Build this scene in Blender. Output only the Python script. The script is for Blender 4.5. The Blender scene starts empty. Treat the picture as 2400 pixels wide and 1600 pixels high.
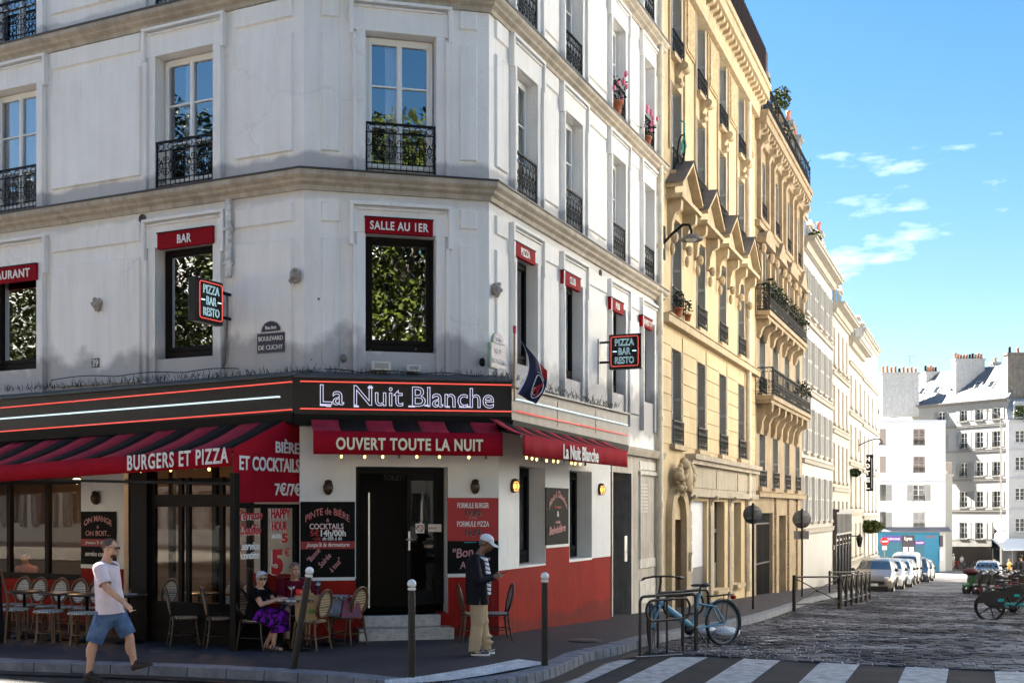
import bpy, bmesh, math, random
from mathutils import Vector, Matrix, Quaternion
sc = bpy.context.scene
COL = sc.collection
PI = math.pi
rnd = random.Random(7)
# ---------------------------------------------------------------- camera, sky, sun, exposure
CAMZ, F, HY = 2.1, 2700.0, 1195.0
cd = bpy.data.cameras.new('camera'); cam = bpy.data.objects.new('camera', cd); COL.objects.link(cam)
cam.location = (0, 0, CAMZ); cam.rotation_euler = (PI/2, 0, 0)
cd.sensor_width = 36; cd.lens = 36*F/2400; cd.shift_y = (HY-800)/2400; cd.clip_end = 4000; cd.clip_start = .1
sc.camera = cam
SUN_EL = math.radians(44); SUN_H = Vector((-.80, .60))      # horizontal direction towards the sun
w = bpy.data.worlds.new('World'); sc.world = w; w.use_nodes = True
nt = w.node_tree; nt.nodes.clear()
def wn(t, **k):
    n = nt.nodes.new(t)
    for a, b in k.items(): setattr(n, a, b)
    return n
out = wn('ShaderNodeOutputWorld'); bg = wn('ShaderNodeBackground')
sky = wn('ShaderNodeTexSky', sky_type='NISHITA', sun_disc=False)
sky.sun_elevation = SUN_EL; sky.sun_rotation = math.atan2(SUN_H.x, SUN_H.y)
sky.air_density = 1.3; sky.dust_density = .6; sky.ozone_density = 2.5
bg.inputs['Strength'].default_value = .05
# a few thin clouds low over the street's end, laid on the sky by direction
tc = wn('ShaderNodeTexCoord'); mp = wn('ShaderNodeMapping'); mp.inputs['Scale'].default_value = (5, 5, 16)
nz = wn('ShaderNodeTexNoise'); nz.inputs['Scale'].default_value = 1.0; nz.inputs['Detail'].default_value = 7; nz.inputs['Roughness'].default_value = .55
mp.inputs['Location'].default_value = (2.2, .3, .1)
nt.links.new(tc.outputs['Generated'], mp.inputs['Vector']); nt.links.new(mp.outputs[0], nz.inputs['Vector'])
cr = wn('ShaderNodeValToRGB'); cr.color_ramp.elements[0].position = .61; cr.color_ramp.elements[1].position = .79
vd = wn('ShaderNodeVectorMath', operation='DISTANCE'); vd.inputs[1].default_value = (.275, .93, .238); nt.links.new(tc.outputs['Generated'], vd.inputs[0])
vm = wn('ShaderNodeMapRange'); vm.inputs[1].default_value = .0; vm.inputs[2].default_value = .11; vm.inputs[3].default_value = .05; vm.inputs[4].default_value = -.03; nt.links.new(vd.outputs['Value'], vm.inputs[0])
va = wn('ShaderNodeMath', operation='ADD'); nt.links.new(nz.outputs['Fac'], va.inputs[0]); nt.links.new(vm.outputs[0], va.inputs[1]); nt.links.new(va.outputs[0], cr.inputs[0])
mx = wn('ShaderNodeMixRGB'); mx.inputs[2].default_value = (4.6, 4.75, 4.9, 1)
hs = wn('ShaderNodeHueSaturation'); hs.inputs['Saturation'].default_value = 1.35; hs.inputs['Value'].default_value = .38
nt.links.new(sky.outputs[0], hs.inputs['Color'])
nt.links.new(cr.outputs[0], mx.inputs[0]); nt.links.new(hs.outputs[0], mx.inputs[1])
nt.links.new(mx.outputs[0], bg.inputs['Color']); nt.links.new(bg.outputs[0], out.inputs['Surface'])
sl = bpy.data.lights.new('sun', 'SUN'); sl.energy = 5.0; sl.angle = math.radians(.53); sl.color = (1, .93, .82)
so = bpy.data.objects.new('sun', sl); COL.objects.link(so)
sd = Vector((SUN_H.x*math.cos(SUN_EL), SUN_H.y*math.cos(SUN_EL), math.sin(SUN_EL)))
so.rotation_euler = sd.to_track_quat('Z', 'Y').to_euler(); so.location = (-30, 20, 40)
vs = sc.view_settings
vs.view_transform = 'Standard'; vs.look = 'None'; vs.exposure = 3.55; vs.gamma = 1; vs.use_curve_mapping = False
sc.cycles.max_bounces = 7; sc.cycles.diffuse_bounces = 4; sc.cycles.glossy_bounces = 4; sc.cycles.transmission_bounces = 4
sc.cycles.transparent_max_bounces = 12; sc.cycles.caustics_reflective = False; sc.cycles.caustics_refractive = False
sc.cycles.use_denoising = True; sc.cycles.sample_clamp_indirect = 6

# ---------------------------------------------------------------- helpers
def tag(o, label=None, cat=None, group=None, kind=None):
    if label: o['label'] = label
    if cat: o['category'] = cat
    if group: o['group'] = group
    if kind: o['kind'] = kind
    return o
def empty(name, loc=(0, 0, 0), rz=0, label=None, cat=None, group=None):
    o = bpy.data.objects.new(name, None); COL.objects.link(o)
    o.empty_display_size = .2; o.location = loc; o.rotation_euler = (0, 0, rz)
    return tag(o, label, cat, group)
def kids(o): return [c for c in bpy.data.objects if c.parent == o]
def copy_tree(o, parent=None):
    c = o.copy(); COL.objects.link(c)
    if parent: c.parent = parent
    for ch in kids(o): copy_tree(ch, c)
    return c
_cs = {}
def trig(n):
    if n not in _cs: _cs[n] = [(math.cos(2*PI*i/n), math.sin(2*PI*i/n)) for i in range(n)]
    return _cs[n]
class MB:
    def __init__(s): s.v = []; s.f = []; s.m = []; s.s = []; s.M = None
    def add(s, vs_, fs, m=0, smooth=False):
        b = len(s.v)
        if s.M is not None: vs_ = [s.M @ Vector(p) for p in vs_]
        s.v.extend([tuple(p) for p in vs_])
        for f in fs: s.f.append([b+i for i in f]); s.m.append(m); s.s.append(smooth)
        return s
    def quad(s, a, b, c, d, m=0): return s.add([a, b, c, d], [(0, 1, 2, 3)], m)
    def box(s, x0, x1, y0, y1, z0, z1, m=0):
        if x0 > x1: x0, x1 = x1, x0
        if y0 > y1: y0, y1 = y1, y0
        if z0 > z1: z0, z1 = z1, z0
        p = [(x, y, z) for z in (z0, z1) for y in (y0, y1) for x in (x0, x1)]
        return s.add(p, [(0, 2, 3, 1), (4, 5, 7, 6), (0, 1, 5, 4), (2, 6, 7, 3), (0, 4, 6, 2), (1, 3, 7, 5)], m)
    def hexa(s, p, m=0):   # 8 corner points, bottom ring (ccw) then top ring
        return s.add(p, [(3, 2, 1, 0), (4, 5, 6, 7), (0, 1, 5, 4), (1, 2, 6, 5), (2, 3, 7, 6), (3, 0, 4, 7)], m)
    def prism(s, poly, y0, y1, m=0, smooth=False):   # poly in x,z extruded along y
        n = len(poly)
        vs_ = [(x, y0, z) for x, z in poly]+[(x, y1, z) for x, z in poly]
        s.add(vs_, [tuple(range(n)), tuple(range(2*n-1, n-1, -1))], m)
        return s.add(vs_, [(i, n+i, n+(i+1) % n, (i+1) % n) for i in range(n)], m, smooth)
    def tube(s, pts, r, n=8, m=0, closed=False, smooth=True, cap=True, flat=None):
        pts = [Vector(p) for p in pts]; N = len(pts)
        rs = r if isinstance(r, (list, tuple)) else [r]*N
        cs = trig(n); up = None; vs_ = []
        for i, p in enumerate(pts):
            if closed: t = pts[(i+1) % N]-pts[i-1]
            else: t = pts[min(i+1, N-1)]-pts[max(i-1, 0)]
            if t.length < 1e-9: t = Vector((0, 0, 1))
            t.normalize()
            if up is None:
                up = Vector((0, 0, 1)) if abs(t.z) < .9 else Vector((1, 0, 0))
            a = up-t*up.dot(t)
            if a.length < 1e-6: a = t.orthogonal()
            a.normalize(); up = a; b = t.cross(a)
            fx = flat if flat else 1
            vs_ += [p+a*(c*rs[i]*fx)+b*(d*rs[i]) for c, d in cs]
        fs = []
        for i in range(N if closed else N-1):
            j = (i+1) % N
            fs += [(i*n+k, i*n+(k+1) % n, j*n+(k+1) % n, j*n+k) for k in range(n)]
        s.add(vs_, fs, m, smooth)
        if cap and not closed:
            s.add(vs_[:n], [tuple(range(n-1, -1, -1))], m); s.add(vs_[-n:], [tuple(range(n))], m)
        return s
    def lathe(s, prof, c=(0, 0, 0), n=16, m=0, smooth=True, a0=0, a1=2*PI):   # profile of (r, z)
        full = abs(a1-a0-2*PI) < 1e-6; k = n if full else n+1
        vs_ = []
        for r, z in prof:
            for i in range(k):
                a = a0+(a1-a0)*i/n
                vs_.append((c[0]+r*math.cos(a), c[1]+r*math.sin(a), c[2]+z))
        fs = []
        for j in range(len(prof)-1):
            for i in range(n):
                i2 = (i+1) % k
                fs.append((j*k+i, j*k+i2, (j+1)*k+i2, (j+1)*k+i))
        return s.add(vs_, fs, m, smooth)
    def ell(s, c, r, m=0, n=12, rot=None):
        h = n//2; vs_ = []; c = Vector(c); r = r if isinstance(r, (list, tuple)) else (r, r, r)
        for j in range(1, h):
            ph = PI*j/h
            for cx, sx in trig(n):
                p = Vector((r[0]*math.sin(ph)*cx, r[1]*math.sin(ph)*sx, r[2]*math.cos(ph)))
                if rot is not None: p = rot @ p
                vs_.append(c+p)
        t = Vector((0, 0, r[2])); t = rot @ t if rot is not None else t
        vs_ += [c+t, c-t]; T = len(vs_)-2
        fs = [((j*n+i), (j+1)*n+i, (j+1)*n+(i+1) % n, j*n+(i+1) % n) for j in range(h-2) for i in range(n)]
        fs += [(T, i, (i+1) % n) for i in range(n)]+[((h-2)*n+(i+1) % n, (h-2)*n+i, T+1) for i in range(n)]
        return s.add(vs_, fs, m, True)
    def capsule(s, p0, p1, r0, r1, n=12, m=0):
        p0, p1 = Vector(p0), Vector(p1); t = (p1-p0)
        if t.length < 1e-6: t = Vector((0, 0, 1e-4)); p1 = p0+t
        t.normalize(); pts = []; rs = []
        for k in range(5, 0, -1):
            a = PI/2*k/5.2; pts.append(p0-t*r0*math.sin(a)); rs.append(max(r0*math.cos(a), 1e-4))
        for k in range(5): pts.append(p0.lerp(p1, k/4)); rs.append(r0+(r1-r0)*k/4)
        for k in range(1, 6):
            a = PI/2*k/5.2; pts.append(p1+t*r1*math.sin(a)); rs.append(max(r1*math.cos(a), 1e-4))
        return s.tube(pts, rs, n, m)
    def mesh(s, name, mats):
        me = bpy.data.meshes.new(name)
        me.from_pydata(s.v, [], s.f)
        for m_ in (mats if isinstance(mats, (list, tuple)) else [mats]): me.materials.append(m_)
        me.polygons.foreach_set('material_index', s.m); me.polygons.foreach_set('use_smooth', s.s)
        me.update(); return me
    def build(s, name, mats, parent=None, loc=None, rz=None, bevel=0, seg=2):
        o = bpy.data.objects.new(name, s.mesh(name, mats)); COL.objects.link(o)
        if parent: o.parent = parent
        if loc is not None: o.location = loc
        if rz is not None: o.rotation_euler = (0, 0, rz)
        if bevel:
            b = o.modifiers.new('bevel', 'BEVEL'); b.width = bevel; b.segments = seg; b.limit_method = 'ANGLE'; b.angle_limit = math.radians(40)
        return o
def split_build(q, name, mats, parent, tol=.02):     # one object per group of pieces standing side by side along x
    par = list(range(len(q.v)))
    def fd(a):
        while par[a] != a: par[a] = par[par[a]]; a = par[a]
        return a
    for f in q.f:
        for i in f[1:]: par[fd(i)] = fd(f[0])
    isl = {}
    for k, f in enumerate(q.f): isl.setdefault(fd(f[0]), []).append(k)
    rng = []
    for r, fs in isl.items():
        xs = [q.v[i][0] for k in fs for i in q.f[k]]; rng.append((min(xs), max(xs), fs))
    rng.sort(key=lambda t: t[0]); groups = []
    for a, b, fs in rng:
        if groups and a < groups[-1][1]+tol: groups[-1][1] = max(groups[-1][1], b); groups[-1][2] += fs
        else: groups.append([a, b, list(fs)])
    outs = []
    for a, b, fs in groups:
        n = MB()
        for k in fs: n.add([q.v[i] for i in q.f[k]], [tuple(range(len(q.f[k])))], q.m[k], q.s[k])
        outs.append(n.build(name, mats, parent))
    return outs
def inst(me, name, parent=None, loc=(0, 0, 0), rz=0, scale=None):
    o = bpy.data.objects.new(name, me); COL.objects.link(o); o.parent = parent; o.location = loc; o.rotation_euler = (0, 0, rz)
    if scale: o.scale = scale
    return o

class Face:   # a vertical plane: x along the wall to the right, y into the wall, z up
    def __init__(s, P, d):
        s.P = Vector(P); s.d = Vector(d).normalized(); s.n = Vector((s.d.y, -s.d.x)); s.rz = math.atan2(s.d.y, s.d.x)
        s.M = Matrix.Translation((s.P.x, s.P.y, 0)) @ Matrix.Rotation(s.rz, 4, 'Z')
    def t(s, px, off=0):
        u = (px-1200)/F; Q = s.P+s.n*off
        return (u*Q.y-Q.x)/(s.d.x-u*s.d.y)
    def tz(s, px, py, off=0):
        t = s.t(px, off); Y = s.P.y+s.n.y*off+s.d.y*t
        return t, CAMZ+(HY-py)/F*Y
    def z(s, px, py, off=0): return s.tz(px, py, off)[1]
    def w(s, t, z=0, off=0):
        q = s.P+s.d*t+s.n*off; return Vector((q.x, q.y, z))
    def put(s, o, t=0, z=0, off=0, parent=None):
        o.location = s.w(t, z, off); o.rotation_euler = (0, 0, s.rz)
        if parent: o.parent = parent
        return o
A = Vector(((712-1200)/F*17.6, 17.6)); 
FC = Face(A, (.972, .2334))
tB = FC.t(1146); B = FC.w(tB).to_2d()
FR = Face(B, (.394, .919))
FL = Face(A, (.902, -.431))
tC = FR.t(1549); C = FR.w(tC).to_2d()
F2 = Face(C, (.373, .928)); t2 = F2.t(1769)
F3 = Face(F2.w(t2).to_2d(), (.379, .925)); t3 = F3.t(1880)
F4 = Face(F3.w(t3).to_2d(), (.379, .925)); t4 = F4.t(1950)
F5 = Face(F4.w(t4).to_2d(), (.379, .925)); t5 = F5.t(1989)
F6 = Face(F5.w(t5).to_2d(), (.379, .925)); t6 = F6.t(2021)
F7 = Face(F6.w(t6).to_2d(), (.379, .925)); t7 = F7.t(2057)
def gz(x, y):      # height of the road: level boulevard, the street falls away from the corner
    t = (x-B.x)*FR.d.x+(y-B.y)*FR.d.y
    if t < -1.5: return 0.
    if t < 1.5: return -.042*(t+1.5)**2/6
    if t > 112: return -.042*112
    return -.042*t
PAV = .13
def G(px, py, h=0.):
    z = 0.
    for _ in range(30):
        Y = (CAMZ-z-h)*F/(py-HY); X = (px-1200)/F*Y; z = z*.4+.6*gz(X, Y)
    return Vector((X, Y, z+h))
def P3(px, py, Y): return Vector(((px-1200)/F*Y, Y, CAMZ+(HY-py)/F*Y))

# ---------------------------------------------------------------- materials
_M = {}
def mat(name, col, rough=.6, metal=0, var=.0, scale=3., bump=0., bscale=30., col2=None, spec=.5, emit=None, estr=1., streak=0., coat=0., dirt=None, drip=0., crack=0., pos=(.3, .7)):
    if name in _M: return _M[name]
    m = bpy.data.materials.new(name); m.use_nodes = True; t = m.node_tree; b = t.nodes['Principled BSDF']
    def nn(ty, **k):
        n = t.nodes.new(ty)
        for a, v in k.items(): setattr(n, a, v)
        return n
    L = t.links.new
    b.inputs['Base Color'].default_value = (*col, 1); b.inputs['Roughness'].default_value = rough; b.inputs['Metallic'].default_value = metal
    b.inputs['Specular IOR Level'].default_value = spec
    if coat: b.inputs['Coat Weight'].default_value = coat; b.inputs['Coat Roughness'].default_value = .05
    if emit: b.inputs['Emission Color'].default_value = (*emit, 1); b.inputs['Emission Strength'].default_value = estr
    g = nn('ShaderNodeNewGeometry'); src = g.outputs['Position']
    cur = None
    if var or col2 or streak:
        n1 = nn('ShaderNodeTexNoise'); n1.inputs['Scale'].default_value = scale; n1.inputs['Detail'].default_value = 6; n1.inputs['Roughness'].default_value = .65
        L(src, n1.inputs['Vector'])
        r = nn('ShaderNodeValToRGB'); r.color_ramp.elements[0].position = pos[0]; r.color_ramp.elements[1].position = pos[1]
        c2 = col2 if col2 else tuple(c*(1-var) for c in col); c1 = col if col2 else tuple(min(1, c*(1+var*.6)) for c in col)
        r.color_ramp.elements[0].color = (*c2, 1); r.color_ramp.elements[1].color = (*c1, 1)
        L(n1.outputs['Fac'], r.inputs[0]); cur = r.outputs[0]
        if streak:
            mpn = nn('ShaderNodeMapping'); mpn.inputs['Scale'].default_value = (5, 5, .35); L(src, mpn.inputs['Vector'])
            n2 = nn('ShaderNodeTexNoise'); n2.inputs['Scale'].default_value = 1.2; n2.inputs['Detail'].default_value = 8; n2.inputs['Roughness'].default_value = .7; L(mpn.outputs[0], n2.inputs['Vector'])
            r2 = nn('ShaderNodeValToRGB'); r2.color_ramp.elements[0].position = .38; r2.color_ramp.elements[1].position = .62
            k = 1-streak; r2.color_ramp.elements[0].color = (k, k*.98, k*.95, 1); r2.color_ramp.elements[1].color = (1, 1, 1, 1); L(n2.outputs['Fac'], r2.inputs[0])
            mm = nn('ShaderNodeMixRGB', blend_type='MULTIPLY'); mm.inputs[0].default_value = 1; L(cur, mm.inputs[1]); L(r2.outputs[0], mm.inputs[2]); cur = mm.outputs[0]
        if dirt:     # soot stain in a ragged band: (z centre, half height, colour, strength)
            for zc, hh, dc, ds in dirt:
                sx = nn('ShaderNodeSeparateXYZ'); L(src, sx.inputs[0])
                n3 = nn('ShaderNodeTexNoise'); n3.inputs['Scale'].default_value = 1.7; n3.inputs['Detail'].default_value = 6; L(src, n3.inputs['Vector'])
                a1 = nn('ShaderNodeMath', operation='SUBTRACT'); L(sx.outputs[2], a1.inputs[0]); a1.inputs[1].default_value = zc
                a2 = nn('ShaderNodeMath', operation='ABSOLUTE'); L(a1.outputs[0], a2.inputs[0])
                a3 = nn('ShaderNodeMath', operation='MULTIPLY_ADD'); L(n3.outputs['Fac'], a3.inputs[0]); a3.inputs[1].default_value = 2.2*hh; a3.inputs[2].default_value = -.1*hh
                a4 = nn('ShaderNodeMath', operation='SUBTRACT'); L(a3.outputs[0], a4.inputs[0]); L(a2.outputs[0], a4.inputs[1])
                mr = nn('ShaderNodeMapRange'); L(a4.outputs[0], mr.inputs[0]); mr.inputs[1].default_value = -.12*hh; mr.inputs[2].default_value = .35*hh; mr.inputs[4].default_value = ds
                mm = nn('ShaderNodeMixRGB'); L(mr.outputs[0], mm.inputs[0]); L(cur, mm.inputs[1]); mm.inputs[2].default_value = (*dc, 1); cur = mm.outputs[0]
        if drip:      # thin run marks
            md_ = nn('ShaderNodeMapping'); md_.inputs['Scale'].default_value = (11, 11, .55); L(src, md_.inputs['Vector'])
            nd = nn('ShaderNodeTexNoise'); nd.inputs['Scale'].default_value = 1.; nd.inputs['Detail'].default_value = 9; nd.inputs['Roughness'].default_value = .6; L(md_.outputs[0], nd.inputs['Vector'])
            rd = nn('ShaderNodeMapRange'); L(nd.outputs['Fac'], rd.inputs[0]); rd.inputs[1].default_value = .58; rd.inputs[2].default_value = .72; rd.inputs[4].default_value = drip
            mm = nn('ShaderNodeMixRGB'); L(rd.outputs[0], mm.inputs[0]); L(cur, mm.inputs[1]); mm.inputs[2].default_value = (.16, .14, .12, 1); cur = mm.outputs[0]
        if crack:     # hairline cracks where a slow noise allows them
            nw = nn('ShaderNodeTexNoise'); nw.inputs['Scale'].default_value = 2.5; nw.inputs['Detail'].default_value = 4; L(src, nw.inputs['Vector'])
            aw_ = nn('ShaderNodeMixRGB', blend_type='LINEAR_LIGHT'); aw_.inputs[0].default_value = .35; L(src, aw_.inputs[1]); L(nw.outputs['Color'], aw_.inputs[2])
            vo = nn('ShaderNodeTexVoronoi', feature='DISTANCE_TO_EDGE'); vo.inputs['Scale'].default_value = .55; L(aw_.outputs[0], vo.inputs['Vector'])
            rv = nn('ShaderNodeMapRange'); L(vo.outputs['Distance'], rv.inputs[0]); rv.inputs[1].default_value = .002; rv.inputs[2].default_value = .009; rv.inputs[3].default_value = crack; rv.inputs[4].default_value = 0
            nm = nn('ShaderNodeTexNoise'); nm.inputs['Scale'].default_value = .6; L(src, nm.inputs['Vector']); rm_ = nn('ShaderNodeMapRange'); L(nm.outputs['Fac'], rm_.inputs[0]); rm_.inputs[1].default_value = .5; rm_.inputs[2].default_value = .6
            mu = nn('ShaderNodeMath', operation='MULTIPLY'); L(rv.outputs[0], mu.inputs[0]); L(rm_.outputs[0], mu.inputs[1])
            mm = nn('ShaderNodeMixRGB'); L(mu.outputs[0], mm.inputs[0]); L(cur, mm.inputs[1]); mm.inputs[2].default_value = (.12, .11, .10, 1); cur = mm.outputs[0]
        L(cur, b.inputs['Base Color'])
    if bump:
        n4 = nn('ShaderNodeTexNoise'); n4.inputs['Scale'].default_value = bscale; n4.inputs['Detail'].default_value = 5; L(src, n4.inputs['Vector'])
        bp = nn('ShaderNodeBump'); bp.inputs['Strength'].default_value = bump; bp.inputs['Distance'].default_value = .02; L(n4.outputs['Fac'], bp.inputs['Height']); L(bp.outputs[0], b.inputs['Normal'])
    _M[name] = m; return m
def glass_mat(name, fac=.25, tint=(.6, .65, .7), rough=.01, wob=.0, ior=1.5):
    m = bpy.data.materials.new(name); m.use_nodes = True; t = m.node_tree; t.nodes.clear()
    o = t.nodes.new('ShaderNodeOutputMaterial'); mx_ = t.nodes.new('ShaderNodeMixShader'); tr = t.nodes.new('ShaderNodeBsdfTransparent'); gl = t.nodes.new('ShaderNodeBsdfGlossy')
    fr = t.nodes.new('ShaderNodeFresnel'); fr.inputs[0].default_value = ior
    ad = t.nodes.new('ShaderNodeMath'); ad.operation = 'ADD'; ad.use_clamp = True; ad.inputs[1].default_value = fac; t.links.new(fr.outputs[0], ad.inputs[0])
    tr.inputs[0].default_value = (*tint, 1); gl.inputs['Roughness'].default_value = rough; gl.inputs['Color'].default_value = (.95, .97, 1, 1)
    t.links.new(ad.outputs[0], mx_.inputs[0]); t.links.new(tr.outputs[0], mx_.inputs[1]); t.links.new(gl.outputs[0], mx_.inputs[2]); t.links.new(mx_.outputs[0], o.inputs[0])
    if wob:
        n = t.nodes.new('ShaderNodeTexNoise'); n.inputs['Scale'].default_value = 2.; b = t.nodes.new('ShaderNodeBump'); b.inputs['Strength'].default_value = wob; b.inputs['Distance'].default_value = .01
        g = t.nodes.new('ShaderNodeNewGeometry'); t.links.new(g.outputs['Position'], n.inputs['Vector']); t.links.new(n.outputs['Fac'], b.inputs['Height']); t.links.new(b.outputs[0], gl.inputs['Normal'])
    _M[name] = m; return m
def emis(name, col, s):
    return mat(name, (.02, .02, .02), .4, emit=col, estr=s)
def pattern_mat(name, c1, c2, scale, kind='checker', rough=.6, rot=0.):
    m = bpy.data.materials.new(name); m.use_nodes = True; t = m.node_tree; b = t.nodes['Principled BSDF']; b.inputs['Roughness'].default_value = rough
    tcn = t.nodes.new('ShaderNodeTexCoord'); mpn = t.nodes.new('ShaderNodeMapping'); mpn.inputs['Rotation'].default_value = (0, rot, 0)
    t.links.new(tcn.outputs['Object'], mpn.inputs['Vector'])
    if kind == 'checker':
        n = t.nodes.new('ShaderNodeTexChecker'); n.inputs['Scale'].default_value = scale; n.inputs[1].default_value = (*c1, 1); n.inputs[2].default_value = (*c2, 1); t.links.new(mpn.outputs[0], n.inputs['Vector']); c = n.outputs['Color']
    else:
        n = t.nodes.new('ShaderNodeTexWave'); n.inputs['Scale'].default_value = scale; n.bands_direction = kind; n.inputs['Distortion'].default_value = 0
        t.links.new(mpn.outputs[0], n.inputs['Vector']); r = t.nodes.new('ShaderNodeValToRGB'); r.color_ramp.interpolation = 'CONSTANT'; r.color_ramp.elements[1].position = .5
        r.color_ramp.elements[0].color = (*c1, 1); r.color_ramp.elements[1].color = (*c2, 1); t.links.new(n.outputs['Fac'], r.inputs[0]); c = r.outputs[0]
    t.links.new(c, b.inputs['Base Color']); _M[name] = m; return m

PLASTER = mat('plaster', (.87, .855, .835), .85, var=.07, scale=.9, streak=.05, bump=.35, bscale=22, drip=.14, crack=.12, dirt=[(4.2, .55, (.25, .245, .265), .68), (7.42, .16, (.27, .27, .29), .6), (6.98, .12, (.45, .43, .41), .4), (10.35, .14, (.3, .3, .31), .5)])
WHITEP = mat('white_paint', (.80, .79, .77), .7, var=.06, scale=2, drip=.10, crack=.1, bump=.12, bscale=25)
REDP = mat('red_paint', (.33, .015, .010), .7, spec=.12, var=.2, scale=2.5, bump=.12, bscale=25, streak=.12, drip=.15, dirt=[(.1, .22, (.05, .022, .018), .4)])
STONE = mat('moulding', (.50, .44, .36), .85, var=.25, scale=1.5, streak=.25)
LEAD = mat('lead', (.05, .05, .055), .5, var=.3)
BLACK = mat('black_paint', (.005, .0045, .0045), .55, var=.3, spec=.15)
DARKWOOD = mat('dark_wood', (.008, .0055, .0045), .55, var=.3, scale=8, spec=.12)
IRON = mat('wrought_iron', (.005, .005, .006), .55, spec=.2)
WFRAME = mat('window_frame', (.80, .80, .79), .45)
BURG = mat('burgundy_frame', (.10, .012, .012), .4)
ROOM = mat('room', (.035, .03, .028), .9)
CURT = mat('curtain', (.75, .76, .80), .9)
GLASS = glass_mat('window_glass', .24, (.8, .83, .9), wob=.1)
MIRROR = glass_mat('mirror_glass', .5, (.35, .35, .35), wob=.1)
SHOPGL = glass_mat('shop_glass', .0, (.92, .93, .93), ior=1.28)
REDCL = mat('red_canvas', (.33, .006, .018), .8, spec=.1, var=.14, scale=4, bump=.2, bscale=60)
REDCL2 = mat('stripe_canvas', (.36, .03, .05), .85, spec=.1, var=.25, scale=5, bump=.2, bscale=60)
BLKCL = mat('black_canvas', (.010, .009, .008), .85, var=.3, spec=.15)
WTXT = mat('white_lettering', (.80, .78, .74), .6)
RTXT = mat('red_lettering', (.5, .012, .015), .5)
NRED = emis('red_neon', (1, .11, .08), .10)
NWHT = emis('white_neon', (.75, .95, 1), .10)
NBLU = emis('blue_neon', (.55, .9, 1), .2)
BULB = emis('bulb', (1, .62, .16), .5)
STEEL = mat('steel', (.45, .45, .45), .35, metal=1)
GREY = mat('grey_metal', (.14, .135, .13), .5, var=.15)
SIGNRED = mat('sign_red', (.27, .006, .012), .7, var=.05, spec=.08)

# text: a mesh lying on a wall face, x right, z up, its front towards -y
def text_mesh(s, w=None, h=None, bold=.012, shear=0., depth=.004, outline=0., align='L', space=1., name='lettering', mats=None):
    cu = bpy.data.curves.new(name, 'FONT'); cu.body = s; cu.size = 1; cu.shear = shear; cu.space_character = space; cu.space_line = .9
    cu.align_x = 'CENTER'; cu.resolution_u = 3
    if outline: cu.fill_mode = 'NONE'; cu.bevel_depth = outline; cu.bevel_resolution = 1
    else: cu.extrude = depth; cu.offset = bold
    o = bpy.data.objects.new(name, cu); COL.objects.link(o)
    dg = bpy.context.evaluated_depsgraph_get(); me = bpy.data.meshes.new_from_object(o.evaluated_get(dg))
    bpy.data.objects.remove(o); bpy.data.curves.remove(cu)
    xs = [v.co.x for v in me.vertices]; ys = [v.co.y for v in me.vertices]
    cx, cy = (min(xs)+max(xs))/2, (min(ys)+max(ys))/2; W, H = max(xs)-min(xs), max(ys)-min(ys)
    sy = h/H if h else w/W
    sx = w/W if w else sy
    sz = 1. if not outline else sy
    for v in me.vertices: v.co = ((v.co.x-cx)*sx, -v.co.z*sz, (v.co.y-cy)*sy)
    me.materials.clear(); me.materials.append(mats or WTXT)
    return me
def text(s, parent, x, z, w=None, h=None, y=-.006, m=None, name='lettering', rot=0, **k):
    o = bpy.data.objects.new(name, text_mesh(s, w, h, mats=m, **k)); COL.objects.link(o); o.parent = parent
    o.location = (x, y, z); o.rotation_euler = (0, rot, 0); return o
def arc_text(s, parent, x, z, w, h, sag, y=-.006, m=None, **k):     # letters on an arch: one mesh
    me = text_mesh(s, w, h, mats=m, **k)
    for v in me.vertices:
        q = v.co.x/(w/2); v.co.z += sag*(1-q*q)-sag/2; 
    return inst(me, 'lettering', parent, (x, y, z))
def apply_mods(o):
    dg = bpy.context.evaluated_depsgraph_get(); me = bpy.data.meshes.new_from_object(o.evaluated_get(dg)); old = o.data
    o.modifiers.clear(); o.data = me; bpy.data.meshes.remove(old); return o

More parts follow.
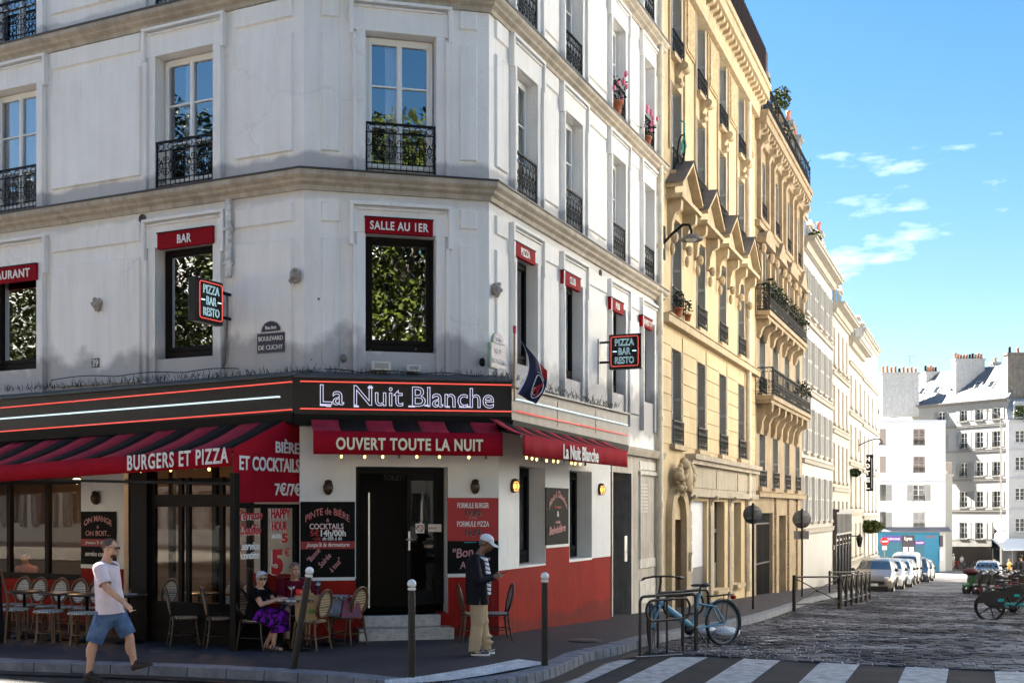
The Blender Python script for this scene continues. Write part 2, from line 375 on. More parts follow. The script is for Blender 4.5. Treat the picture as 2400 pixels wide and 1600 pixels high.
# wall with rectangular openings, reveals and a dark room behind each; materials: 0 wall, 1 reveal, 2 room
def wall_mb(x0, x1, z0, z1, holes, depth=.28, room=1.3, mb=None, zones=None):
    mb = mb or MB()
    xs = sorted({x0, x1}|{h[i] for h in holes for i in (0, 1) if x0 < h[i] < x1})
    zs = sorted({z0, z1}|{h[i] for h in holes for i in (2, 3) if z0 < h[i] < z1}|{z for z in (zones or []) if z0 < z < z1})
    for i in range(len(xs)-1):
        for j in range(len(zs)-1):
            cx, cz = (xs[i]+xs[i+1])/2, (zs[j]+zs[j+1])/2
            if any(h[0] < cx < h[1] and h[2] < cz < h[3] for h in holes): continue
            mb.quad((xs[i], 0, zs[j]), (xs[i+1], 0, zs[j]), (xs[i+1], 0, zs[j+1]), (xs[i], 0, zs[j+1]), 0)
    for h in holes:
        a, b, c, d = h[:4]; D = depth
        mb.quad((a, 0, c), (a, 0, d), (a, D, d), (a, D, c), 1); mb.quad((b, 0, d), (b, 0, c), (b, D, c), (b, D, d), 1)
        mb.quad((a, 0, d), (b, 0, d), (b, D, d), (a, D, d), 1); mb.quad((b, 0, c), (a, 0, c), (a, D, c), (b, D, c), 1)
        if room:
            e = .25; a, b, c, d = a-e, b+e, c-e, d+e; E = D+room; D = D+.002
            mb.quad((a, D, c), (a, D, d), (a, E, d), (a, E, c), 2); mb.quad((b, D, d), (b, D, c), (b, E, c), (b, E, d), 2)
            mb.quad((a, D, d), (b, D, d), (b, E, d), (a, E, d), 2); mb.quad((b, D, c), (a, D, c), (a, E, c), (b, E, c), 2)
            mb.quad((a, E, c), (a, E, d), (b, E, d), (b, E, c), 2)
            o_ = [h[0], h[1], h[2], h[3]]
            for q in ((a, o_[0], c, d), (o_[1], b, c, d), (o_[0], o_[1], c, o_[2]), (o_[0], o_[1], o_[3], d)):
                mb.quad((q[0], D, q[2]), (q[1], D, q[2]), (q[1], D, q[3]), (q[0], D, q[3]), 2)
    return mb
# ================================================================ setting: ground
def sweep(path, prof, m=0, mb=None, smooth=False, dz=None, caps=True):   # profile (out, z) along a plan polyline, wall on the left-hand far side
    mb = mb or MB(); n = len(path); P = [Vector(p).to_2d() for p in path]
    seg = [(P[i+1]-P[i]).normalized() for i in range(n-1)]; nr = [Vector((d.y, -d.x)) for d in seg]
    mit = [nr[0]]+[(nr[i]+nr[i+1])/(1+nr[i].dot(nr[i+1])) for i in range(n-2)]+[nr[-1]]
    k = len(prof); vs_ = []
    for i in range(n):
        for o, z in prof:
            q = P[i]+mit[i]*o; vs_.append((q.x, q.y, z+(dz[i] if dz else 0)))
    fs = [(i*k+j, (i+1)*k+j, (i+1)*k+j+1, i*k+j+1) for i in range(n-1) for j in range(k-1)]
    mb.add(vs_, fs, m, smooth)
    if caps: mb.add(vs_[:k], [tuple(range(k))], m); mb.add(vs_[-k:], [tuple(range(k-1, -1, -1))], m)
    return mb
def cobble_mat():
    m = bpy.data.materials.new('cobbles'); m.use_nodes = True; t = m.node_tree; b = t.nodes['Principled BSDF']; L = t.links.new
    g = t.nodes.new('ShaderNodeNewGeometry'); mp_ = t.nodes.new('ShaderNodeMapping'); mp_.inputs['Rotation'].default_value = (0, 0, -math.radians(68)); L(g.outputs['Position'], mp_.inputs[0])
    n0 = t.nodes.new('ShaderNodeTexNoise'); n0.inputs['Scale'].default_value = 2.6; n0.inputs['Detail'].default_value = 3; L(mp_.outputs[0], n0.inputs['Vector'])
    a0 = t.nodes.new('ShaderNodeMixRGB'); a0.blend_type = 'LINEAR_LIGHT'; a0.inputs[0].default_value = .16; L(mp_.outputs[0], a0.inputs[1]); L(n0.outputs['Color'], a0.inputs[2])
    br = t.nodes.new('ShaderNodeTexBrick'); L(a0.outputs[0], br.inputs['Vector']); br.inputs['Scale'].default_value = 1; br.inputs['Brick Width'].default_value = .20; br.inputs['Row Height'].default_value = .13
    br.inputs['Mortar Size'].default_value = .016; br.inputs['Mortar Smooth'].default_value = .6; br.inputs['Color1'].default_value = (.035, .029, .028, 1); br.inputs['Color2'].default_value = (.13, .115, .112, 1); br.inputs['Mortar'].default_value = (.006, .005, .0045, 1); br.inputs['Bias'].default_value = -.2
    n1 = t.nodes.new('ShaderNodeTexNoise'); n1.inputs['Scale'].default_value = .55; n1.inputs['Detail'].default_value = 6; L(g.outputs['Position'], n1.inputs['Vector'])
    r1 = t.nodes.new('ShaderNodeValToRGB'); r1.color_ramp.elements[0].color = (.35, .33, .31, 1); r1.color_ramp.elements[1].color = (1.2, 1.2, 1.2, 1); r1.color_ramp.elements[0].position = .36; r1.color_ramp.elements[1].position = .62; L(n1.outputs['Fac'], r1.inputs[0])
    mm = t.nodes.new('ShaderNodeMixRGB'); mm.blend_type = 'MULTIPLY'; mm.inputs[0].default_value = 1; L(br.outputs['Color'], mm.inputs[1]); L(r1.outputs[0], mm.inputs[2]); L(mm.outputs[0], b.inputs['Base Color'])
    r2 = t.nodes.new('ShaderNodeMapRange'); L(n1.outputs['Fac'], r2.inputs[0]); r2.inputs[1].default_value = .35; r2.inputs[2].default_value = .65; r2.inputs[3].default_value = .7; r2.inputs[4].default_value = .30; L(r2.outputs[0], b.inputs['Roughness'])
    n2 = t.nodes.new('ShaderNodeTexNoise'); n2.inputs['Scale'].default_value = 45; L(g.outputs['Position'], n2.inputs['Vector'])
    h = t.nodes.new('ShaderNodeMath'); h.operation = 'MULTIPLY_ADD'; L(n2.outputs['Fac'], h.inputs[0]); h.inputs[1].default_value = .35
    iv = t.nodes.new('ShaderNodeMath'); iv.operation = 'SUBTRACT'; iv.inputs[0].default_value = 1; L(br.outputs['Fac'], iv.inputs[1]); L(iv.outputs[0], h.inputs[2])
    bp = t.nodes.new('ShaderNodeBump'); bp.inputs['Distance'].default_value = .06; bp.inputs['Strength'].default_value = 1; L(h.outputs[0], bp.inputs['Height']); L(bp.outputs[0], b.inputs['Normal'])
    return m
COBBLE = cobble_mat()
ASPH = mat('asphalt', (.036, .034, .036), .8, spec=.3, var=.45, scale=2.2, bump=.9, bscale=130)
PAVM = mat('pavement_asphalt', (.037, .034, .041), .65, spec=.35, var=.4, scale=1.1, bump=.6, bscale=140)
KERBM = mat('granite_kerb', (.165, .18, .215), .6, var=.4, scale=5, bump=.4, bscale=60)
ROADW = mat('road_paint', (.42, .42, .42), .65, var=.55, scale=6, bump=.4, bscale=90)
GUTTER = mat('gutter', (.02, .018, .017), .5, var=.4)
DIRT = mat('far_ground', (.08, .075, .07), .9, var=.3)
def tp(px=0): pass
def street(t, o):   # point t metres down the street, o metres out from the corner building's side wall
    q = B+FR.d*t+FR.n*o; return q.x, q.y
def sheet(name, us, vs_, fn, m, h=0., kind='structure'):
    mb = MB(); pts = []
    for u in us:
        for v in vs_:
            x, y = fn(u, v); pts.append((x, y, gz(x, y)+h))
    n = len(vs_)
    mb.add(pts, [(i*n+j, i*n+j+1, (i+1)*n+j+1, (i+1)*n+j) for i in range(len(us)-1) for j in range(n-1)], 0, True)
    o = mb.build(name, m); tag(o, kind=kind); return o
def ar(a, b, s):
    k = max(1, int(round((b-a)/s))); return [a+(b-a)*i/k for i in range(k+1)]
sheet('ground', [-1500, -600, -200]+ar(-90, -12, 13)+ar(-8, 8, 1)+ar(12, 160, 8)+[250, 600, 1600], [-1500, -400, -100]+ar(-60, 80, 10)+[200, 600, 1500], street, DIRT, -.03)
sheet('road', ar(-60, -4, 8)+ar(-2, 2, .5)+ar(4, 8, 4), ar(-60, 80, 5), street, ASPH)
sheet('cobbled_street', ar(40, 92, 4), ar(1, 17, 1), street, COBBLE, .012)
def sett_mat():
    m = bpy.data.materials.new('setts'); m.use_nodes = True; t = m.node_tree; b = t.nodes['Principled BSDF']; L = t.links.new
    g = t.nodes.new('ShaderNodeNewGeometry'); n1 = t.nodes.new('ShaderNodeTexNoise'); n1.inputs['Scale'].default_value = .5; n1.inputs['Detail'].default_value = 5; L(g.outputs['Position'], n1.inputs['Vector'])
    r = t.nodes.new('ShaderNodeValToRGB'); r.color_ramp.elements[0].color = (.009, .007, .0075, 1); r.color_ramp.elements[1].color = (.066, .070, .088, 1)
    ad = t.nodes.new('ShaderNodeMath'); ad.operation = 'MULTIPLY_ADD'; ad.inputs[1].default_value = .7; L(g.outputs['Random Per Island'], ad.inputs[0])
    mr = t.nodes.new('ShaderNodeMapRange'); L(n1.outputs['Fac'], mr.inputs[0]); mr.inputs[1].default_value = .38; mr.inputs[2].default_value = .64; mr.inputs[3].default_value = 0; mr.inputs[4].default_value = .5; L(mr.outputs[0], ad.inputs[2])
    L(ad.outputs[0], r.inputs[0]); L(r.outputs[0], b.inputs['Base Color'])
    m2 = t.nodes.new('ShaderNodeMapRange'); L(mr.outputs[0], m2.inputs[0]); m2.inputs[2].default_value = .5; m2.inputs[3].default_value = .75; m2.inputs[4].default_value = .42; L(m2.outputs[0], b.inputs['Roughness'])
    m3 = t.nodes.new('ShaderNodeMapRange'); L(mr.outputs[0], m3.inputs[0]); m3.inputs[2].default_value = .5; m3.inputs[3].default_value = .12; m3.inputs[4].default_value = .45; L(m3.outputs[0], b.inputs['Specular IOR Level'])
    n2 = t.nodes.new('ShaderNodeTexNoise'); n2.inputs['Scale'].default_value = 60; L(g.outputs['Position'], n2.inputs['Vector']); bp = t.nodes.new('ShaderNodeBump'); bp.inputs['Strength'].default_value = .6; bp.inputs['Distance'].default_value = .01; L(n2.outputs['Fac'], bp.inputs['Height']); L(bp.outputs[0], b.inputs['Normal'])
    return m
mb = MB(); r0 = random.Random(12); tt = -.3
while tt < 40:      # hand-laid setts in uneven courses
    hh = r0.uniform(.132, .146); o_ = 1.0+r0.uniform(-.2, 0)
    while o_ < 17:
        ww = r0.uniform(.165, .215); h0 = r0.uniform(-.003, .004); tl1, tl2 = r0.uniform(-.006, .006), r0.uniform(-.005, .005); P_ = []
        sk_ = .05*math.sin(o_*.9+tt*.3)
        for e_, zz in ((.003, -.004), (.016, .008)):
            for a, c in ((0, 0), (1, 0), (1, 1), (0, 1)):
                t0_ = tt+sk_+(hh-e_ if a == 1 else e_)+r0.uniform(-.003, .003); oo = o_+(ww-e_ if c == 1 else e_)+r0.uniform(-.003, .003); x, y = street(t0_, oo)
                P_.append((x, y, gz(x, y)+.012+zz+h0+(tl1 if a else -tl1)+(tl2 if c else -tl2)))
        mb.add(P_, [(4, 7, 6, 5), (0, 4, 5, 1), (1, 5, 6, 2), (2, 6, 7, 3), (3, 7, 4, 0)], 0, False)
        o_ += ww
    tt += hh
tag(mb.build('cobbles', sett_mat()), kind='structure')
sheet('sett_bed', ar(-.3, 2, .5)+ar(4, 40, 4), ar(1, 17, 1), street, mat('sett_joint', (.008, .007, .006), .9), .006)
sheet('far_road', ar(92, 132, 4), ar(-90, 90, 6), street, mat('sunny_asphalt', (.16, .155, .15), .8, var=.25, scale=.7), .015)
MEDIAN = mat('pale_gravel', (.46, .41, .34), .9, var=.15, scale=1.5)
def blv(u, v): q = FL.w(u, 0, v); return q.x, q.y
sheet('median', ar(-70, 60, 5), ar(20, 32, 4), blv, MEDIAN, .05)  # unseen pale ground behind the camera, added to bounce sun onto the facades
# pavement along the boulevard and round the corner into the side street
kl = [G(-700, 1520, PAV), G(-260, 1536, PAV), G(0, 1549, PAV), G(350, 1560, PAV), G(700, 1576, PAV), G(930, 1597, PAV)]
ks = [G(1330, 1550, PAV), G(1378, 1529, PAV), G(1444, 1516, PAV), G(1490, 1502, PAV), G(1597, 1478, PAV), G(1750, 1450, PAV), G(1827, 1429, PAV), G(1900, 1404, PAV)]
last = ks[-1].to_2d()
mid = [G(1010, 1600, PAV), G(1110, 1598, PAV), G(1210, 1586, PAV), G(1285, 1568, PAV)]
far = []
for k in range(1, 14):
    q = last+F3.d*(5.*k); far.append(Vector((q.x, q.y, gz(q.x, q.y)+PAV)))
kerb_pts = [Vector(p) for p in kl+mid+ks+far]
def smooth_line(P, n=4):
    o = []
    for i in range(len(P)-1):
        p0, p1, p2, p3 = P[max(i-1, 0)], P[i], P[i+1], P[min(i+2, len(P)-1)]
        for k in range(n):
            u = k/n; a = (2*p1+(p2-p0)*u+(2*p0-5*p1+4*p2-p3)*u*u+(3*p1-p0-3*p2+p3)*u**3)*.5; o.append(a)
    return o+[P[-1]]
KP = smooth_line(kerb_pts, 4)
inner = []
mb = MB()
wall_line = [FL.w(-40), FL.w(-25), FL.w(-12), FL.w(-6), FL.w(-3), A, FC.w(1.5), B.to_3d(), FR.w(4), FR.w(8), C.to_3d(), F2.w(6), F3.w(0), F4.w(0), F5.w(0), F6.w(0), F7.w(0), F7.w(40)]
def resample(P, n):
    P = [Vector(p).to_2d() for p in P]; L = [0]
    for i in range(1, len(P)): L.append(L[-1]+(P[i]-P[i-1]).length)
    o = []; j = 0
    for k in range(n):
        s = L[-1]*k/(n-1)
        while j < len(P)-2 and L[j+1] < s: j += 1
        u = (s-L[j])/max(L[j+1]-L[j], 1e-6); o.append(P[j].lerp(P[j+1], u))
    return o
# strips from each kerb point back to the nearest wall point
def nearest(P, line):
    best = None
    for i in range(len(line)-1):
        a, b = Vector(line[i]).to_2d(), Vector(line[i+1]).to_2d(); d = b-a; u = max(0, min(1, (P-a).dot(d)/d.length_squared)); q = a+d*u; s = (q-P).length
        if best is None or s < best[0]: best = (s, q, i+u)
    return best
rows = []; prev = -1
for p in KP:
    s, q, idx = nearest(p.to_2d(), wall_line)
    d = (q-p.to_2d()); q = q+d.normalized()*.6
    rows.append([p.to_2d().lerp(q, k/6) for k in range(7)])
pts = [(v.x, v.y, gz(v.x, v.y)+PAV+.02*math.sin(k/6*PI/2)) for r in rows for k, v in enumerate(r)]
mb.add(pts, [(i*7+k, (i+1)*7+k, (i+1)*7+k+1, i*7+k+1) for i in range(len(rows)-1) for k in range(6)], 0, True)
tag(mb.build('pavement', PAVM), kind='structure')
# kerb: granite stones with dark joints
mb = MB(); acc = 0.
for i in range(len(KP)-1):
    a, b = KP[i], KP[i+1]; d = (b-a).to_2d()
    if d.length < .01: continue
    n_ = max(1, int(round(d.length/1.0))); dn = d.normalized(); no = Vector((dn.y, -dn.x))
    for k in range(n_):
        p, q = a.lerp(b, k/n_), a.lerp(b, (k+1)/n_); g_ = dn*.006
        p2, q2 = p.to_2d()+g_, q.to_2d()-g_; zo = rnd.uniform(-.004, .004)
        def V(v, o, z): return (v.x+no.x*o, v.y+no.y*o, gz(v.x, v.y)+z+zo)
        mb.hexa([V(p2, -.26, -.1), V(p2, .04, -.1), V(q2, .04, -.1), V(q2, -.26, -.1), V(p2, -.26, PAV+.012), V(p2, .015, PAV+.012), V(q2, .015, PAV+.012), V(q2, -.26, PAV+.012)])
tag(mb.build('kerb', KERBM, bevel=.012), kind='structure')
mb = MB(); pr = [(p.to_2d(), p) for p in KP]
L_ = [(p.x, p.y) for p in KP]
vs_ = []
for i, p in enumerate(KP):
    d = (KP[min(i+1, len(KP)-1)]-KP[max(i-1, 0)]).to_2d().normalized(); no = Vector((d.y, -d.x))
    for o in (.03, .30): q = p.to_2d()+no*o; vs_.append((q.x, q.y, gz(q.x, q.y)+.018))
mb.add(vs_, [(2*i, 2*i+1, 2*i+3, 2*i+2) for i in range(len(KP)-1)])
tag(mb.build('gutter', GUTTER), kind='structure')
# zebra crossing (each stripe runs down the street), tactile strip, parking marks
SV = F2.d
for (x0, x1, y) in ((1440, 1492, 1546), (1574, 1660, 1540), (1750, 1842, 1540), (1934, 2028, 1543), (2126, 2226, 1556), (2330, 2424, 1569), (2540, 2650, 1580)):
    a, b = G(x0, y), G(x1, y); mb = MB(); P_ = []
    for k in range(9):
        for e in (a, b): q = e.to_2d()-SV*(.5*k); P_.append((q.x, q.y, gz(q.x, q.y)+.008))
    mb.add(P_, [(2*k, 2*k+2, 2*k+3, 2*k+1) for k in range(8)])
    tag(mb.build('road_marking', ROADW), kind='structure')
TACT = pattern_mat('tactile', (.62, .62, .62), (.16, .16, .16), 9, rough=.6)
mb = MB(); tl = [(905, 1592, 1600), (990, 1583, 1598), (1060, 1572, 1592), (1140, 1558, 1580), (1215, 1543, 1566), (1268, 1550, 1556)]
vs_ = []
for px, ya, yb in tl:
    vs_ += [G(px, ya, PAV+.028), G(px, yb, PAV+.028)]
mb.add(vs_, [(2*i, 2*i+1, 2*i+3, 2*i+2) for i in range(len(tl)-1)])
for i in range(len(tl)-1):      # raised studs
    for u in ar(0, 1, .11)[:-1]:
        for v in (.15, .38, .62, .85):
            a = vs_[2*i].lerp(vs_[2*i+2], u); b = vs_[2*i+1].lerp(vs_[2*i+3], u); p = a.lerp(b, v)
            mb.lathe([(.018, 0), (.012, .007), (.001, .008)], p, 6)
tag(mb.build('tactile_paving', mat('tactile_paint', (.60, .60, .60), .6, var=.35, scale=9)), kind='structure')
for (x0, y0, x1, y1, wd) in ((1782, 1494, 1862, 1495, .10), (1795, 1504, 1830, 1500, .12), (1770, 1512, 1800, 1509, .12), (1720, 1521, 1755, 1517, .12), (1630, 1530, 1700, 1524, .12), (1490, 1541, 1600, 1535, .08), (1790, 1428, 1850, 1420, .08), (1865, 1472, 1922, 1466, .08), (1905, 1489, 2010, 1487, .10), (2065, 1500, 2130, 1497, .1), (2030, 1531, 2120, 1530, .08), (2258, 1407, 2280, 1404, .35), (2260, 1420, 2330, 1421, .08), (2210, 1490, 2270, 1488, .08), (1870, 1450, 1925, 1448, .06), (2000, 1418, 2050, 1407, .06)):
    a, b = G(x0, y0), G(x1, y1); d = (b-a).to_2d().normalized(); no = Vector((-d.y, d.x))*wd/2; mb = MB()
    mb.add([(v.x+s*no.x, v.y+s*no.y, gz(v.x, v.y)+.02) for v, s in ((a, -1), (b, -1), (b, 1), (a, 1))], [(0, 1, 2, 3)])
    tag(mb.build('road_marking', ROADW), kind='structure')
# manhole and grate on the pavement
for (px, py, r, sq) in ((410, 1519, .34, 0), (1370, 1499, .25, 1)):
    p = G(px, py, PAV+.026); mb = MB()
    mb.lathe([(.001, .004), (r*.86, .004), (r*.88, -.002), (r*.93, -.002), (r*.95, .004), (r, .003), (r, -.02)], p, 28)
    o = mb.build('manhole_cover', mat('cast_iron_lid', (.03, .028, .027), .5, var=.4, scale=20, bump=.5, bscale=90))
    tag(o, ['round manhole cover in the pavement before the terrace', 'round drain cover in the pavement beside the red wall'][sq], 'manhole')

# ================================================================ corner building
def railing_mesh(w=1.0, h=.78, name='railing'):
    mb = MB(); r = .009
    mb.box(-w/2, w/2, -.022, .022, h-.03, h); mb.box(-w/2, w/2, -.012, .012, h-.165, h-.15)
    mb.box(-w/2, w/2, -.012, .012, .05, .066); mb.box(-w/2, w/2, -.012, .012, .15, .162)
    for x in (-w/2+.01, w/2-.01): mb.box(x-.01, x+.01, -.012, .012, 0, h)
    n = max(3, int(round(w/.17))); s = w/n
    for i in range(n):
        x = -w/2+s*(i+.5)
        mb.tube([(x+.05*c, 0, h-.09+.05*d) for c, d in trig(10)], r*.8, 5, closed=True)
        mb.box(x-s/2-.005, x-s/2+.005, -.006, .006, .06, h-.15)
        for sg in (-1, 1):
            for zc, zs in ((.27, 1), (.48, -1)):
                pts = []
                for k in range(15):
                    a = k/14*2.3*PI; q = .078*(1-k/18); pts.append((x+sg*(.055-q*math.cos(a)*.7), 0, zc+zs*q*math.sin(a)))
                mb.tube(pts, r*.75, 5)
        mb.tube([(x+.032*c, 0, .385+.045*d) for c, d in trig(8)], r*.8, 5, closed=True)
        mb.box(x-.004, x+.004, -.005, .005, 0.0, .16)
    return mb.mesh(name, IRON)
RAIL = railing_mesh()
def casement(parent, face, t0, t1, z0, z1, depth=.2, leaves=2, bars=(.36, .69), frame=WFRAME, glass=GLASS, curtain=None, fw=.055, name='window', tilt=0):
    """Window frame part with panes and curtain as sub-parts; origin at its sill's middle."""
    w, h = t1-t0, z1-z0; mb = MB(); pg = MB(); x0, x1 = -w/2, w/2
    mb.box(x0, x0+fw, -.035, .035, 0, h); mb.box(x1-fw, x1, -.035, .035, 0, h)
    mb.box(x0+fw, x1-fw, -.035, .035, h-fw*1.2, h); mb.box(x0+fw, x1-fw, -.035, .035, 0, fw*1.9)
    lw = (w-2*fw)/leaves
    for i in range(leaves):
        a = x0+fw+lw*i; b = a+lw; k = fw*.8; zb, zt = fw*1.9, h-fw*1.2
        mb.box(a, a+k, -.05, .02, zb, zt); mb.box(b-k, b, -.05, .02, zb, zt); mb.box(a+k, b-k, -.05, .02, zb, zb+k*1.5); mb.box(a+k, b-k, -.05, .02, zt-k, zt)
        for q in bars: mb.box(a+k, b-k, -.045, .005, zb+(zt-zb)*(1-q)-.014, zb+(zt-zb)*(1-q)+.014)
        pg.quad((a+k, -.012, zb), (b-k, -.012, zb), (b-k, -.012, zt), (a+k, -.012, zt))
    if leaves == 2: mb.box(-.028, .028, -.06, -.05, fw*1.9, h-fw*1.2)
    o = face.put(mb.build(name, frame, bevel=.006, seg=1), (t0+t1)/2, z0, -depth, parent)
    pg.build('pane', glass, o)
    if curtain:
        cm = MB()
        for a, b in curtain:
            n = 40; a_, b_ = x0+w*a, x0+w*b; vs_ = []
            for i in range(n+1):
                x = a_+(b_-a_)*i/n; y = .07+.02*math.sin(i*1.35+a*9)+.012*math.sin(i*.6)
                vs_ += [(x, y, .02), (x, y, h-.05)]
            cm.add(vs_, [(2*i, 2*i+2, 2*i+3, 2*i+1) for i in range(n)], 0, True)
        cm.build('curtain', CURT, o)
    return o
def rail_at(parent, face, t0, t1, z, depth=-.02, me=None, hs=1., name='balcony_railing'):
    o = inst(me or RAIL, name, parent); face.put(o, (t0+t1)/2, z, -depth); o.scale = (t1-t0, 1, hs); return o
def surround(mb, t0, t1, z0, z1, sw=.2, head=.4, ears=.5):
    # stepped plaster frame: inner flat band, outer ridge, ears at the head
    d1, d2 = .05, .105
    for sx, e in ((t0, -1), (t1, 1)):
        mb.box(sx, sx+e*(sw-.06), -d1, 0, z0, z1); 
        mb.box(sx+e*(sw-.06), sx+e*sw, -d2, 0, z0, z1+head-ears)
        mb.box(sx+e*(sw-.06+.05), sx+e*(sw+.05), -d2, 0, z1+head-ears, z1+head)
    mb.box(t0-sw+.01, t1+sw-.01, -d1, 0, z1, z1+head-.06)
    mb.box(t0-sw-.05, t1+sw+.05, -d2, 0, z1+head, z1+head+.05)
    mb.box(t0-sw+.07, t1+sw-.07, -d2+.015, 0, z1+head-.07, z1+head-.045)
def panel(mb, t0, t1, z0, z1, d=.04):
    # raised field with a chamfered edge
    e = .018
    mb.add([(t0, 0, z0), (t1, 0, z0), (t1, 0, z1), (t0, 0, z1), (t0+e, -d, z0+e), (t1-e, -d, z0+e), (t1-e, -d, z1-e), (t0+e, -d, z1-e)],
           [(4, 5, 6, 7), (0, 1, 5, 4), (1, 2, 6, 5), (2, 3, 7, 6), (3, 0, 4, 7)])
corner = empty('corner_building', A.to_3d(), 0, 'white plastered corner building with a red café at its foot and sooty bands', 'building')
def on(face, mb, name, m, parent=corner, bevel=0):
    o = mb.build(name, m, parent, bevel=bevel)
    o.matrix_parent_inverse = parent.matrix_world.inverted() if False else Matrix.Identity(4)
    o.location = Vector((face.P.x, face.P.y, 0))-Vector(parent.location); o.rotation_euler = (0, 0, face.rz-parent.rotation_euler.z); return o
_oput = Face.put
def _put(s, o, t=0, z=0, off=0, parent=None):
    p = parent or o.parent
    wl = s.w(t, z, off); o.rotation_euler = (0, 0, s.rz-(p.rotation_euler.z if p else 0))
    if p:
        o.parent = p; d = wl-Vector(p.location); o.location = Matrix.Rotation(-p.rotation_euler.z, 3, 'Z') @ d
    else: o.location = wl
    return o
Face.put = _put
ROWS = [(4.56, 6.38), (7.42, 9.5), (10.36, 12.35), (13.25, 15.1), (16.1, 17.8)]
TOPZ = 19.
# openings on each face
LB = [(FL.t(368), FL.t(503))]; pw = LB[0][1]-LB[0][0]
l1 = FL.t(90); LB.append((l1-pw, l1))
for k in range(4): LB.append((LB[-1][0]-3.88, LB[-1][1]-3.88))
CB = [(FC.t(856), FC.t(1021))]
RB = [(FR.t(1206), FR.t(1255)), (FR.t(1321), FR.t(1361)), (FR.t(1431), FR.t(1462)), (FR.t(1505), FR.t(1530))]
def shelf(mats): return mats
# right hand face: first-floor openings as measured, same rows above
for fc, bays, x0, x1 in ((FL, LB, -26., 0.), (FC, CB, 0., tB), (FR, RB, 0., tC)):
    zb = 3.3
    holes = [(a, b, z0, z1) for a, b in bays for z0, z1 in ROWS]
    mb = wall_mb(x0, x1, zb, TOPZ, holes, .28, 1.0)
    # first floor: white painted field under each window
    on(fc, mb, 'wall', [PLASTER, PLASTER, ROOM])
    for a, b in bays:
        for i, (z0, z1) in enumerate(ROWS):
            sm = MB()
            if i == 0: surround(sm, a, b, 3.9, z1, .2, .42, .62)
            else: surround(sm, a, b, z0-.1 if i > 1 else 7.32, z1, .2, .42, .5)
            on(fc, sm, 'window_surround', PLASTER, bevel=.008)
    def wp(*q):
        pm = MB(); panel(pm, *q); on(fc, pm, 'wall_panel', PLASTER)
    xs = sorted([x0]+[v for ab in bays for v in ab]+[x1]); gaps = [(xs[2*i], xs[2*i+1]) for i in range(len(xs)//2)]
    for a, b in gaps:
        L0 = a+(.33 if a > x0 else .22); R0 = b-(.33 if b < x1 else .22)
        if R0-L0 < .18: continue
        if fc is FL and b == x1: L0, R0 = FL.t(553), FL.t(688)
        if fc is FC and a == x0: L0, R0 = FC.t(752), FC.t(796)
        if fc is FC and b == x1: L0, R0 = FC.t(1076), FC.t(1118)
        for i, (z0, z1) in enumerate(ROWS):
            if i == 0:
                wp(L0, R0, 4.2, 6.28); wp(L0, R0, 6.52, 6.83)
            elif i == 1:
                wp(L0, R0, 7.6, 9.42); wp(L0, R0, 9.66, 9.97)
            else:
                wp(L0, R0, z0+.25, z1+.0); wp(L0, R0, z1+.2, z1+.5)
    for j, (a, b) in enumerate(bays):
        for i, (z0, z1) in enumerate(ROWS):
            if fc is FL and j > 2 or i > 3: cu = None
            vis = not (fc is FL and j > 1) and i < 4
            cu = [(.06, .5), (.52, .97)] if (i+j) % 2 == 0 else [(.3, .52)]
            if i == 0:
                g_ = MIRROR if fc is not FR else GLASS
                casement(corner, fc, a+.02, b-.02, z0+.02, z1-.02, .2, 1, (), DARKWOOD, g_, None, .06)
            else:
                casement(corner, fc, a+.02, b-.02, z0-.08, z1-.02, .2, 2, (.35, .67), WFRAME, GLASS, cu if vis else None)
                rail_at(corner, fc, a+.01, b-.01, z0-.1)
# string courses and cornices with lead tops, mitred round the corner
path = [FL.w(-26), A.to_3d(), B.to_3d(), C.to_3d()]
def course(zt, out, hgt, name='string_course'):
    mb = sweep(path, [(0, zt-hgt), (out*.25, zt-hgt), (out*.3, zt-hgt*.75), (out*.62, zt-hgt*.6), (out*.68, zt-hgt*.45), (out*.92, zt-hgt*.32), (out, zt-hgt*.25), (out, zt)])
    sweep(path, [(out+.012, zt), (out+.02, zt+.012), (out+.02, zt+.03), (0, zt+.06)], 1, mb)
    mb.v = [(x-corner.location.x, y-corner.location.y, z) for x, y, z in mb.v]
    return mb.build(name, [STONE, LEAD], corner)
course(7.26, .2, .27); course(10.22, .2, .25); course(13.1, .22, .25); course(15.95, .2, .22); course(18.9, .5, .6, 'cornice')
# left courses sit a little higher in the photograph's storey above
mb = MB(); cp = [FL.w(-26), A.to_3d(), B.to_3d(), C.to_3d(), C.to_3d()+Vector((-11, 4.4, 0)), FL.w(-26)+Vector((4.7, 9.9, 0))]
ins = [p.to_2d() for p in cp]; cen = sum(ins, Vector((0, 0)))/len(ins)
lo = [(p.x-A.x, p.y-A.y, 18.95) for p in ins]; hi = [(p.x+(cen.x-p.x)*.12-A.x, p.y+(cen.y-p.y)*.12-A.y, 21.5) for p in ins]; n_ = len(lo)
mb.add(lo+hi, [(i, (i+1) % n_, n_+(i+1) % n_, n_+i) for i in range(n_)]+[tuple(range(n_, 2*n_))])
mb.build('roof', mat('zinc', (.28, .30, .33), .45, var=.15), corner)
mb = MB()
mb.add([(p.x-A.x, p.y-A.y, z) for z in (-.5, 18.95) for p in (ins[3], ins[4], ins[5], ins[0])], [(0, 1, 5, 4), (1, 2, 6, 5), (2, 3, 7, 6)])
mb.build('back_wall', PLASTER, corner)
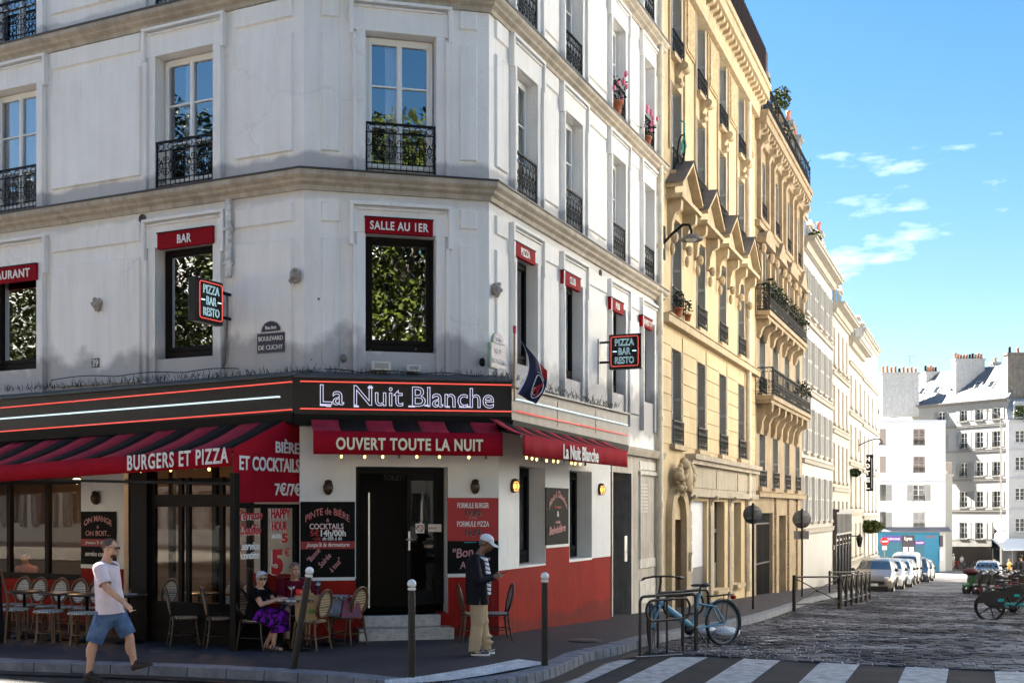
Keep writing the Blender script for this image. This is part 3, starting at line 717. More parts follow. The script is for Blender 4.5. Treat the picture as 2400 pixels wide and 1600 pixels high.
# ---- ground floor frontage: 0.22 m proud of the storeys above on the chamfer and the side street
OFF = .22
FC0 = Face(FC.w(0, 0, OFF).to_2d(), FC.d); FR0 = Face(FR.w(0, 0, OFF).to_2d(), FR.d)
bis = (FC.n+FR.n)/(1+FC.n.dot(FR.n))*OFF; Bp = B+bis
tb0 = (Bp-FC0.P).dot(FC0.d); tr0 = (Bp-FR0.P).dot(FR0.d); tr1 = FR0.t(1431); tc0 = FC0.t(702)
FZ = 3.55
def painted(fc, x0, x1, holes, zred, name):
    mb = wall_mb(x0, x1, -.5, FZ, holes, .42, 0, zones=[zred])
    for k, f in enumerate(mb.f):       # red dado on the painted wall and in its reveals
        zc = sum(mb.v[i][2] for i in f)/len(f)
        mb.m[k] = (1 if zc < zred else 0)
    return mb
# door on the chamfer
d0, d1 = FC0.t(834), FC0.t(1050); dz0, dz1 = .5, FC0.z(940, 1093)
ZR = FC0.z(780, 1356)
mb = painted(FC0, tc0, tb0, [(d0, d1, dz0, dz1)], ZR, 'frontage')
on(FC0, mb, 'ground_floor_front', [WHITEP, REDP])
wz = [FR0.tz(1217, 1090)[1], FR0.tz(1217, 1326)[1]]; w2 = [FR0.tz(1336, 1101)[1], FR0.tz(1336, 1311)[1]]
wr = [(FR0.t(1217), FR0.t(1278), wz[1], wz[0]), (FR0.t(1335), FR0.t(1387), w2[1], w2[0])]
ZR2 = FR0.z(1190, 1334)
mb = painted(FR0, tr0, tr1, wr, ZR2, 'side')
on(FR0, mb, 'ground_floor_side', [WHITEP, REDP])
mb = MB(); a, b = FR0.t(1279), FR0.t(1334)     # the red dado steps up between the two windows


for x0_, x1_, z1_ in ((a, b-.004, FR0.z(1281, 1282)), (FR0.t(1388), tr1, FR0.z(1400, 1306))):
    mb = MB(); mb.box(x0_, x1_, -.004, 0, ZR2-.02, z1_); on(FR0, mb, 'dado_step', REDP)
mb = MB(); mb.box(tr1-.001, tr1+.001, 0, .5, -.6, FZ); mb.m = [0]*len(mb.m); on(FR0, mb, 'return_wall', REDP)
for a, b, z0, z1 in wr:
    casement(corner, FR0, a+.02, b-.02, z0+.02, z1-.01, .33, 1, (), BLACK, SHOPGL, None, .07)
mb = MB()      # dark interior behind the two side windows and the door, one open room
def inroom(fc, x0, x1, z0, z1, dep, m): 
    q = MB(); y0 = .45
    q.quad((x0, dep, z0), (x0, dep, z1), (x1, dep, z1), (x1, dep, z0)); q.quad((x0, y0, z0), (x0, y0, z1), (x0, dep, z1), (x0, dep, z0))
    q.quad((x1, y0, z1), (x1, y0, z0), (x1, dep, z0), (x1, dep, z1)); q.quad((x0, y0, z0), (x0, dep, z0), (x1, dep, z0), (x1, y0, z0)); q.quad((x0, y0, z1), (x1, y0, z1), (x1, dep, z1), (x0, dep, z1))
    return on(fc, q, 'interior', m)
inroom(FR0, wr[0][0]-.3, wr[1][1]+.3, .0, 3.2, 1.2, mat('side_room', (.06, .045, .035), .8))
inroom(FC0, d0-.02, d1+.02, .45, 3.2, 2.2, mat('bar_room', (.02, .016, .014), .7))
# entrance door: dark glazed leaf set back in its opening, half hidden inner panel
dm = MB(); h = dz1-.62; wd = d1-d0
dm.box(-wd/2, -wd/2+.09, -.04, .04, 0, h); dm.box(wd/2-.09, wd/2, -.04, .04, 0, h); dm.box(-wd/2+.09, wd/2-.09, -.04, .04, h-.1, h)
x = .12
dm.box(x, x+.07, -.035, .035, 0, h-.1); dm.box(wd/2-.16, wd/2-.09, -.035, .035, 0, h-.1); dm.box(x+.07, wd/2-.16, -.035, .035, 0, .22); dm.box(x+.07, wd/2-.16, -.035, .035, h-.2, h-.1)
dr = FC0.put(dm.build('door', BLACK, bevel=.005), (d0+d1)/2, .62, -.4, corner)
pg = MB(); pg.quad((x+.07, 0, .22), (wd/2-.16, 0, .22), (wd/2-.16, 0, h-.2), (x+.07, 0, h-.2)); pg.build('pane', glass_mat('door_glass', .0, (.5, .5, .5), ior=1.25), dr)
hm = MB(); hm.box(x+.02, x+.05, -.08, -.035, .85, 1.15); hm.tube([(x-.02, -.09, 1.02), (x+.09, -.09, 1.02)], .012); hm.build('handle', STEEL, dr)
hm = MB(); hm.box(-wd/2+.2, -wd/2+.225, -.3, -.28, -.02, 1.75); hm.build('push_bar', STEEL, dr)
sm = MB(); sm.box(.26, .40, -.045, -.036, 1.12, 1.27); st = sm.build('door_sticker', WTXT, dr)
rm = MB(); rm.tube([(.33+.05*c, -.048, 1.195+.05*d) for c, d in trig(16)], .007, 5, closed=True); rm.tube([(.297, -.048, 1.228), (.363, -.048, 1.162)], .006, 5); rm.build('no_smoking_ring', RTXT, st)
sm = MB(); sm.box(.46, .67, -.045, -.036, 1.14, 1.26); s2 = sm.build('notice', WTXT, dr); text('PRIVÉ', s2, .53, 1.2, .11, .04, -.05, RTXT, bold=.01)
text('TOILETTES', dr, .02, 2.0, .46, .09, .3, mat('dim_letters', (.10, .09, .08), .6), bold=.01)
# aluminium chequer-plate steps
CHEQ = mat('chequer_plate', (.50, .48, .46), .38, metal=.8, var=.35, scale=14, bump=1., bscale=50)
stp = empty('door_steps', FC0.w((d0+d1)/2, PAV), FC0.rz, 'two chequer-plate metal steps below the café door', 'steps')
mb = MB(); mb.box(-wd/2-.0, wd/2+.02, -.42, .02, 0, .19); mb.build('lower_step', CHEQ, stp, bevel=.012)
mb = MB(); mb.box(-wd/2+.1, wd/2-.14, -.14, .42, .19, .37); mb.build('upper_step', CHEQ, stp, bevel=.012)
for k, s_ in enumerate(()): pass
# wooden-tube edge of the side entrance beyond the café and the plain pier
er = tr1+.02; p0, p1 = FR.t(1482), tC
mb = wall_mb(FR.t(1434), tC, -1.2, 3.3, [(FR.t(1437), FR.t(1480), -1.2, 2.9)], 1.0, 0)
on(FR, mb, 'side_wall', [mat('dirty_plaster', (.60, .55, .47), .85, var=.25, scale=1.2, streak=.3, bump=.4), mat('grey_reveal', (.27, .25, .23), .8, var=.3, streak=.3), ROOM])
mb = MB(); a, b = FR.t(1437), FR.t(1480); mb.box(a, b, 0, .05, -.6, 2.9); mb.box(a+.12, b-.12, -.02, 0, .2, 1.2); mb.box(a+.12, b-.12, -.02, 0, 1.4, 2.6)
o = FR.put(mb.build('side_door', mat('grey_door', (.10, .11, .11), .5, var=.2)), 0, 0, -.95, corner)
mb = MB(); mb.box(-.09, .09, -.02, 0, 0, .55); mb.lathe([(.001, 0), (.02, 0), (.02, .02), (.001, .02)], (0, -.03, .2)); FR.put(mb.build('intercom', STEEL), FR.t(1463), 1.0, .02, corner)
# moulded panels and shutters on the pier
pm = MB(); a, b = FR.t(1497), FR.t(1536)
for z0, z1 in ((-.02, .55), (.78, 1.0), (3.0, 3.2)): panel(pm, a, b, z0, z1, .03)
pm.box(a-.05, b+.05, -.06, 0, 2.9, 2.98); pm.box(a, a+.05, -.05, 0, 1.0, 2.9); pm.box(b-.05, b, -.05, 0, 1.0, 2.9)
for k in range(9): pm.box(a+.1, (a+b)/2-.04, -.03, 0, 2.05+.075*k, 2.09+.075*k)
on(FR, pm, 'pier_panels', mat('pale_wood', (.70, .67, .60), .8, var=.2, streak=.2))
sweep_m = sweep([FR.w(FR.t(1434)), FR.w(tC)], [(0, 3.28), (.1, 3.30), (.14, 3.42), (.14, 3.46), (0, 3.5)])
sweep_m.v = [(x-A.x, y-A.y, z) for x, y, z in sweep_m.v]; sweep_m.build('pier_cornice', STONE, corner)
# ---- ground floor left: piers and glazing behind the terrace
q0, q1, q2 = FL.t(600), FL.t(190), FL.t(272)
HOLE = [(FL.t(290), FL.t(596), .35, 3.1), (-13., FL.t(190), .9, 3.1), (-26., -13.4, .9, 3.1)]
mb = wall_mb(-26., 0., -.5, FZ, HOLE, .3, 0, zones=[1.12])
for k, f in enumerate(mb.f): mb.m[k] = 1 if sum(mb.v[i][2] for i in f)/len(f) < 1.12 else 0
on(FL, mb, 'terrace_wall', [WHITEP, REDP])
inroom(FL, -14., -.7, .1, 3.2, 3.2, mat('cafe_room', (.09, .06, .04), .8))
gm = MB(); pm = MB()
for a, b, z0, z1 in HOLE[:2]:
    n = max(2, int(round((b-a)/.95)))
    for i in range(n+1):
        x = a+(b-a)*i/n; gm.box(max(a, x-.045), min(b, x+.045), .12, .2, z0, z1)
    gm.box(a, b, .125, .195, z0, z0+.1); gm.box(a, b, .125, .195, z1-.1, z1); gm.box(a, b, .125, .195, 2.55, 2.62)
    pm.quad((a, .16, z0), (b, .16, z0), (b, .16, z1), (a, .16, z1))
fr_ = on(FL, gm, 'shopfront_frame', DARKWOOD); g_ = pm.build('pane', SHOPGL, fr_)

# chipped plaster and old fixing holes on the chamfer and the corner
CHIP = mat('chip_dark', (.09, .075, .06), .9, var=.4, scale=30)
for px, py, r in ((1091, 690, 5), (1101, 689, 3), (1084, 742, 4), (1111, 720, 4), (1091, 751, 3), (1096, 766, 9), (1095, 788, 7), (1094, 795, 3), (747, 701, 4), (730, 842, 3), (868, 819, 4), (975, 818, 4), (1035, 626, 3), (1054, 581, 4), (1080, 847, 3)):
    t_, z_ = FC.tz(px, py); r9 = random.Random(px); n = 9; k_ = r*.0042
    o = MB().prism([(k_*r9.uniform(.6, 1.3)*math.cos(2*PI*i/n), k_*r9.uniform(.6, 1.5)*math.sin(2*PI*i/n)) for i in range(n)], -.028 if 740 < px < 800 or px > 1070 else -.004, .01).build('plaster_chip', CHIP, corner); FC.put(o, t_, z_)
# ================================================================ café signs, awnings, lamps, terrace
def thing_on(face, name, t, z, off, label, cat, group=None):
    e = empty(name, face.w(t, z, off), face.rz, label, cat, group); return e
def neon(parent, pts, m, r=.010, name='neon_tube'):
    return MB().tube(pts, r, 8).build(name, m, parent)
OFS = .5
FCS = Face(FC.w(0, 0, OFS).to_2d(), FC.d); FRS = Face(FR.w(0, 0, OFS).to_2d(), FR.d); FLS = Face(FL.w(0, 0, OFS).to_2d(), FL.d)
mAC = A+(FL.n+FC.n)/(1+FL.n.dot(FC.n))*OFS; mBC = B+(FC.n+FR.n)/(1+FC.n.dot(FR.n))*OFS
cl, cr_ = (mAC-FCS.P).dot(FCS.d), (mBC-FCS.P).dot(FCS.d); lr = (mAC-FLS.P).dot(FLS.d); rl = (mBC-FRS.P).dot(FRS.d); rr = FRS.t(1471)
FASBLK = mat('fascia_black', (.008, .007, .007), .4, spec=.3, var=.4, scale=4)
FASGREY = mat('fascia_grey', (.11, .098, .085), .45, var=.3, scale=2, streak=.3)  # beige-grey reflected tone put into the panel's base colour
def fascia(face, x0, x1, zb0, zb1, zt0, zt1, m, label, lead):
    e = thing_on(face, 'shop_fascia', x0, 0, 0, label, 'shop sign'); L_ = x1-x0; g = .003
    mb = MB(); D = OFS-.02
    P_ = [(g, 0, zb0), (L_-g, 0, zb1), (L_-g, D, zb1), (g, D, zb0), (g, 0, zt0), (L_-g, 0, zt1), (L_-g, D, zt1), (g, D, zt0)]
    mb.hexa(P_); mb.build('box', m, e)
    mb = MB(); mb.hexa([(0, -.07, zt0+.002), (L_, -.07, zt1+.002), (L_, D, zt1+.002), (0, D, zt0+.002), (0, -.07, zt0+.03), (L_, -.07, zt1+.03), (L_, D, zt1+.16), (0, D, zt0+.16)]); mb.build('flashing', lead, e)
    mb = MB(); mb.hexa([(g, .0, zb0-.16), (L_-g, .0, zb1-.16), (L_-g, D, zb1-.16), (g, D, zb0-.16), (g, -.03, zb0-.002), (L_-g, -.03, zb1-.002), (L_-g, D, zb1-.002), (g, D, zb0-.002)]); mb.build('soffit', BLACK, e)
    return e
def nline(e, face, x0, a, b, m, off=.04, r=.010):
    (ta, za), (tb, zb) = face.tz(a[0], a[1], off), face.tz(b[0], b[1], off)
    n = 4
    for i in range(2):
        u0, u1 = i/2+.003, (i+1)/2-.003
        p = Vector((ta-x0, -off, za)).lerp(Vector((tb-x0, -off, zb)), u0); q = Vector((ta-x0, -off, za)).lerp(Vector((tb-x0, -off, zb)), u1)
        d = (q-p).normalized()
        neon(e, [p+Vector((0, off-.01, 0)), p, q, q+Vector((0, off-.01, 0))], m, r)
x0 = -15.
fl = fascia(FLS, x0, lr, FLS.z(2, 1018)-.016*8, FLS.z(690, 966), FLS.z(2, 938)-.016*8, FLS.z(690, 882), FASBLK, 'long black fascia over the red terrace awning with red and white neon lines', mat('lead_dark', (.03, .045, .05), .5, var=.3))
nline(fl, FLS, x0, (-250, 978), (685, 894), NRED); nline(fl, FLS, x0, (-250, 1001), (655, 929), NWHT, .05, .013); nline(fl, FLS, x0, (-250, 1030), (685, 959), NRED)
fc_ = fascia(FCS, cl, cr_, FCS.z(712, 970), FCS.z(1195, 976), FCS.z(712, 886), FCS.z(1195, 896), FASBLK, 'black fascia reading La Nuit Blanche in outlined neon letters above the door', LEAD)
nline(fc_, FCS, cl, (703, 893), (1200, 902), NRED); nline(fc_, FCS, cl, (703, 957), (1200, 964), NRED)
za, zb = FCS.z(955, 953, .05), FCS.z(955, 908, .05)
xa, xb = FCS.t(750, .05), FCS.t(1158, .05)
LNEON = mat('letter_tube', (.62, .60, .72), .3, emit=(.65, .65, .85), estr=.07)
tl_ = text('La Nuit Blanche', fc_, (xa+xb)/2-cl, (za+zb)/2+.01, xb-xa, (zb-za)*1.05, -.05, LNEON, outline=.013, name='neon_lettering')
# slab serifs on the tube letters
mb = MB()
for px, yb, w_ in ((757, 949, 14), (770, 951, 12), (835, 952, 12), (868, 908, 12), (965, 952, 16), (1000, 950, 10), (1050, 953, 9), (1082, 953, 12), (1096, 953, 10)):
    t_, z_ = FCS.tz(px, yb, .05); mb.tube([(t_-cl-w_/2*.0064, -.05, z_), (t_-cl+w_/2*.0064, -.05, z_)], .012, 6)
split_build(mb, 'serif_tube', LNEON, fc_)
fr = fascia(FRS, rl, rr, FRS.z(1210, 985), FRS.z(1470, 1043), FRS.z(1210, 910), FRS.z(1470, 972), FASGREY, 'streaked grey fascia on the side street with one white and one red neon line', mat('lead_pale', (.30, .27, .24), .5, var=.3))
nline(fr, FRS, rl, (1213, 935), (1472, 996), NWHT, .05, .013); nline(fr, FRS, rl, (1210, 963), (1473, 1020), NRED)
for k in (1, 2):
    MB().box((rr-rl)*k/3-.006, (rr-rl)*k/3+.006, -.006, 0, FRS.z(1340, 1005), FRS.z(1340, 948)).build('joint_strip', LEAD, fr)
# moss and dry weeds on the flashing
mb = MB(); r9 = random.Random(3)
for face, a, b in ((FLS, -6.5, lr), (FCS, cl, cr_), (FRS, rl, rr)):
    for k in range(int((b-a)*38)):
        t_ = r9.uniform(a, b); z_ = 4.16+r9.uniform(-.03, .02)
        p = face.w(t_, z_+.02, -r9.uniform(.1, .42)); q = p+Vector((r9.uniform(-.07, .07), r9.uniform(-.04, .04), r9.uniform(.03, .13)))
        mb.tube([p, p.lerp(q, .5)+Vector((0, 0, .02)), q], [.006, .004, .001], 3)
tag(mb.build('weeds', mat('dry_weeds', (.06, .05, .03), .9, var=.4)), kind='stuff')
for k, (a, b) in enumerate((((120, 893), (560, 868)), ((760, 872), (1130, 884)))):
    mb = MB(); pts = []
    for i in range(22):
        u = i/21; px = a[0]+(b[0]-a[0])*u; t_, z_ = (FLS if k == 0 else FCS).tz(px, a[1]+(b[1]-a[1])*u-2-6*abs(math.sin(u*9+k)), -.2)
        pts.append((FLS if k == 0 else FCS).w(t_, z_, -.2))
    mb.tube(pts, .007, 6); tag(mb.build('cable', BLACK), ['black cable looping along the top of the left black fascia', 'black cable lying on top of the La Nuit Blanche fascia'][k], 'cable')

# ---- awnings
def awning(face, t0, t1, oW, zW, oF, zFt, zFb, n, label, name='awning', zs=0., first=0):
    """striped sloping canopy plus hanging valance; zs = drop per metre towards negative t"""
    e = thing_on(face, name, t1, 0, 0, label, 'awning'); L_ = t1-t0
    mb = MB(); D = lambda x: x*zs
    for i in range(n):
        a, b = -L_+L_*i/n, -L_+L_*(i+1)/n
        K = 8; P_ = []
        for k in range(K+1):
            u = k/K; o = oW+(oF-oW)*u; sag = -.035*math.sin(PI*u)
            for x in (a, b): P_.append((x, -o, zW+(zFt-zW)*u+sag+D(x)))
        mb.add(P_, [(2*k, 2*k+2, 2*k+3, 2*k+1) for k in range(K)], (i+first) % 2, True)
    o1 = mb.build('canopy', [REDCL2, BLKCL], e); s_ = o1.modifiers.new('thick', 'SOLIDIFY'); s_.thickness = .006
    mb = MB(); N = max(24, int(L_*12)); P_ = []
    for i in range(N+1):
        x = -L_+L_*i/N; wv = .012*math.sin(i*.9)+.008*math.sin(i*2.3+1)
        for u in (0, .5, 1): P_.append((x, -oF-.004+wv*u*.8, zFt+(zFb-zFt)*u+D(x)))
    mb.add(P_, [(3*i+j, 3*i+3+j, 3*i+4+j, 3*i+1+j) for i in range(N) for j in (0, 1)], 0, True)
    o2 = mb.build('valance', REDCL, e); s_ = o2.modifiers.new('thick', 'SOLIDIFY'); s_.thickness = .006
    mb = MB(); mb.tube([(-L_, -oF+.03, zFt-.02+D(-L_)), (0, -oF+.03, zFt-.02)], .025, 8); mb.build('front_bar', GREY, e)
    return e
p_ = 1.7
zs_ = (FL.z(541, 1092, p_)-FL.z(0, 1128, p_))/(FL.t(541, p_)-FL.t(0, p_))
xr = FL.t(545, p_)
aw = awning(FL, xr-14, xr, .45, 3.46, p_, FL.z(541, 1049, p_), FL.z(541, 1092, p_), 34, 'long red and black striped awning over the café terrace', zs=zs_, first=0)
e = aw
ta, tb_ = FL.t(302, p_)-xr, FL.t(538, p_)-xr
zt_ = (FL.z(302, 1076, p_)+FL.z(538, 1068, p_))/2
me = text_mesh('BURGERS ET PIZZA', tb_-ta, .225, bold=.018, space=1.15)
for v in me.vertices: v.co.z += (v.co.x-(tb_-ta)/2)*zs_*1.2
inst(me, 'lettering', e, ((ta+tb_)/2, -p_-.03, zt_+.02))
# side flap: plane running from the wall to the front bar
FS = Face(FL.w(xr, 0, p_).to_2d(), -FL.n)        # x from the front bar towards the wall
zb_ = CAMZ+(HY-1177)/F*FS.P.y; zf = FL.z(545, 1049, p_); W_ = p_-.02
sf = MB(); sf.prism([(0, zb_), (W_, zb_+.02), (W_, 3.50), (W_-.42, 3.46), (0, zf)], -.006, .0)
so_ = sf.build('side_flap', REDCL, e); FS.put(so_, 0, 0, .012, e)
sx = lambda px: FS.t(px, .02)
for s_, pa, pb, ya, yb in (('BIÈRE', 645, 700, 1029, 1062), ('ET COCKTAILS', 560, 701, 1071, 1104), ('7€/7€', 643, 703, 1131, 1161)):
    a, b = sx(pa), sx(pb); z0, z1 = FS.z((pa+pb)/2, yb, .02), FS.z((pa+pb)/2, ya, .02)
    t_ = text(s_, e, 0, 0, b-a, z1-z0, 0, WTXT, bold=.02); FS.put(t_, (a+b)/2, (z0+z1)/2, .03, e)
# chamfer awning, half rolled
oF = 1.0; t0, t1 = FC.t(734, oF), FC.t(1178, oF)
aw2 = awning(FC, t0, t1, .45, FC.z(950, 978, .45)-.02, oF, FC.z(950, 1012, oF), FC.z(950, 1066, oF), 7, 'small red and black striped awning over the door reading Ouvert toute la nuit')
text('OUVERT TOUTE LA NUIT', aw2, (FC.t(787, oF)+FC.t(1131, oF))/2-t1, FC.z(950, 1041, oF), FC.t(1131, oF)-FC.t(787, oF), FC.z(950, 1026, oF)-FC.z(950, 1055, oF), -oF-.035, mat('cream_lettering', (.85, .78, .55), .6), bold=.03, space=1.1)
oR = .95; t0, t1 = FR.t(1226, oR), FR.t(1469, oR)
aw3 = awning(FR, t0, t1, .40, FR.z(1330, 1012, .4), oR, FR.z(1330, 1034, oR), FR.z(1330, 1079, oR), 15, 'red and black striped awning on the side street reading La Nuit Blanche')
a, b = FR.t(1320, oR+.03), FR.t(1402, oR+.03)
text('La Nuit Blanche', aw3, (a+b)/2-t1, FR.z(1360, 1063, oR), b-a, FR.z(1360, 1047, oR)-FR.z(1360, 1080, oR), -oR-.035, bold=.02)
def bulbs(face, off, pxs, label):
    e = thing_on(face, 'string_lights', face.t(pxs[0][0], off), face.z(*pxs[0], off), off, label, 'string lights'); t0 = face.t(pxs[0][0], off); z0 = face.z(*pxs[0], off); pts = []
    for k, (px, py) in enumerate(pxs):
        t_, z_ = face.tz(px, py, off); x, z = t_-t0, z_-z0; pts.append((x, 0, z+.05))
        if k % 4 != 3 or len(pxs) < 8: MB().ell((x, 0, z), (.02, .02, .027), n=8).build('bulb', BULB, e)
        else: MB().ell((x, 0, z), (.02, .02, .027), n=8).build('bulb', mat('dark_bulb', (.2, .17, .12), .2), e)
        MB().lathe([(.012, .02), (.012, .05)], (x, 0, z), 6).build('socket', BLACK, e)
    MB().tube(pts, .006, 5).build('wire', BLACK, e)
bulbs(FC, .9, [(800, 1069), (855, 1070), (897, 1070), (935, 1070), (977, 1070), (1030, 1070), (1099, 1071), (1139, 1072)], 'string of warm bulbs under the door awning')
bulbs(FR, .85, [(1234, 1072), (1247, 1074), (1258, 1076), (1269, 1077), (1281, 1079), (1297, 1080), (1308, 1081), (1322, 1083), (1340, 1085), (1348, 1086), (1360, 1087), (1372, 1088)], 'string of warm bulbs under the side street awning')
bulbs(FL, 1.5, [(40, 1118), (95, 1116), (150, 1113), (205, 1110), (262, 1107), (330, 1103), (400, 1101), (458, 1099), (490, 1099)], 'string of warm bulbs under the terrace awning')

# ---- red window signs
def wsign(face, pa, pb, y00, y01, s, label, dx=.78, hh=.55, ptx=None):
    off = .1; ta, tb = face.t(pa, off), face.t(pb, off); zt = face.z(pa, y00, off); zb_ = face.z(pa, y01, off); w_, h_ = tb-ta, zt-zb_
    e = thing_on(face, 'window_sign', (ta+tb)/2, (zt+zb_)/2, off, label, 'sign')
    MB().box(-w_/2, w_/2, 0, .07, -h_/2, h_/2).build('board', SIGNRED, e, bevel=.006)
    MB().box(-w_/2-.01, w_/2+.01, -.015, .075, h_/2, h_/2+.014).build('top_edge', BLACK, e)
    text(s, e, 0, 0, w_*dx, h_*hh, -.008, WTXT, bold=.02, space=1.1)
wsign(FL, -62, 84, 636, 672, 'RESTAURANT', 'red sign reading Restaurant at the left edge of the picture', .82)
wsign(FL, 368, 498, 548, 585, 'BAR', 'red sign reading Bar over the window behind the neon box', .25)
wsign(FC, 856, 1015, 508, 545, 'SALLE AU 1ER', 'wide red sign reading Salle au 1er over the chamfer window', .86)
wsign(FR, 1206, 1255, 564, 597, 'PIZZA', 'red sign reading Pizza over the first side street window', .42)
wsign(FR, 1321, 1361, 633, 664, 'CLUB', 'red sign reading Club over the second side street window', .35)
wsign(FR, 1432, 1462, 696, 724, 'PUB', 'red sign reading Pub over the third side street window', .3)
wsign(FR, 1505, 1530, 738, 763, 'OUVERT 7/7', 'red sign reading Ouvert 7/7 over the last side street window', .85)
# ---- neon blade signs
def blade(face, x0, x1, z0, z1, label, brackets, vent):
    e = empty('neon_sign', face.w((x0+x1)/2, (z0+z1)/2), face.rz, label, 'neon sign'); w_, h_ = x1-x0, z1-z0
    MB().box(-w_/2, w_/2, 0, .15, -h_/2, h_/2).build('case', FASBLK, e, bevel=.01)
    rx, rz_ = w_/2-.055, h_/2-.055; pts = []
    for cx, cz, a0 in ((rx-.04, rz_-.04, 0), (-rx+.04, rz_-.04, 90), (-rx+.04, -rz_+.04, 180), (rx-.04, -rz_+.04, 270)):
        for k in range(5): a = math.radians(a0+22.5*k); pts.append((cx+.04*math.cos(a), -.03, cz+.04*math.sin(a)))
    MB().tube(pts, .007, 6, closed=True).build('neon_border', NRED, e)
    for s_, k in (('PIZZA', 1), ('BAR', 0), ('RESTO', -1)):
        text(s_, e, 0, k*h_*.255, w_*(.36 if s_ == 'BAR' else .58), h_*.19, -.035, NBLU, outline=.007, name='neon_lettering')
    for sg in (-1, 1): MB().tube([(sg*w_*.24, -.035, 0), (sg*w_*.36, -.035, 0)], .008, 6).build('neon_dash', NBLU, e)
    for zz in (.6, -.55):
        MB().box(brackets[0], brackets[1], .05, .09, zz*h_/2-.02, zz*h_/2+.02).build('bracket', IRON, e)
    return e
tw = FL.t(548); FB = Face(FL.w(tw).to_2d()+FL.n*.95, -FL.n)
xa, xb = FB.t(459), FB.t(523); zt, zb_ = FB.z(490, 655), FB.z(490, 757)
blade(FB, xa, xb, zb_, zt, 'black neon box reading Pizza Bar Resto before the Bar window', ((xb-xa)/2, (xb-xa)/2+.95-xb), 0)
tw = FR.t(1399); FB2 = Face(FR.w(tw).to_2d(), FR.n)
xa, xb = FB2.t(1427), FB2.t(1503); zt, zb_ = FB2.z(1465, 782), FB2.z(1465, 864)
blade(FB2, xa, xb, zb_, zt, 'black neon box reading Pizza Bar Resto hung out over the side street', (-(xb-xa)/2-xa, -(xb-xa)/2), 0)
mb = MB(); z_ = FR.z(1397, 900); mb.box(-.02, .02, -.02, .02, 0, .9); o = FR.put(mb.build('sign_post', IRON, corner), FR.t(1397), z_, .03)

# ---- bulkhead lamps
def bulkhead(face, px, py, off, lit, label):
    t_, z_ = face.tz(px, py, off); e = thing_on(face, 'wall_lamp', t_, z_, off-.0, label, 'wall lamp')
    MB().lathe([(.001, 0), (.07, 0), (.075, .02), (.06, .035), (.001, .035)], n=14).build('base', mat('bronze', (.05, .035, .022), .4, metal=.5), e).rotation_euler = (PI/2, 0, 0)
    e.children[0].scale = (1, 1.45, 1)
    gm = MB(); gm.ell((0, -.075, 0), (.048, .055, .085), n=12); gm.build('glass', emis('lamp_glow', (1, .45, .1), .22) if lit else mat('amber_glass', (.12, .06, .02), .15), e)
    cm = MB()
    for a in (-40, 0, 40):
        r = math.radians(a); pts = [(math.sin(r)*.058*math.cos(q), -.02-.115*math.cos(r)*math.cos(q) if abs(math.cos(q)) > .02 else -.02, .105*math.sin(q)) for q in [(-90+20*k)*PI/180 for k in range(10)]]
        cm.tube(pts, .006, 5)
    for zz in (-.045, .045): cm.tube([(.06*math.cos(q), -.03-.085*math.sin(q), zz) for q in [PI*k/8 for k in range(9)]], .006, 5)
    cm.build('cage', _M['bronze'], e)
    hm = MB(); hm.lathe([(.062, .0), (.05, .03), (.02, .045), (.001, .046)], (0, -.05, .08), 12); hm.build('hood', _M['bronze'], e)
bulkhead(FC, 769, 1143, OFF, 0, 'unlit bronze bulkhead lamp above the Pinte de Bière board')
bulkhead(FC, 1113, 1141, OFF, 0, 'unlit bronze bulkhead lamp above the Formule Burger board')
bulkhead(FR, 1200, 1139, OFF, 1, 'glowing bulkhead lamp left of the first side window')
bulkhead(FR, 1404, 1147, OFF, 1, 'glowing bulkhead lamp at the far end of the red side wall')
bulkhead(FL, 228, 1167, .02, 0, 'unlit bulkhead lamp on the cream pier behind the walking man')
# ---- painted boards
BOARD = mat('blackboard', (.005, .0042, .004), .65, var=.3, spec=.12); BRED = mat('board_red', (.30, .010, .014), .55)
PINK = mat('chalk_pink', (.55, .25, .25), .6)
def board(face, off, pa, pb, ya, yb, label, name='menu_board'):
    ta, tb = face.t(pa, off), face.t(pb, off); pm_ = (pa+pb)/2; zt, zb_ = face.z(pm_, ya, off), face.z(pm_, yb, off)
    e = thing_on(face, name, (ta+tb)/2, zb_, off, label, 'menu board'); w_, h_ = tb-ta, zt-zb_
    MB().box(-w_/2, w_/2, 0, .02, 0, h_).build('board', BOARD, e)
    MB().box(-w_/2, w_/2, -.006, .02, -.05, -.002).build('white_edge', WTXT, e)
    return e, w_, h_
def band(e, w_, z0, z1): return MB().box(-w_/2, w_/2, -.004, 0, z0, z1).build('red_band', BRED, e)
def duo(s, e, x, z, w_, h_, fn=text, **k):     # white letters with a red shadow, as the signwriter did
    fn(s, e, x+.006, z-.008, w_, h_, y=-.007, m=RTXT, name='letter_shadow', **k) if fn is text else None
    return fn(s, e, x, z, w_, h_, y=-.012, m=mat('chalk_white', (.66, .60, .60), .6), **k) if fn is text else None
e, w_, h_ = board(FC, OFF+.025, 704, 832, 1175, 1352, 'black board reading Pinte de Bière and Cocktails left of the door')
arc_text('PINTE de BIÈRE', e, 0, h_*.83, w_*.8, .13, .12, -.008, RTXT, bold=.0); arc_text('PINTE de BIÈRE', e, -.006, h_*.838, w_*.8, .13, .12, -.012, PINK, bold=-.012)
text('&', e, 0, h_*.755, None, .05, m=PINK); duo('COCKTAILS', e, -.02, h_*.675, w_*.62, .085)
text('5€', e, -w_*.24, h_*.585, .13, .09, m=RTXT); text('14h/00h', e, w_*.1, h_*.585, w_*.46, .10, bold=.03); text('+2€', e, -w_*.2, h_*.51, .12, .05, m=RTXT); text('de 00h à 6h', e, w_*.08, h_*.515, w_*.36, .06, shear=.3)
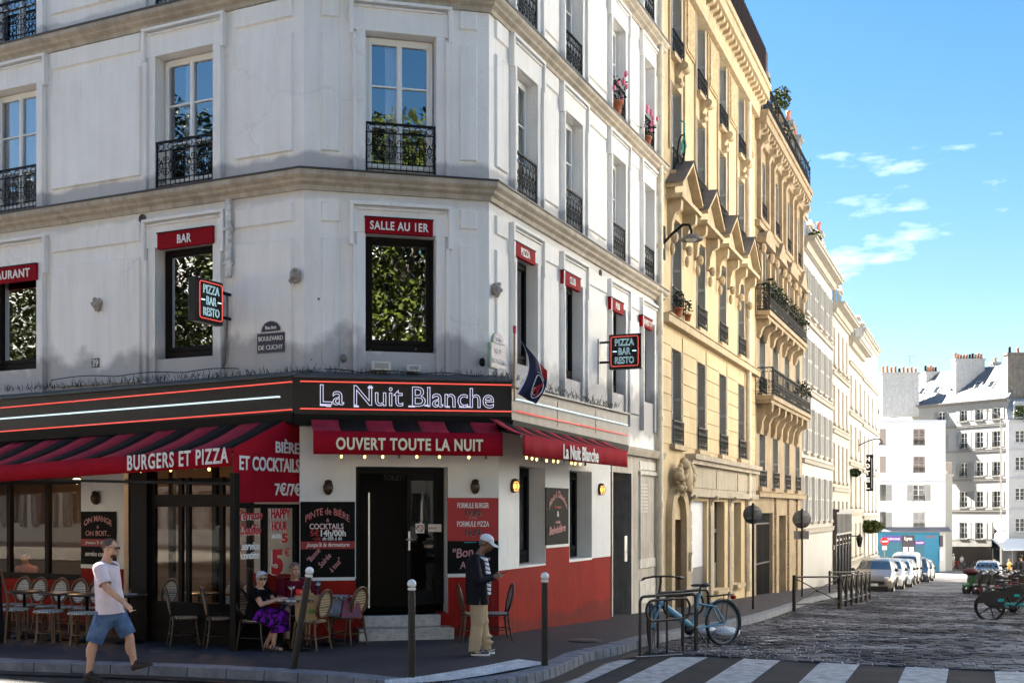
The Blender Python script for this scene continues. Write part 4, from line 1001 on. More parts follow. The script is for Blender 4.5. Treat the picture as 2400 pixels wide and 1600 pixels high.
band(e, w_, h_*.375, h_*.475); text("Jusqu'à la fermeture", e, 0, h_*.425, w_*.8, .085, -.01, shear=.35)
for s_, x, z in (('"Bonne', -.26, .27), ('Soirée', -.06, .2), ('à tous"', .14, .14)): text(s_, e, x*w_/1., h_*z+.03, .24, .085, m=PINK, rot=-.85, shear=.3)
e, w_, h_ = board(FC, OFF+.025, 1049, 1168, 1166, 1343, 'red and black board reading Formule Burger right of the door')
MB().box(-w_/2, w_/2, -.004, 0, h_*.43, h_).build('red_panel', mat('menu_red', (.42, .008, .012), .5), e)
DK = mat('dark_digits', (.03, .01, .01), .5)
text('FORMULE BURGER', e, 0, h_*.9, w_*.62, .085, -.01, bold=.015); text('FORMULE PIZZA', e, 0, h_*.655, w_*.63, .085, -.01, bold=.015)
for s_, z in (('19,90', .795), ('16,90', .54)): text(s_, e, .008, h_*z-.008, w_*.29, .115, -.008, PINK); text(s_, e, 0, h_*z, w_*.29, .115, -.012, DK, bold=.02)
MB().tube([(-.07, -.01, h_*.725), (-.03, -.01, h_*.735), (0, -.01, h_*.728), (.03, -.01, h_*.735), (.07, -.01, h_*.725)], .007, 5).build('flourish', PINK, e)
text('maison', e, -.05, h_*.415, .2, .022, -.008, mat('teal_chalk', (.1, .5, .55), .6), shear=.3)
text('"Bon', e, -.16, h_*.28, .32, .15, m=PINK, rot=-.12, shear=.2); text('Appétit"', e, .03, h_*.12, .5, .15, m=PINK, rot=-.12, shear=.2)
e, w_, h_ = board(FR, OFF+.025, 1280, 1333, 1143, 1275, 'narrow black board in pink script between the two side windows')
arc_text('Moët & Chandon', e, 0, h_*.78, w_*.8, .12, .22, -.008, PINK, shear=.3); text('&', e, 0, h_*.54, None, .1, m=WTXT); text('Champagne', e, 0, h_*.66, w_*.3, .05, m=RTXT); text('vodka', e, 0, h_*.4, w_*.2, .05, m=PINK); text('Belvédère', e, -.03, h_*.27, w_*.72, .14, m=PINK, shear=.3, rot=-.08)
e, w_, h_ = board(FL, .03, 190, 271, 1198, 1322, 'black board reading On mange et on boit on the cream pier')
arc_text('ON MANGE', e, 0, h_*.82, w_*.8, .1, .09, -.008, PINK); text('&', e, 0, h_*.71, None, .05, m=PINK); text('ON BOIT...', e, 0, h_*.59, w_*.72, .09, m=PINK)
band(e, w_, h_*.34, h_*.48); text("jusqu'à 6h", e, -.06, h_*.41, w_*.6, .07, -.01, shear=.3); text('service continu', e, 0, h_*.2, w_*.75, .08, shear=.3)
# ---- street plates, house number, stone bosses, pipe
def plate(face, px, py, w_, h_, lines, label, top, m=None, rim=None):
    t_, z_ = face.tz(px, py); e = thing_on(face, 'street_plate', t_, z_, .02, label, 'street sign')
    m = m or mat('plate_blue', (.022, .022, .05), .35); rim = rim or mat('plate_green', (.03, .05, .035), .4)
    MB().box(-w_/2, w_/2, -.02, .03, -h_/2, h_/2).build('rim', rim, e, bevel=.006); MB().box(-w_/2+.02, w_/2-.02, -.026, -.019, -h_/2+.02, h_/2-.02).build('field', m, e)
    pts = [(w_*.36*math.cos(PI*k/12), h_/2+.002+w_*.30*math.sin(PI*k/12)) for k in range(13)]
    MB().prism(pts, -.02, .03).build('crest_rim', rim, e); MB().prism([(x*.88, (z-h_/2)*.86+h_/2+.012) for x, z in pts], -.026, -.019).build('crest', m, e)
    text(top, e, 0, h_/2+w_*.12, w_*.38, .06, -.03)
    for k, s_ in enumerate(lines): text(s_, e, 0, h_*(.2-.4*k), w_*(.82 if len(s_) > 8 else .5 if len(s_) < 4 else .68), h_*.2, -.03, bold=.0)
plate(FL, 639, 804, .56, .34, ['BOULEVARD', 'DE CLICHY'], 'navy street plate reading Boulevard de Clichy', '9me Arrt')
plate(FR, 1163, 836, .62, .40, ['RUE', 'FROMENTIN'], 'mauve street plate reading Rue Fromentin by the flag', '9e Arr', mat('plate_mauve', (.16, .14, .24), .4), mat('plate_pale_green', (.30, .42, .30), .5))
t_, z_ = FL.tz(228, 851); e = thing_on(FL, 'house_number', t_, z_, .02, 'blue enamel house number 39 above the left fascia', 'house number')
MB().box(-.1, .1, -.02, .02, -.085, .085).build('plate', _M['plate_blue'], e, bevel=.006); text('39', e, 0, 0, .13, .11, -.026, bold=.0)
for face, px, py in ((FL, 235, 716), (FL, 697, 649), (FR, 1155, 679)):
    mb = MB(); r8 = random.Random(px)
    mb.ell((0, -.05, 0), (.085, .09, .11), n=10)
    for k in range(12): a = r8.uniform(0, 6.28); mb.ell((.07*math.cos(a), -.05-r8.uniform(0, .07), .09*math.sin(a)), r8.uniform(.025, .045), n=8)
    mb.ell((0, -.14, -.02), (.035, .04, .035), n=8)
    o = mb.build('stone_boss', mat('boss_stone', (.42, .36, .30), .9, var=.5, scale=18), corner); FC.put(o, 0, 0, 0); face.put(o, face.t(px), face.z(px, py), .0)
mb = MB(); za, zb_ = FL.z(543, 470), FL.z(543, 652); mb.tube([(0, -.06, zb_), (0.01, -.06, (za+zb_)/2), (0, -.06, za)], .05, 10)
for z_ in (zb_+.2, za-.5): mb.box(-.065, .065, -.12, 0, z_, z_+.05)
e = FL.put(mb.build('drain_pipe', mat('chipped_pipe', (.65, .64, .62), .6, var=.6, scale=9)), FL.t(543), 0, .02); tag(e, 'short chipped white pipe stub on the left wall near the corner', 'pipe')
e = MB(); pts = [(536, 690), (537, 740), (533, 800), (530, 850), (520, 872), (510, 876)]; e.tube([FL.w(FL.t(x), FL.z(x, y), .04) for x, y in pts], .018, 6); tag(e.build('conduit', GREY), 'grey conduit running down from the neon box to the left fascia', 'cable')
for k, (face, px, py) in enumerate(((FC, 890, 862), (FC, 966, 865))):
    t_, z_ = face.tz(px, py); e = thing_on(face, 'floodlight', t_, z_-.06, .1, ['wider cream floodlight on top of the door fascia', 'smaller cream floodlight right of the other on the door fascia'][k], 'floodlight')
    s_ = 1-.25*k; MB().hexa([(-.15*s_, -.12, 0), (.15*s_, -.12, 0), (.13*s_, .1, 0), (-.13*s_, .1, 0), (-.15*s_, -.1, .14*s_), (.15*s_, -.1, .14*s_), (.11*s_, .08, .13*s_), (-.11*s_, .08, .13*s_)]).build('housing', mat('cream_plastic', (.6, .56, .48), .5), e, bevel=.01)
    MB().box(-.1*s_, .1*s_, -.125, -.118, .03, .11*s_).build('lens', mat('lamp_lens', (.3, .3, .3), .2), e)
for k, (px, py) in enumerate(((803, 842), (1126, 851))):
    t_, z_ = FC.tz(px, py); e = thing_on(FC, 'wall_spotlight', t_, z_, 0, ['small grey spotlight on the sooty wall left of the chamfer window', 'small black spotlight on the sooty wall right of the chamfer window'][k], 'spotlight')
    MB().tube([(0, 0, 0), (0, -.12, .02)], .012, 6).build('arm', GREY, e); MB().ell((0, -.15, .0), (.055, .06, .07)).build('head', GREY if k == 0 else BLACK, e)
# round vents in the upper walls
for face, px, py in ((FL, 314, 47), (FL, 335, 513), (FR, 1410, 291), (FR, 1406, 640), (FR, 1531, 720)):
    mb = MB(); mb.lathe([(.07, 0), (.075, .02), (.05, .02), (.045, -.0), (.001, -.0)], n=14); o = mb.build('vent', mat('vent_dark', (.04, .035, .03), .6), corner); face.put(o, face.t(px), face.z(px, py), .002); o.rotation_euler = (PI/2, 0, face.rz)

# ---- terrace enclosure: corner post, side screen, glazed partition
ter = empty('terrace_screen', FL.w(xr, PAV, p_), FL.rz, 'dark glazed terrace screen with a corner post and red lettering on glass', 'glass screen')
zg = G(545, 1525, 0).z+PAV
mb = MB(); mb.box(-.05, .05, 0, .1, 0, 2.62-PAV); mb.build('post', DARKWOOD, ter, bevel=.006)
# side screen, local frame along -n (into the wall = +y of ter)
def side(x, y0, y1, z0, z1, name, m, xx=.012): return MB().box(x-xx, x+xx, y0, y1, z0, z1).build(name, m, ter)
yA, yB = .1, p_-.02
for y, hw_ in ((FS.t(619), .05), (FS.t(697), .09)): side(0, y-hw_, y+hw_, 0, 2.0, 'mullion', DARKWOOD, .03)
side(0, .1, yB, 0, .42, 'kick_panel', DARKWOOD, .02); side(0, .1, yB, .42, .48, 'rail', DARKWOOD, .03); side(0, .1, yB, 2.0, 2.06, 'head_rail', DARKWOOD, .008)
mb = MB(); mb.quad((0, .1, .48), (0, yB, .48), (0, yB, 2.0), (0, .1, 2.0)); mb.build('pane', glass_mat('screen_glass', .0, (.95, .95, .95), ior=1.3), ter)
def stext(s, pa, pb, ya, yb, m=RTXT, **k):
    a, b = FS.t(pa, .02), FS.t(pb, .02); c = (pa+pb)/2; z0, z1 = FS.z(c, yb, .02), FS.z(c, ya, .02)
    o = text(s, ter, 0, 0, b-a, z1-z0, 0, m, **k); FS.put(o, (a+b)/2, (z0+z1)/2, .045 if m is RTXT else .034, ter)
for dx, dy, m_ in ((-1.5, 1.5, WTXT), (0, 0, RTXT)):
    stext('Terrasse', 557+dx, 612+dx, 1194+dy, 1217+dy, m_, shear=.25); stext('Chauffée', 557+dx, 609+dx, 1228+dy, 1252+dy, m_, shear=.25)
    stext('HAPPY', 632+dx, 677+dx, 1191+dy, 1214+dy, m_, bold=.03); stext('HOUR', 634+dx, 670+dx, 1221+dy, 1243+dy, m_, bold=.03); stext('5', 633+dx, 660+dx, 1286+dy, 1346+dy, m_, bold=.05); stext('5', 657+dx, 671+dx, 1249+dy, 1272+dy, m_, bold=.05)
stext('€', 664, 675, 1283, 1303); stext('14h/00h', 635, 656, 1250, 1262, WTXT)
stext('service', 564, 606, 1270, 1288, WTXT, shear=.3, bold=.02); stext('continu', 564, 606, 1292, 1309, WTXT, shear=.3, bold=.02)
# glazed partition behind the near chairs
y0 = .45; xl = FL.t(338, p_-y0)-xr
mb = MB(); mb.box(xl-.16, xl+.16, y0-.12, y0+.12, 0, 2.55); mb.build('corner_post', DARKWOOD, ter, bevel=.01)
mb = MB()
for x in (xl+.2, xl+.72, xl+.86, -.55, -.06): mb.box(x-.035, x+.035, y0-.03, y0+.03, 0, 2.45)
mb.box(xl+.16, -.02, y0-.032, y0+.032, .0, .62); mb.box(xl+.16, -.02, y0-.034, y0+.034, 2.02, 2.2); mb.build('door_frame', DARKWOOD, ter)
mb = MB(); mb.quad((xl+.2, y0, .62), (-.06, y0, .62), (-.06, y0, 2.02), (xl+.2, y0, 2.02)); mb.build('pane', SHOPGL, ter)
MB().box(-5.5, -.0, .05, .09, 2.32, 2.36).build('front_rail', BLACK, ter).rotation_euler = (0, 0.025, 0)
tag(ter)
# pendant lamps in the café
for k, (px, py, dep, big) in enumerate(((180, 1127, -.9, 1), (155, 1127, -1.4, 0), (350, 1119, -.9, 1), (330, 1126, -1.8, 0), (315, 1128, -1.5, 0), (520, 1128, -1.3, 0))):
    t_, z_ = FL.tz(px, py, dep); e = thing_on(FL, 'pendant_lamp', t_, z_, dep, ['glowing oval pendant lamp inside the café left of the cream pier', 'small amber lamp inside the café beside the oval one', 'glowing lamp inside the café right of the cream pier', 'small amber lamp deep inside right of the cream pier', 'small amber lamp inside next to the pier edge', 'small amber lamp inside behind the awning corner'][k], 'lamp')
    r = .08 if big else .04
    MB().ell((0, 0, 0), (r*1.2, r*1.2, r*.7)).build('shade', emis('pendant_glow', (1, .72, .4), .6), e); MB().tube([(0, 0, .05), (0, 0, .5)], .006, 5).build('cord', BLACK, e)

for k, (px, dep) in enumerate(((120, -1.6), (420, -1.2), (560, -.9))):      # the light those lamps give
    ld = bpy.data.lights.new('pendant_light', 'POINT'); ld.energy = 4; ld.color = (1, .55, .25); ld.shadow_soft_size = .12
    lo_ = bpy.data.objects.new('pendant_light', ld); COL.objects.link(lo_); lo_.location = FL.w(FL.t(px, dep), 2.6, dep)
# ================================================================ the other houses of the street
LIMEST = mat('cream_stone', (.57, .45, .275), .85, drip=.16, var=.16, scale=1.1, streak=.14, bump=.3, bscale=18)
LIME2 = mat('ochre_stone', (.34, .26, .165), .85, drip=.35, var=.3, scale=1.3, streak=.3, bump=.4, bscale=16)
CREAMW = mat('cream_white', (.43, .395, .335), .85, var=.08, scale=.9, streak=.1)
WHITEW = mat('white_render', (.43, .425, .415), .85, var=.06, scale=.8, streak=.08)
TRIM = mat('stone_trim', (.50, .40, .26), .85, drip=.2, var=.2, streak=.2)
TRIM2 = mat('ochre_trim', (.34, .26, .165), .85, var=.3, streak=.25)
TRIMW = mat('white_trim', (.32, .295, .26), .85, var=.15, streak=.15)
ZINC = mat('zinc_roof', (.20, .215, .24), .4, var=.2, scale=2)
SHUT = mat('grey_shutter', (.40, .40, .38), .6, var=.1); SHUTW = mat('white_shutter', (.33, .33, .325), .6)
DGL = mat('dark_glass', (.015, .018, .022), .06); POT = mat('terracotta', (.40, .13, .06), .8, var=.2)
BROWNR = mat('brown_rail', (.045, .025, .02), .6, var=.2)
def leafmat(name, c1, c2):
    m = mat(name, c1, .55, col2=c2, scale=2.2); b = m.node_tree.nodes['Principled BSDF']; b.inputs['Specular IOR Level'].default_value = .08; return m
LEAF = leafmat('leaf', (.055, .068, .009), (.013, .021, .004)); LEAFD = leafmat('dark_leaf', (.030, .045, .014), (.008, .014, .005))
def leaves_mb(mb, c, r, n, size, rg, m=0):
    for _ in range(n):
        while True:
            p = Vector((rg.uniform(-1, 1), rg.uniform(-1, 1), rg.uniform(-1, 1)))
            if .25 < p.length < 1: break
        q = Vector((c[0]+p.x*r[0], c[1]+p.y*r[1], c[2]+p.z*r[2])); s = size*rg.uniform(.6, 1.3)
        a = Vector((rg.uniform(-1, 1), rg.uniform(-1, 1), rg.uniform(-.5, .8))).normalized(); b = a.orthogonal().normalized(); b.rotate(Quaternion(a, rg.uniform(0, 6.28)))
        mb.add([q-a*s*.5, q+b*s*.32, q+a*s*.5, q-b*s*.32], [(0, 1, 2, 3)], m)
def dim(parent_face): pass
def win_mesh(w, h, kind, gl=DGL, fr=WFRAME):
    mb = MB(); mb.box(-w/2, -w/2+.06, -.03, .03, 0, h); mb.box(w/2-.06, w/2, -.03, .03, 0, h); mb.box(-w/2+.06, w/2-.06, -.03, .03, h-.06, h); mb.box(-w/2+.06, w/2-.06, -.03, .03, 0, .08)
    mb.box(-.045, .045, -.04, .03, .08, h-.06)
    for q in (.36, .68): mb.box(-w/2+.06, -.045, -.035, .01, h*q-.015, h*q+.015); mb.box(.045, w/2-.06, -.035, .01, h*q-.015, h*q+.015)
    mb.add([(-w/2+.05, 0, .05), (w/2-.05, 0, .05), (w/2-.05, 0, h-.05), (-w/2+.05, 0, h-.05)], [(0, 1, 2, 3)], 1)
    return mb.mesh('window', [fr, gl])
def shutter_mesh(w, h, m):
    mb = MB(); mb.box(0, .05, -.02, .02, 0, h); mb.box(w-.05, w, -.02, .02, 0, h)
    for z0, z1 in ((0, .07), (h*.5-.04, h*.5+.04), (h-.07, h)): mb.box(.05, w-.05, -.02, .02, z0, z1)
    n = max(8, int(h/.075))
    for i in range(n):
        z = .05+(h-.1)*i/n
        mb.add([(.05, -.016, z), (w-.05, -.016, z), (w-.05, .014, z+.06), (.05, .014, z+.06)], [(0, 1, 2, 3)])
    return mb.mesh('shutter', m)
def bracket_mb(mb, x, z, w, out, h, m=0):   # scrolled console: profile in (y out, z)
    pr = [(0, z), (-out*.2, z+h*.02), (-out*.32, z+h*.18), (-out*.35, z+h*.4), (-out*.55, z+h*.62), (-out*.95, z+h*.72), (-out, z+h*.85), (-out, z+h), (0, z+h)]
    n = len(pr); vs_ = [(x-w/2, y, q) for y, q in pr]+[(x+w/2, y, q) for y, q in pr]
    mb.add(vs_, [tuple(range(n)), tuple(range(2*n-1, n-1, -1))]+[(i, n+i, n+(i+1) % n, (i+1) % n) for i in range(n)], m)
def house(face, L, zb, zt, rows, bays, wallm, trim, label, ww=1.05, shut=None, shm=None, rail=True, courses=(), corn=.45, ch=.45, mans=2.6, depth=9., sills=True, wfr=WFRAME, ground=None, name='town_house', dent=0, courseout=.12, gholes=()):
    e = empty(name, face.w(0, 0), face.rz, label, 'building'); par = e
    holes = [(c-ww/2, c+ww/2, z0, z1) for c in bays for z0, z1 in rows]+list(gholes)
    mb = wall_mb(0, L, zb, zt, holes, .3, 0)
    mb.add([(0, 0, zb), (0, depth, zb), (0, depth, zt), (0, 0, zt), (L, 0, zb), (L, depth, zb), (L, depth, zt), (L, 0, zt)], [(0, 1, 2, 3), (5, 4, 7, 6), (1, 5, 6, 2)])
    def P(m_, nm, mm, **k): return m_.build(nm, mm, par, **k)
    P(mb, 'wall', [wallm, wallm])
    for zc in courses:
        q = MB(); q.prism([(0, 0)]*0 or [(0, zc-.16), (L, zc-.16), (L, zc+.02), (0, zc+.02)], -courseout, 0); q.prism([(0, zc+.022), (L, zc+.022), (L, zc+.05), (0, zc+.05)], -courseout-.04, 0); P(q, 'string_course', trim)
    q = MB(); q.hexa([(0, -corn*.35, zt-ch), (L, -corn*.35, zt-ch), (L, 0, zt-ch), (0, 0, zt-ch), (0, -corn*.45, zt-ch*.45), (L, -corn*.45, zt-ch*.45), (L, 0, zt-ch*.45), (0, 0, zt-ch*.45)])
    q.box(0, L, -corn, 0, zt-ch*.448, zt-ch*.15); q.box(0, L, -corn-.06, 0, zt-ch*.148, zt+.04)
    if dent:
        n = int(L/dent)
        for i in range(n): bracket_mb(q, (i+.5)*L/n, zt-ch*.92, dent*.45, corn*.85, ch*.46)
    P(q, 'cornice', trim)
    if mans:
        q = MB(); q.hexa([(0, .25, zt+.041), (L, .25, zt+.041), (L, depth, zt+.041), (0, depth, zt+.041), (0, 1.5, zt+mans), (L, 1.5, zt+mans), (L, depth-1, zt+mans), (0, depth-1, zt+mans)])
        k = 0.
        while k < L: q.add([(k, .24, zt+.05), (k+.04, .24, zt+.05), (k+.04, 1.48, zt+mans), (k, 1.48, zt+mans)], [(0, 1, 2, 3)]); k += .6
        rf = P(q, 'roof', ZINC)
        for c in bays:
            d_ = MB(); d_.box(c-.6, c+.6, .35, 1.6, zt+.3, zt+mans*.72); d_.prism([(c-.7, zt+mans*.72), (c+.7, zt+mans*.72), (c+.5, zt+mans*.85), (c-.5, zt+mans*.85)], .25, 1.7); d_.build('dormer', trim, rf)
            d2 = MB(); d2.box(c-.45, c+.45, .33, .36, zt+.45, zt+mans*.66); d2.build('dormer_window', DGL, rf)
    shared = {}
    for z0, z1 in rows:
        h = z1-z0
        if h not in shared:
            shared[h] = (win_mesh(ww, h, 0, fr=wfr), shutter_mesh(ww*.5, h, shm) if shut else None, railing_mesh(ww, .62))
        wm, sm_, rm = shared[h]
        for i, c in enumerate(bays):
            inst(wm, 'window', par, (c, .24, z0))
            if shut == 'reveal':      # folded back against the reveal
                inst(sm_, 'shutter', par, (c+ww/2-.03, -.02, z0), PI/2, (.55, 1, 1)); inst(sm_, 'shutter', par, (c-ww/2+.03, -.02, z0), PI/2, (.55, 1, 1))
            elif shut == 'flat':
                inst(sm_, 'shutter', par, (c-ww-.01, -.03, z0)); inst(sm_, 'shutter', par, (c+ww/2+.01, -.03, z0))
            elif shut == 'part' and (i*7+int(z0*3)) % 3: inst(sm_, 'shutter', par, (c-ww/2, .12, z0)); 
            if rail: inst(rm, 'balcony_railing', par, (c, -.06, z0-.02))
            if sills: q = MB(); q.box(c-ww/2-.12, c+ww/2+.12, -.14, .24, z0-.12, z0-.001); P(q, 'sill', trim)
    return e
# --- cream stone house
def bt(face, *pxs): return [face.t(p) for p in pxs]
b2 = [F2.t(1579)-.0, F2.t(1640), F2.t(1691), F2.t(1735)]; b2 = [b2[0]+.25, b2[1]+.12, b2[2]+.12, b2[3]+.1]
rows2 = [(3.72, 6.1), (6.98, 9.35), (10.4, 12.65), (13.3, 15.35)]
da, db = F2.t(1562), F2.t(1600); dcx = (da+db)/2; zar = F2.z(1580, 1170)
gw = [(F2.t(1674), F2.t(1698), -.2, 2.35), (F2.t(1720), F2.t(1737), -.2, 2.35), (F2.t(1616), F2.t(1657), -1., 2.35)]
e2 = house(F2, t2-.02, -1.5, 16.35, rows2, b2, LIMEST, TRIM, 'cream stone house with four pointed pediments and an arched wooden door', 1.1, 'reveal', SHUT, True, (6.75,), .5, 1.0, 2.8, dent=.42, gholes=gw+[(da+.12, db-.05, -1.2, zar-.5)], courseout=.2)
q = MB()      # rusticated courses on the first floor, between the windows
xs = [0]+[v for c in b2 for v in (c-.55, c+.55)]+[t2-.02]
for i in range(0, len(xs), 2):
    for k in range(7): q.box(xs[i]+.06, xs[i+1]-.06, -.025, 0, 3.72+.4*k, 3.72+.4*k+.365)
split_build(q, 'stone_course', LIMEST, e2)
for c in b2:
    q = MB(); q.prism([(c-1.0, 9.72), (c+1.0, 9.72), (c+1.0, 9.86), (c, 10.62), (c-1.0, 9.86)], -.22, 0); q.build('pediment', TRIM, e2)
    q = MB(); q.box(c-1.08, c+1.08, -.42, 0, 9.62, 9.719)
    for s in (-1, 1): q.prism([(c+s*1.1, 9.86), (c+s*1.1, 9.96), (c, 10.76), (c, 10.64)][::s], -.44, -.02)
    q.build('pediment_moulding', TRIM, e2)
    q = MB(); q.prism([(c-1.15, 9.97), (c+1.15, 9.97), (c, 10.80)], -.46, -.445); q.v = [(x, y, z) for x, y, z in q.v]
    q = MB(); q.add([(c-1.14, -.47, 9.965), (c, -.47, 10.775), (c, 0, 10.80), (c-1.14, 0, 9.99), (c+1.14, -.47, 9.965), (c+1.14, 0, 9.99)], [(0, 1, 2, 3), (1, 4, 5, 2)]); q.build('pediment_lead', mat('pediment_slate', (.13, .115, .11), .6, var=.3), e2)
    q = MB()
    for s in (-.78, .78): bracket_mb(q, c+s, 8.75, .2, .34, .86); q.ell((c+s, -.16, 8.72), (.1, .1, .14), n=8); q.ell((c+s, -.1, 8.45), (.07, .07, .16), n=8)
    split_build(q, 'pediment_bracket', TRIM, e2)
    q = MB(); bracket_mb(q, c, 12.66, .3, .3, .52); q.tube([(c-.17, -.24, 13.1), (c+.17, -.24, 13.1)], .11, 10); q.tube([(c-.15, -.1, 12.75), (c+.15, -.1, 12.75)], .08, 10); q.build('keystone', TRIM, e2)
    for s in (-.78, .78):
        q = MB(); q.box(c+s-.035, c+s+.035, -.05, 0, 10.9, 15.6); q.build('pilaster_strip', TRIM, e2)
CARV = mat('carved_panel', (.46, .35, .2), .9, var=.5, scale=9, bump=1.5, bscale=12)
for i in range(4):
    a = b2[i]+.9; b = (b2[i+1] if i < 3 else t2+.5)-.9
    if b-a > .3: q = MB(); q.box(a, b, -.05, 0, 13.9, 15.3); q.box(a+.07, b-.07, -.075, -.05, 13.97, 15.23); q.build('carved_panel', CARV, e2)
q = MB(); q.box(.1, t2-.1, -.45, -.40, 16.42, 17.45)
for k in range(60): q.box(.1+k*.2, .13+k*.2, -.48, -.45, 16.42, 17.45)
q.build('roof_railing', BROWNR, e2)
q = MB()     # ground-floor entablature with panels
a, b = F2.t(1606), t2-.1; q.box(a, b, -.28, 0, 3.42, 3.56); q.box(a, b, -.2, 0, 3.3, 3.419); q.box(a+.1, b, -.06, 0, 2.62, 3.3); q.box(a, b, -.16, 0, 2.46, 2.619)
for k in range(3): x = a+.3+(b-a-.4)*k/3; q.box(x, x+(b-a-.4)/3-.2, -.085, -.06, 2.7, 3.22)
GREYST = mat('grey_stone', (.42, .37, .295), .85, var=.2, scale=1.4, streak=.25, drip=.3)
q.build('entablature', GREYST, e2)
q = MB()
for px in (1612, 1664, 1709, 1748): x = F2.t(px); q.box(x-.17, x+.17, -.05, 0, -.7, 2.46); [q.box(x-.19, x+.19, -.07, 0, -.4+.42*k, -.4+.42*k+.38) for k in range(6)]; bracket_mb(q, x, 2.2, .2, .24, .3)
split_build(q, 'pilaster', GREYST, e2)
for a, b, z0, z1 in gw[:2]:
    q = MB(); w_ = b-a; q.box(-w_/2, -w_/2+.07, -.03, .03, 0, z1-z0); q.box(w_/2-.07, w_/2, -.03, .03, 0, z1-z0); q.box(-w_/2, w_/2, -.03, .03, 1.65, 1.75); q.box(-w_/2, w_/2, -.02, .03, 0, .75); q.box(-.04, .04, -.03, .03, .75, z1-z0)
    o = q.build('shop_window', mat('grey_wood', (.12, .12, .12), .5), e2, (0, 0, 0)); o.location = ((a+b)/2, .25, z0); MB().box(-w_/2, w_/2, .0, .01, .75, z1-z0).build('pane', DGL, o)
    MB().box(a-.08, b+.08, -.14, .2, z0-.12, z0-.001).build('sill', TRIM, e2)
a, b, z0, z1 = gw[2]; q = MB(); q.box(a, b, .12, .16, .55, z1); q.build('white_panel', mat('pale_panel', (.58, .60, .66), .6, var=.1), e2); MB().box(a, b, .10, .17, -1, .549).build('grey_panel', mat('dark_panel', (.13, .13, .14), .6, var=.15), e2)
# arched entrance with carved cartouche
q = MB(); r_ = (db-da)/2+.08; n = 14
for k in range(n):
    a0, a1 = PI*k/n, PI*(k+1)/n
    for ri, ro, y in ((r_-.3, r_, -.16),):
        pr = [(dcx-ri*math.cos(a0), zar-.5+ri*math.sin(a0)), (dcx-ro*math.cos(a0), zar-.5+ro*math.sin(a0)), (dcx-ro*math.cos(a1), zar-.5+ro*math.sin(a1)), (dcx-ri*math.cos(a1), zar-.5+ri*math.sin(a1))]
        q.prism(pr, y, 0)
q.box(dcx-r_, dcx-r_+.3, -.16, 0, -.9, zar-.5); q.box(dcx+r_-.3, dcx+r_, -.16, 0, -.9, zar-.5); q.build('door_arch', TRIM, e2)
q = MB(); r7 = random.Random(5)
q.ell((dcx, -.3, zar+.55), (.3, .16, .38), n=10)
for k in range(26): a = r7.uniform(-.6, 3.8); rr_ = r7.uniform(.25, .62); q.ell((dcx+rr_*math.cos(a), -.24-r7.uniform(0, .12), zar+.45+rr_*math.sin(a)*.9), r7.uniform(.07, .14), n=8)
q.build('cartouche', TRIM, e2)
q = MB(); w_ = db-da-.17; q.box(da+.12, db-.05, .2, .25, -1.0, zar+.1)
for k in range(2):
    x = da+.12+w_*(.06+.5*k); q.box(x, x+w_*.4, .17, .2, -.5, .5); q.box(x, x+w_*.4, .17, .2, .7, 1.9)
q.build('door', mat('oak_door', (.20, .085, .022), .45, var=.35, scale=6), e2)
q = MB(); x = db+.03; q.box(x-.06, x+.06, -.24, -.16, .55, .95); q.prism([(x-.07, .95), (x+.07, .95), (x, 1.03)], -.25, -.16); q.build('letter_box', STEEL, e2)
# --- ochre house with balconies
b3 = [t3*(i+.5)/4 for i in range(4)]
e3 = house(F3, t3-.02, -2.5, 15.6, [(2.9, 4.75), (6.15, 8.4), (9.0, 11.2), (12.2, 14.3)], b3, LIME2, TRIM2, 'ornate ochre stone house with two long iron balconies and flower boxes', 1.25, 'reveal', SHUT, True, (2.72, 11.9), .4, .9, 2.8, dent=.45, courseout=.18, gholes=[(.25, F3.t(1811), -1.6, 2.0), (F3.t(1826), F3.t(1842), -1.6, 1.9)])
for zf, out_, h_, te in ((5.85, .62, .95, t3-1.6), (8.72, .5, .9, t3-1.9)):
    q = MB(); q.box(.05, te-.05, -out_, 0, zf, zf+.14); q.box(.1, te-.1, -out_+.08, 0, zf-.12, zf-.001); q.build('balcony_slab', TRIM2, e3)
    q = MB()
    for k in range(7): bracket_mb(q, .5+(te-1)*k/6, zf-.12-(1.0 if zf < 7 else .6), .28, out_*.85, 1.0 if zf < 7 else .6)
    split_build(q, 'balcony_bracket', TRIM2, e3)
    n = 8; me = railing_mesh((te-.1)/n, h_)
    for k in range(n): inst(me, 'balcony_railing', e3, (.05+(te-.1)/n*(k+.5), -out_+.05, zf+.14))
    inst(railing_mesh(out_, h_), 'balcony_railing', e3, (.06, -out_/2, zf+.14), PI/2)
    q = MB(); rg = random.Random(int(zf*10))
    for k in range(14 if zf > 7 else 5): leaves_mb(q, (rg.uniform(.2, te-.2) if zf > 7 else rg.uniform(5, te), -out_+.1, zf+1.0), (.35, .25, .35), 60, .11, rg)
    o = q.build('balcony_foliage', LEAFD, e3); o['kind'] = 'stuff'
for i, c in enumerate(b3):
    q = MB()
    pts = [(c+1.0*math.cos(PI*k/10), 11.25+.55*math.sin(PI*k/10)) for k in range(11)] if i % 2 == 0 else [(c-1, 11.25), (c+1, 11.25), (c, 12.0)]
    q.prism(pts[::-1] if i % 2 == 0 else pts, -.32, 0); q.build('pediment', TRIM2, e3)
    q = MB()
    for s in (-.85, .85): q.box(c+s-.14, c+s+.14, -.16, 0, 9.0, 11.0); q.ell((c+s, -.18, 11.05), (.2, .14, .2), n=8)
    split_build(q, 'pilaster', TRIM2, e3)
    q = MB()
    for s in (-.85, .85): q.box(c+s-.14, c+s+.14, -.14, 0, 12.1, 14.5); bracket_mb(q, c+s, 14.2, .3, .4, .7)
    split_build(q, 'upper_pilaster', TRIM2, e3)
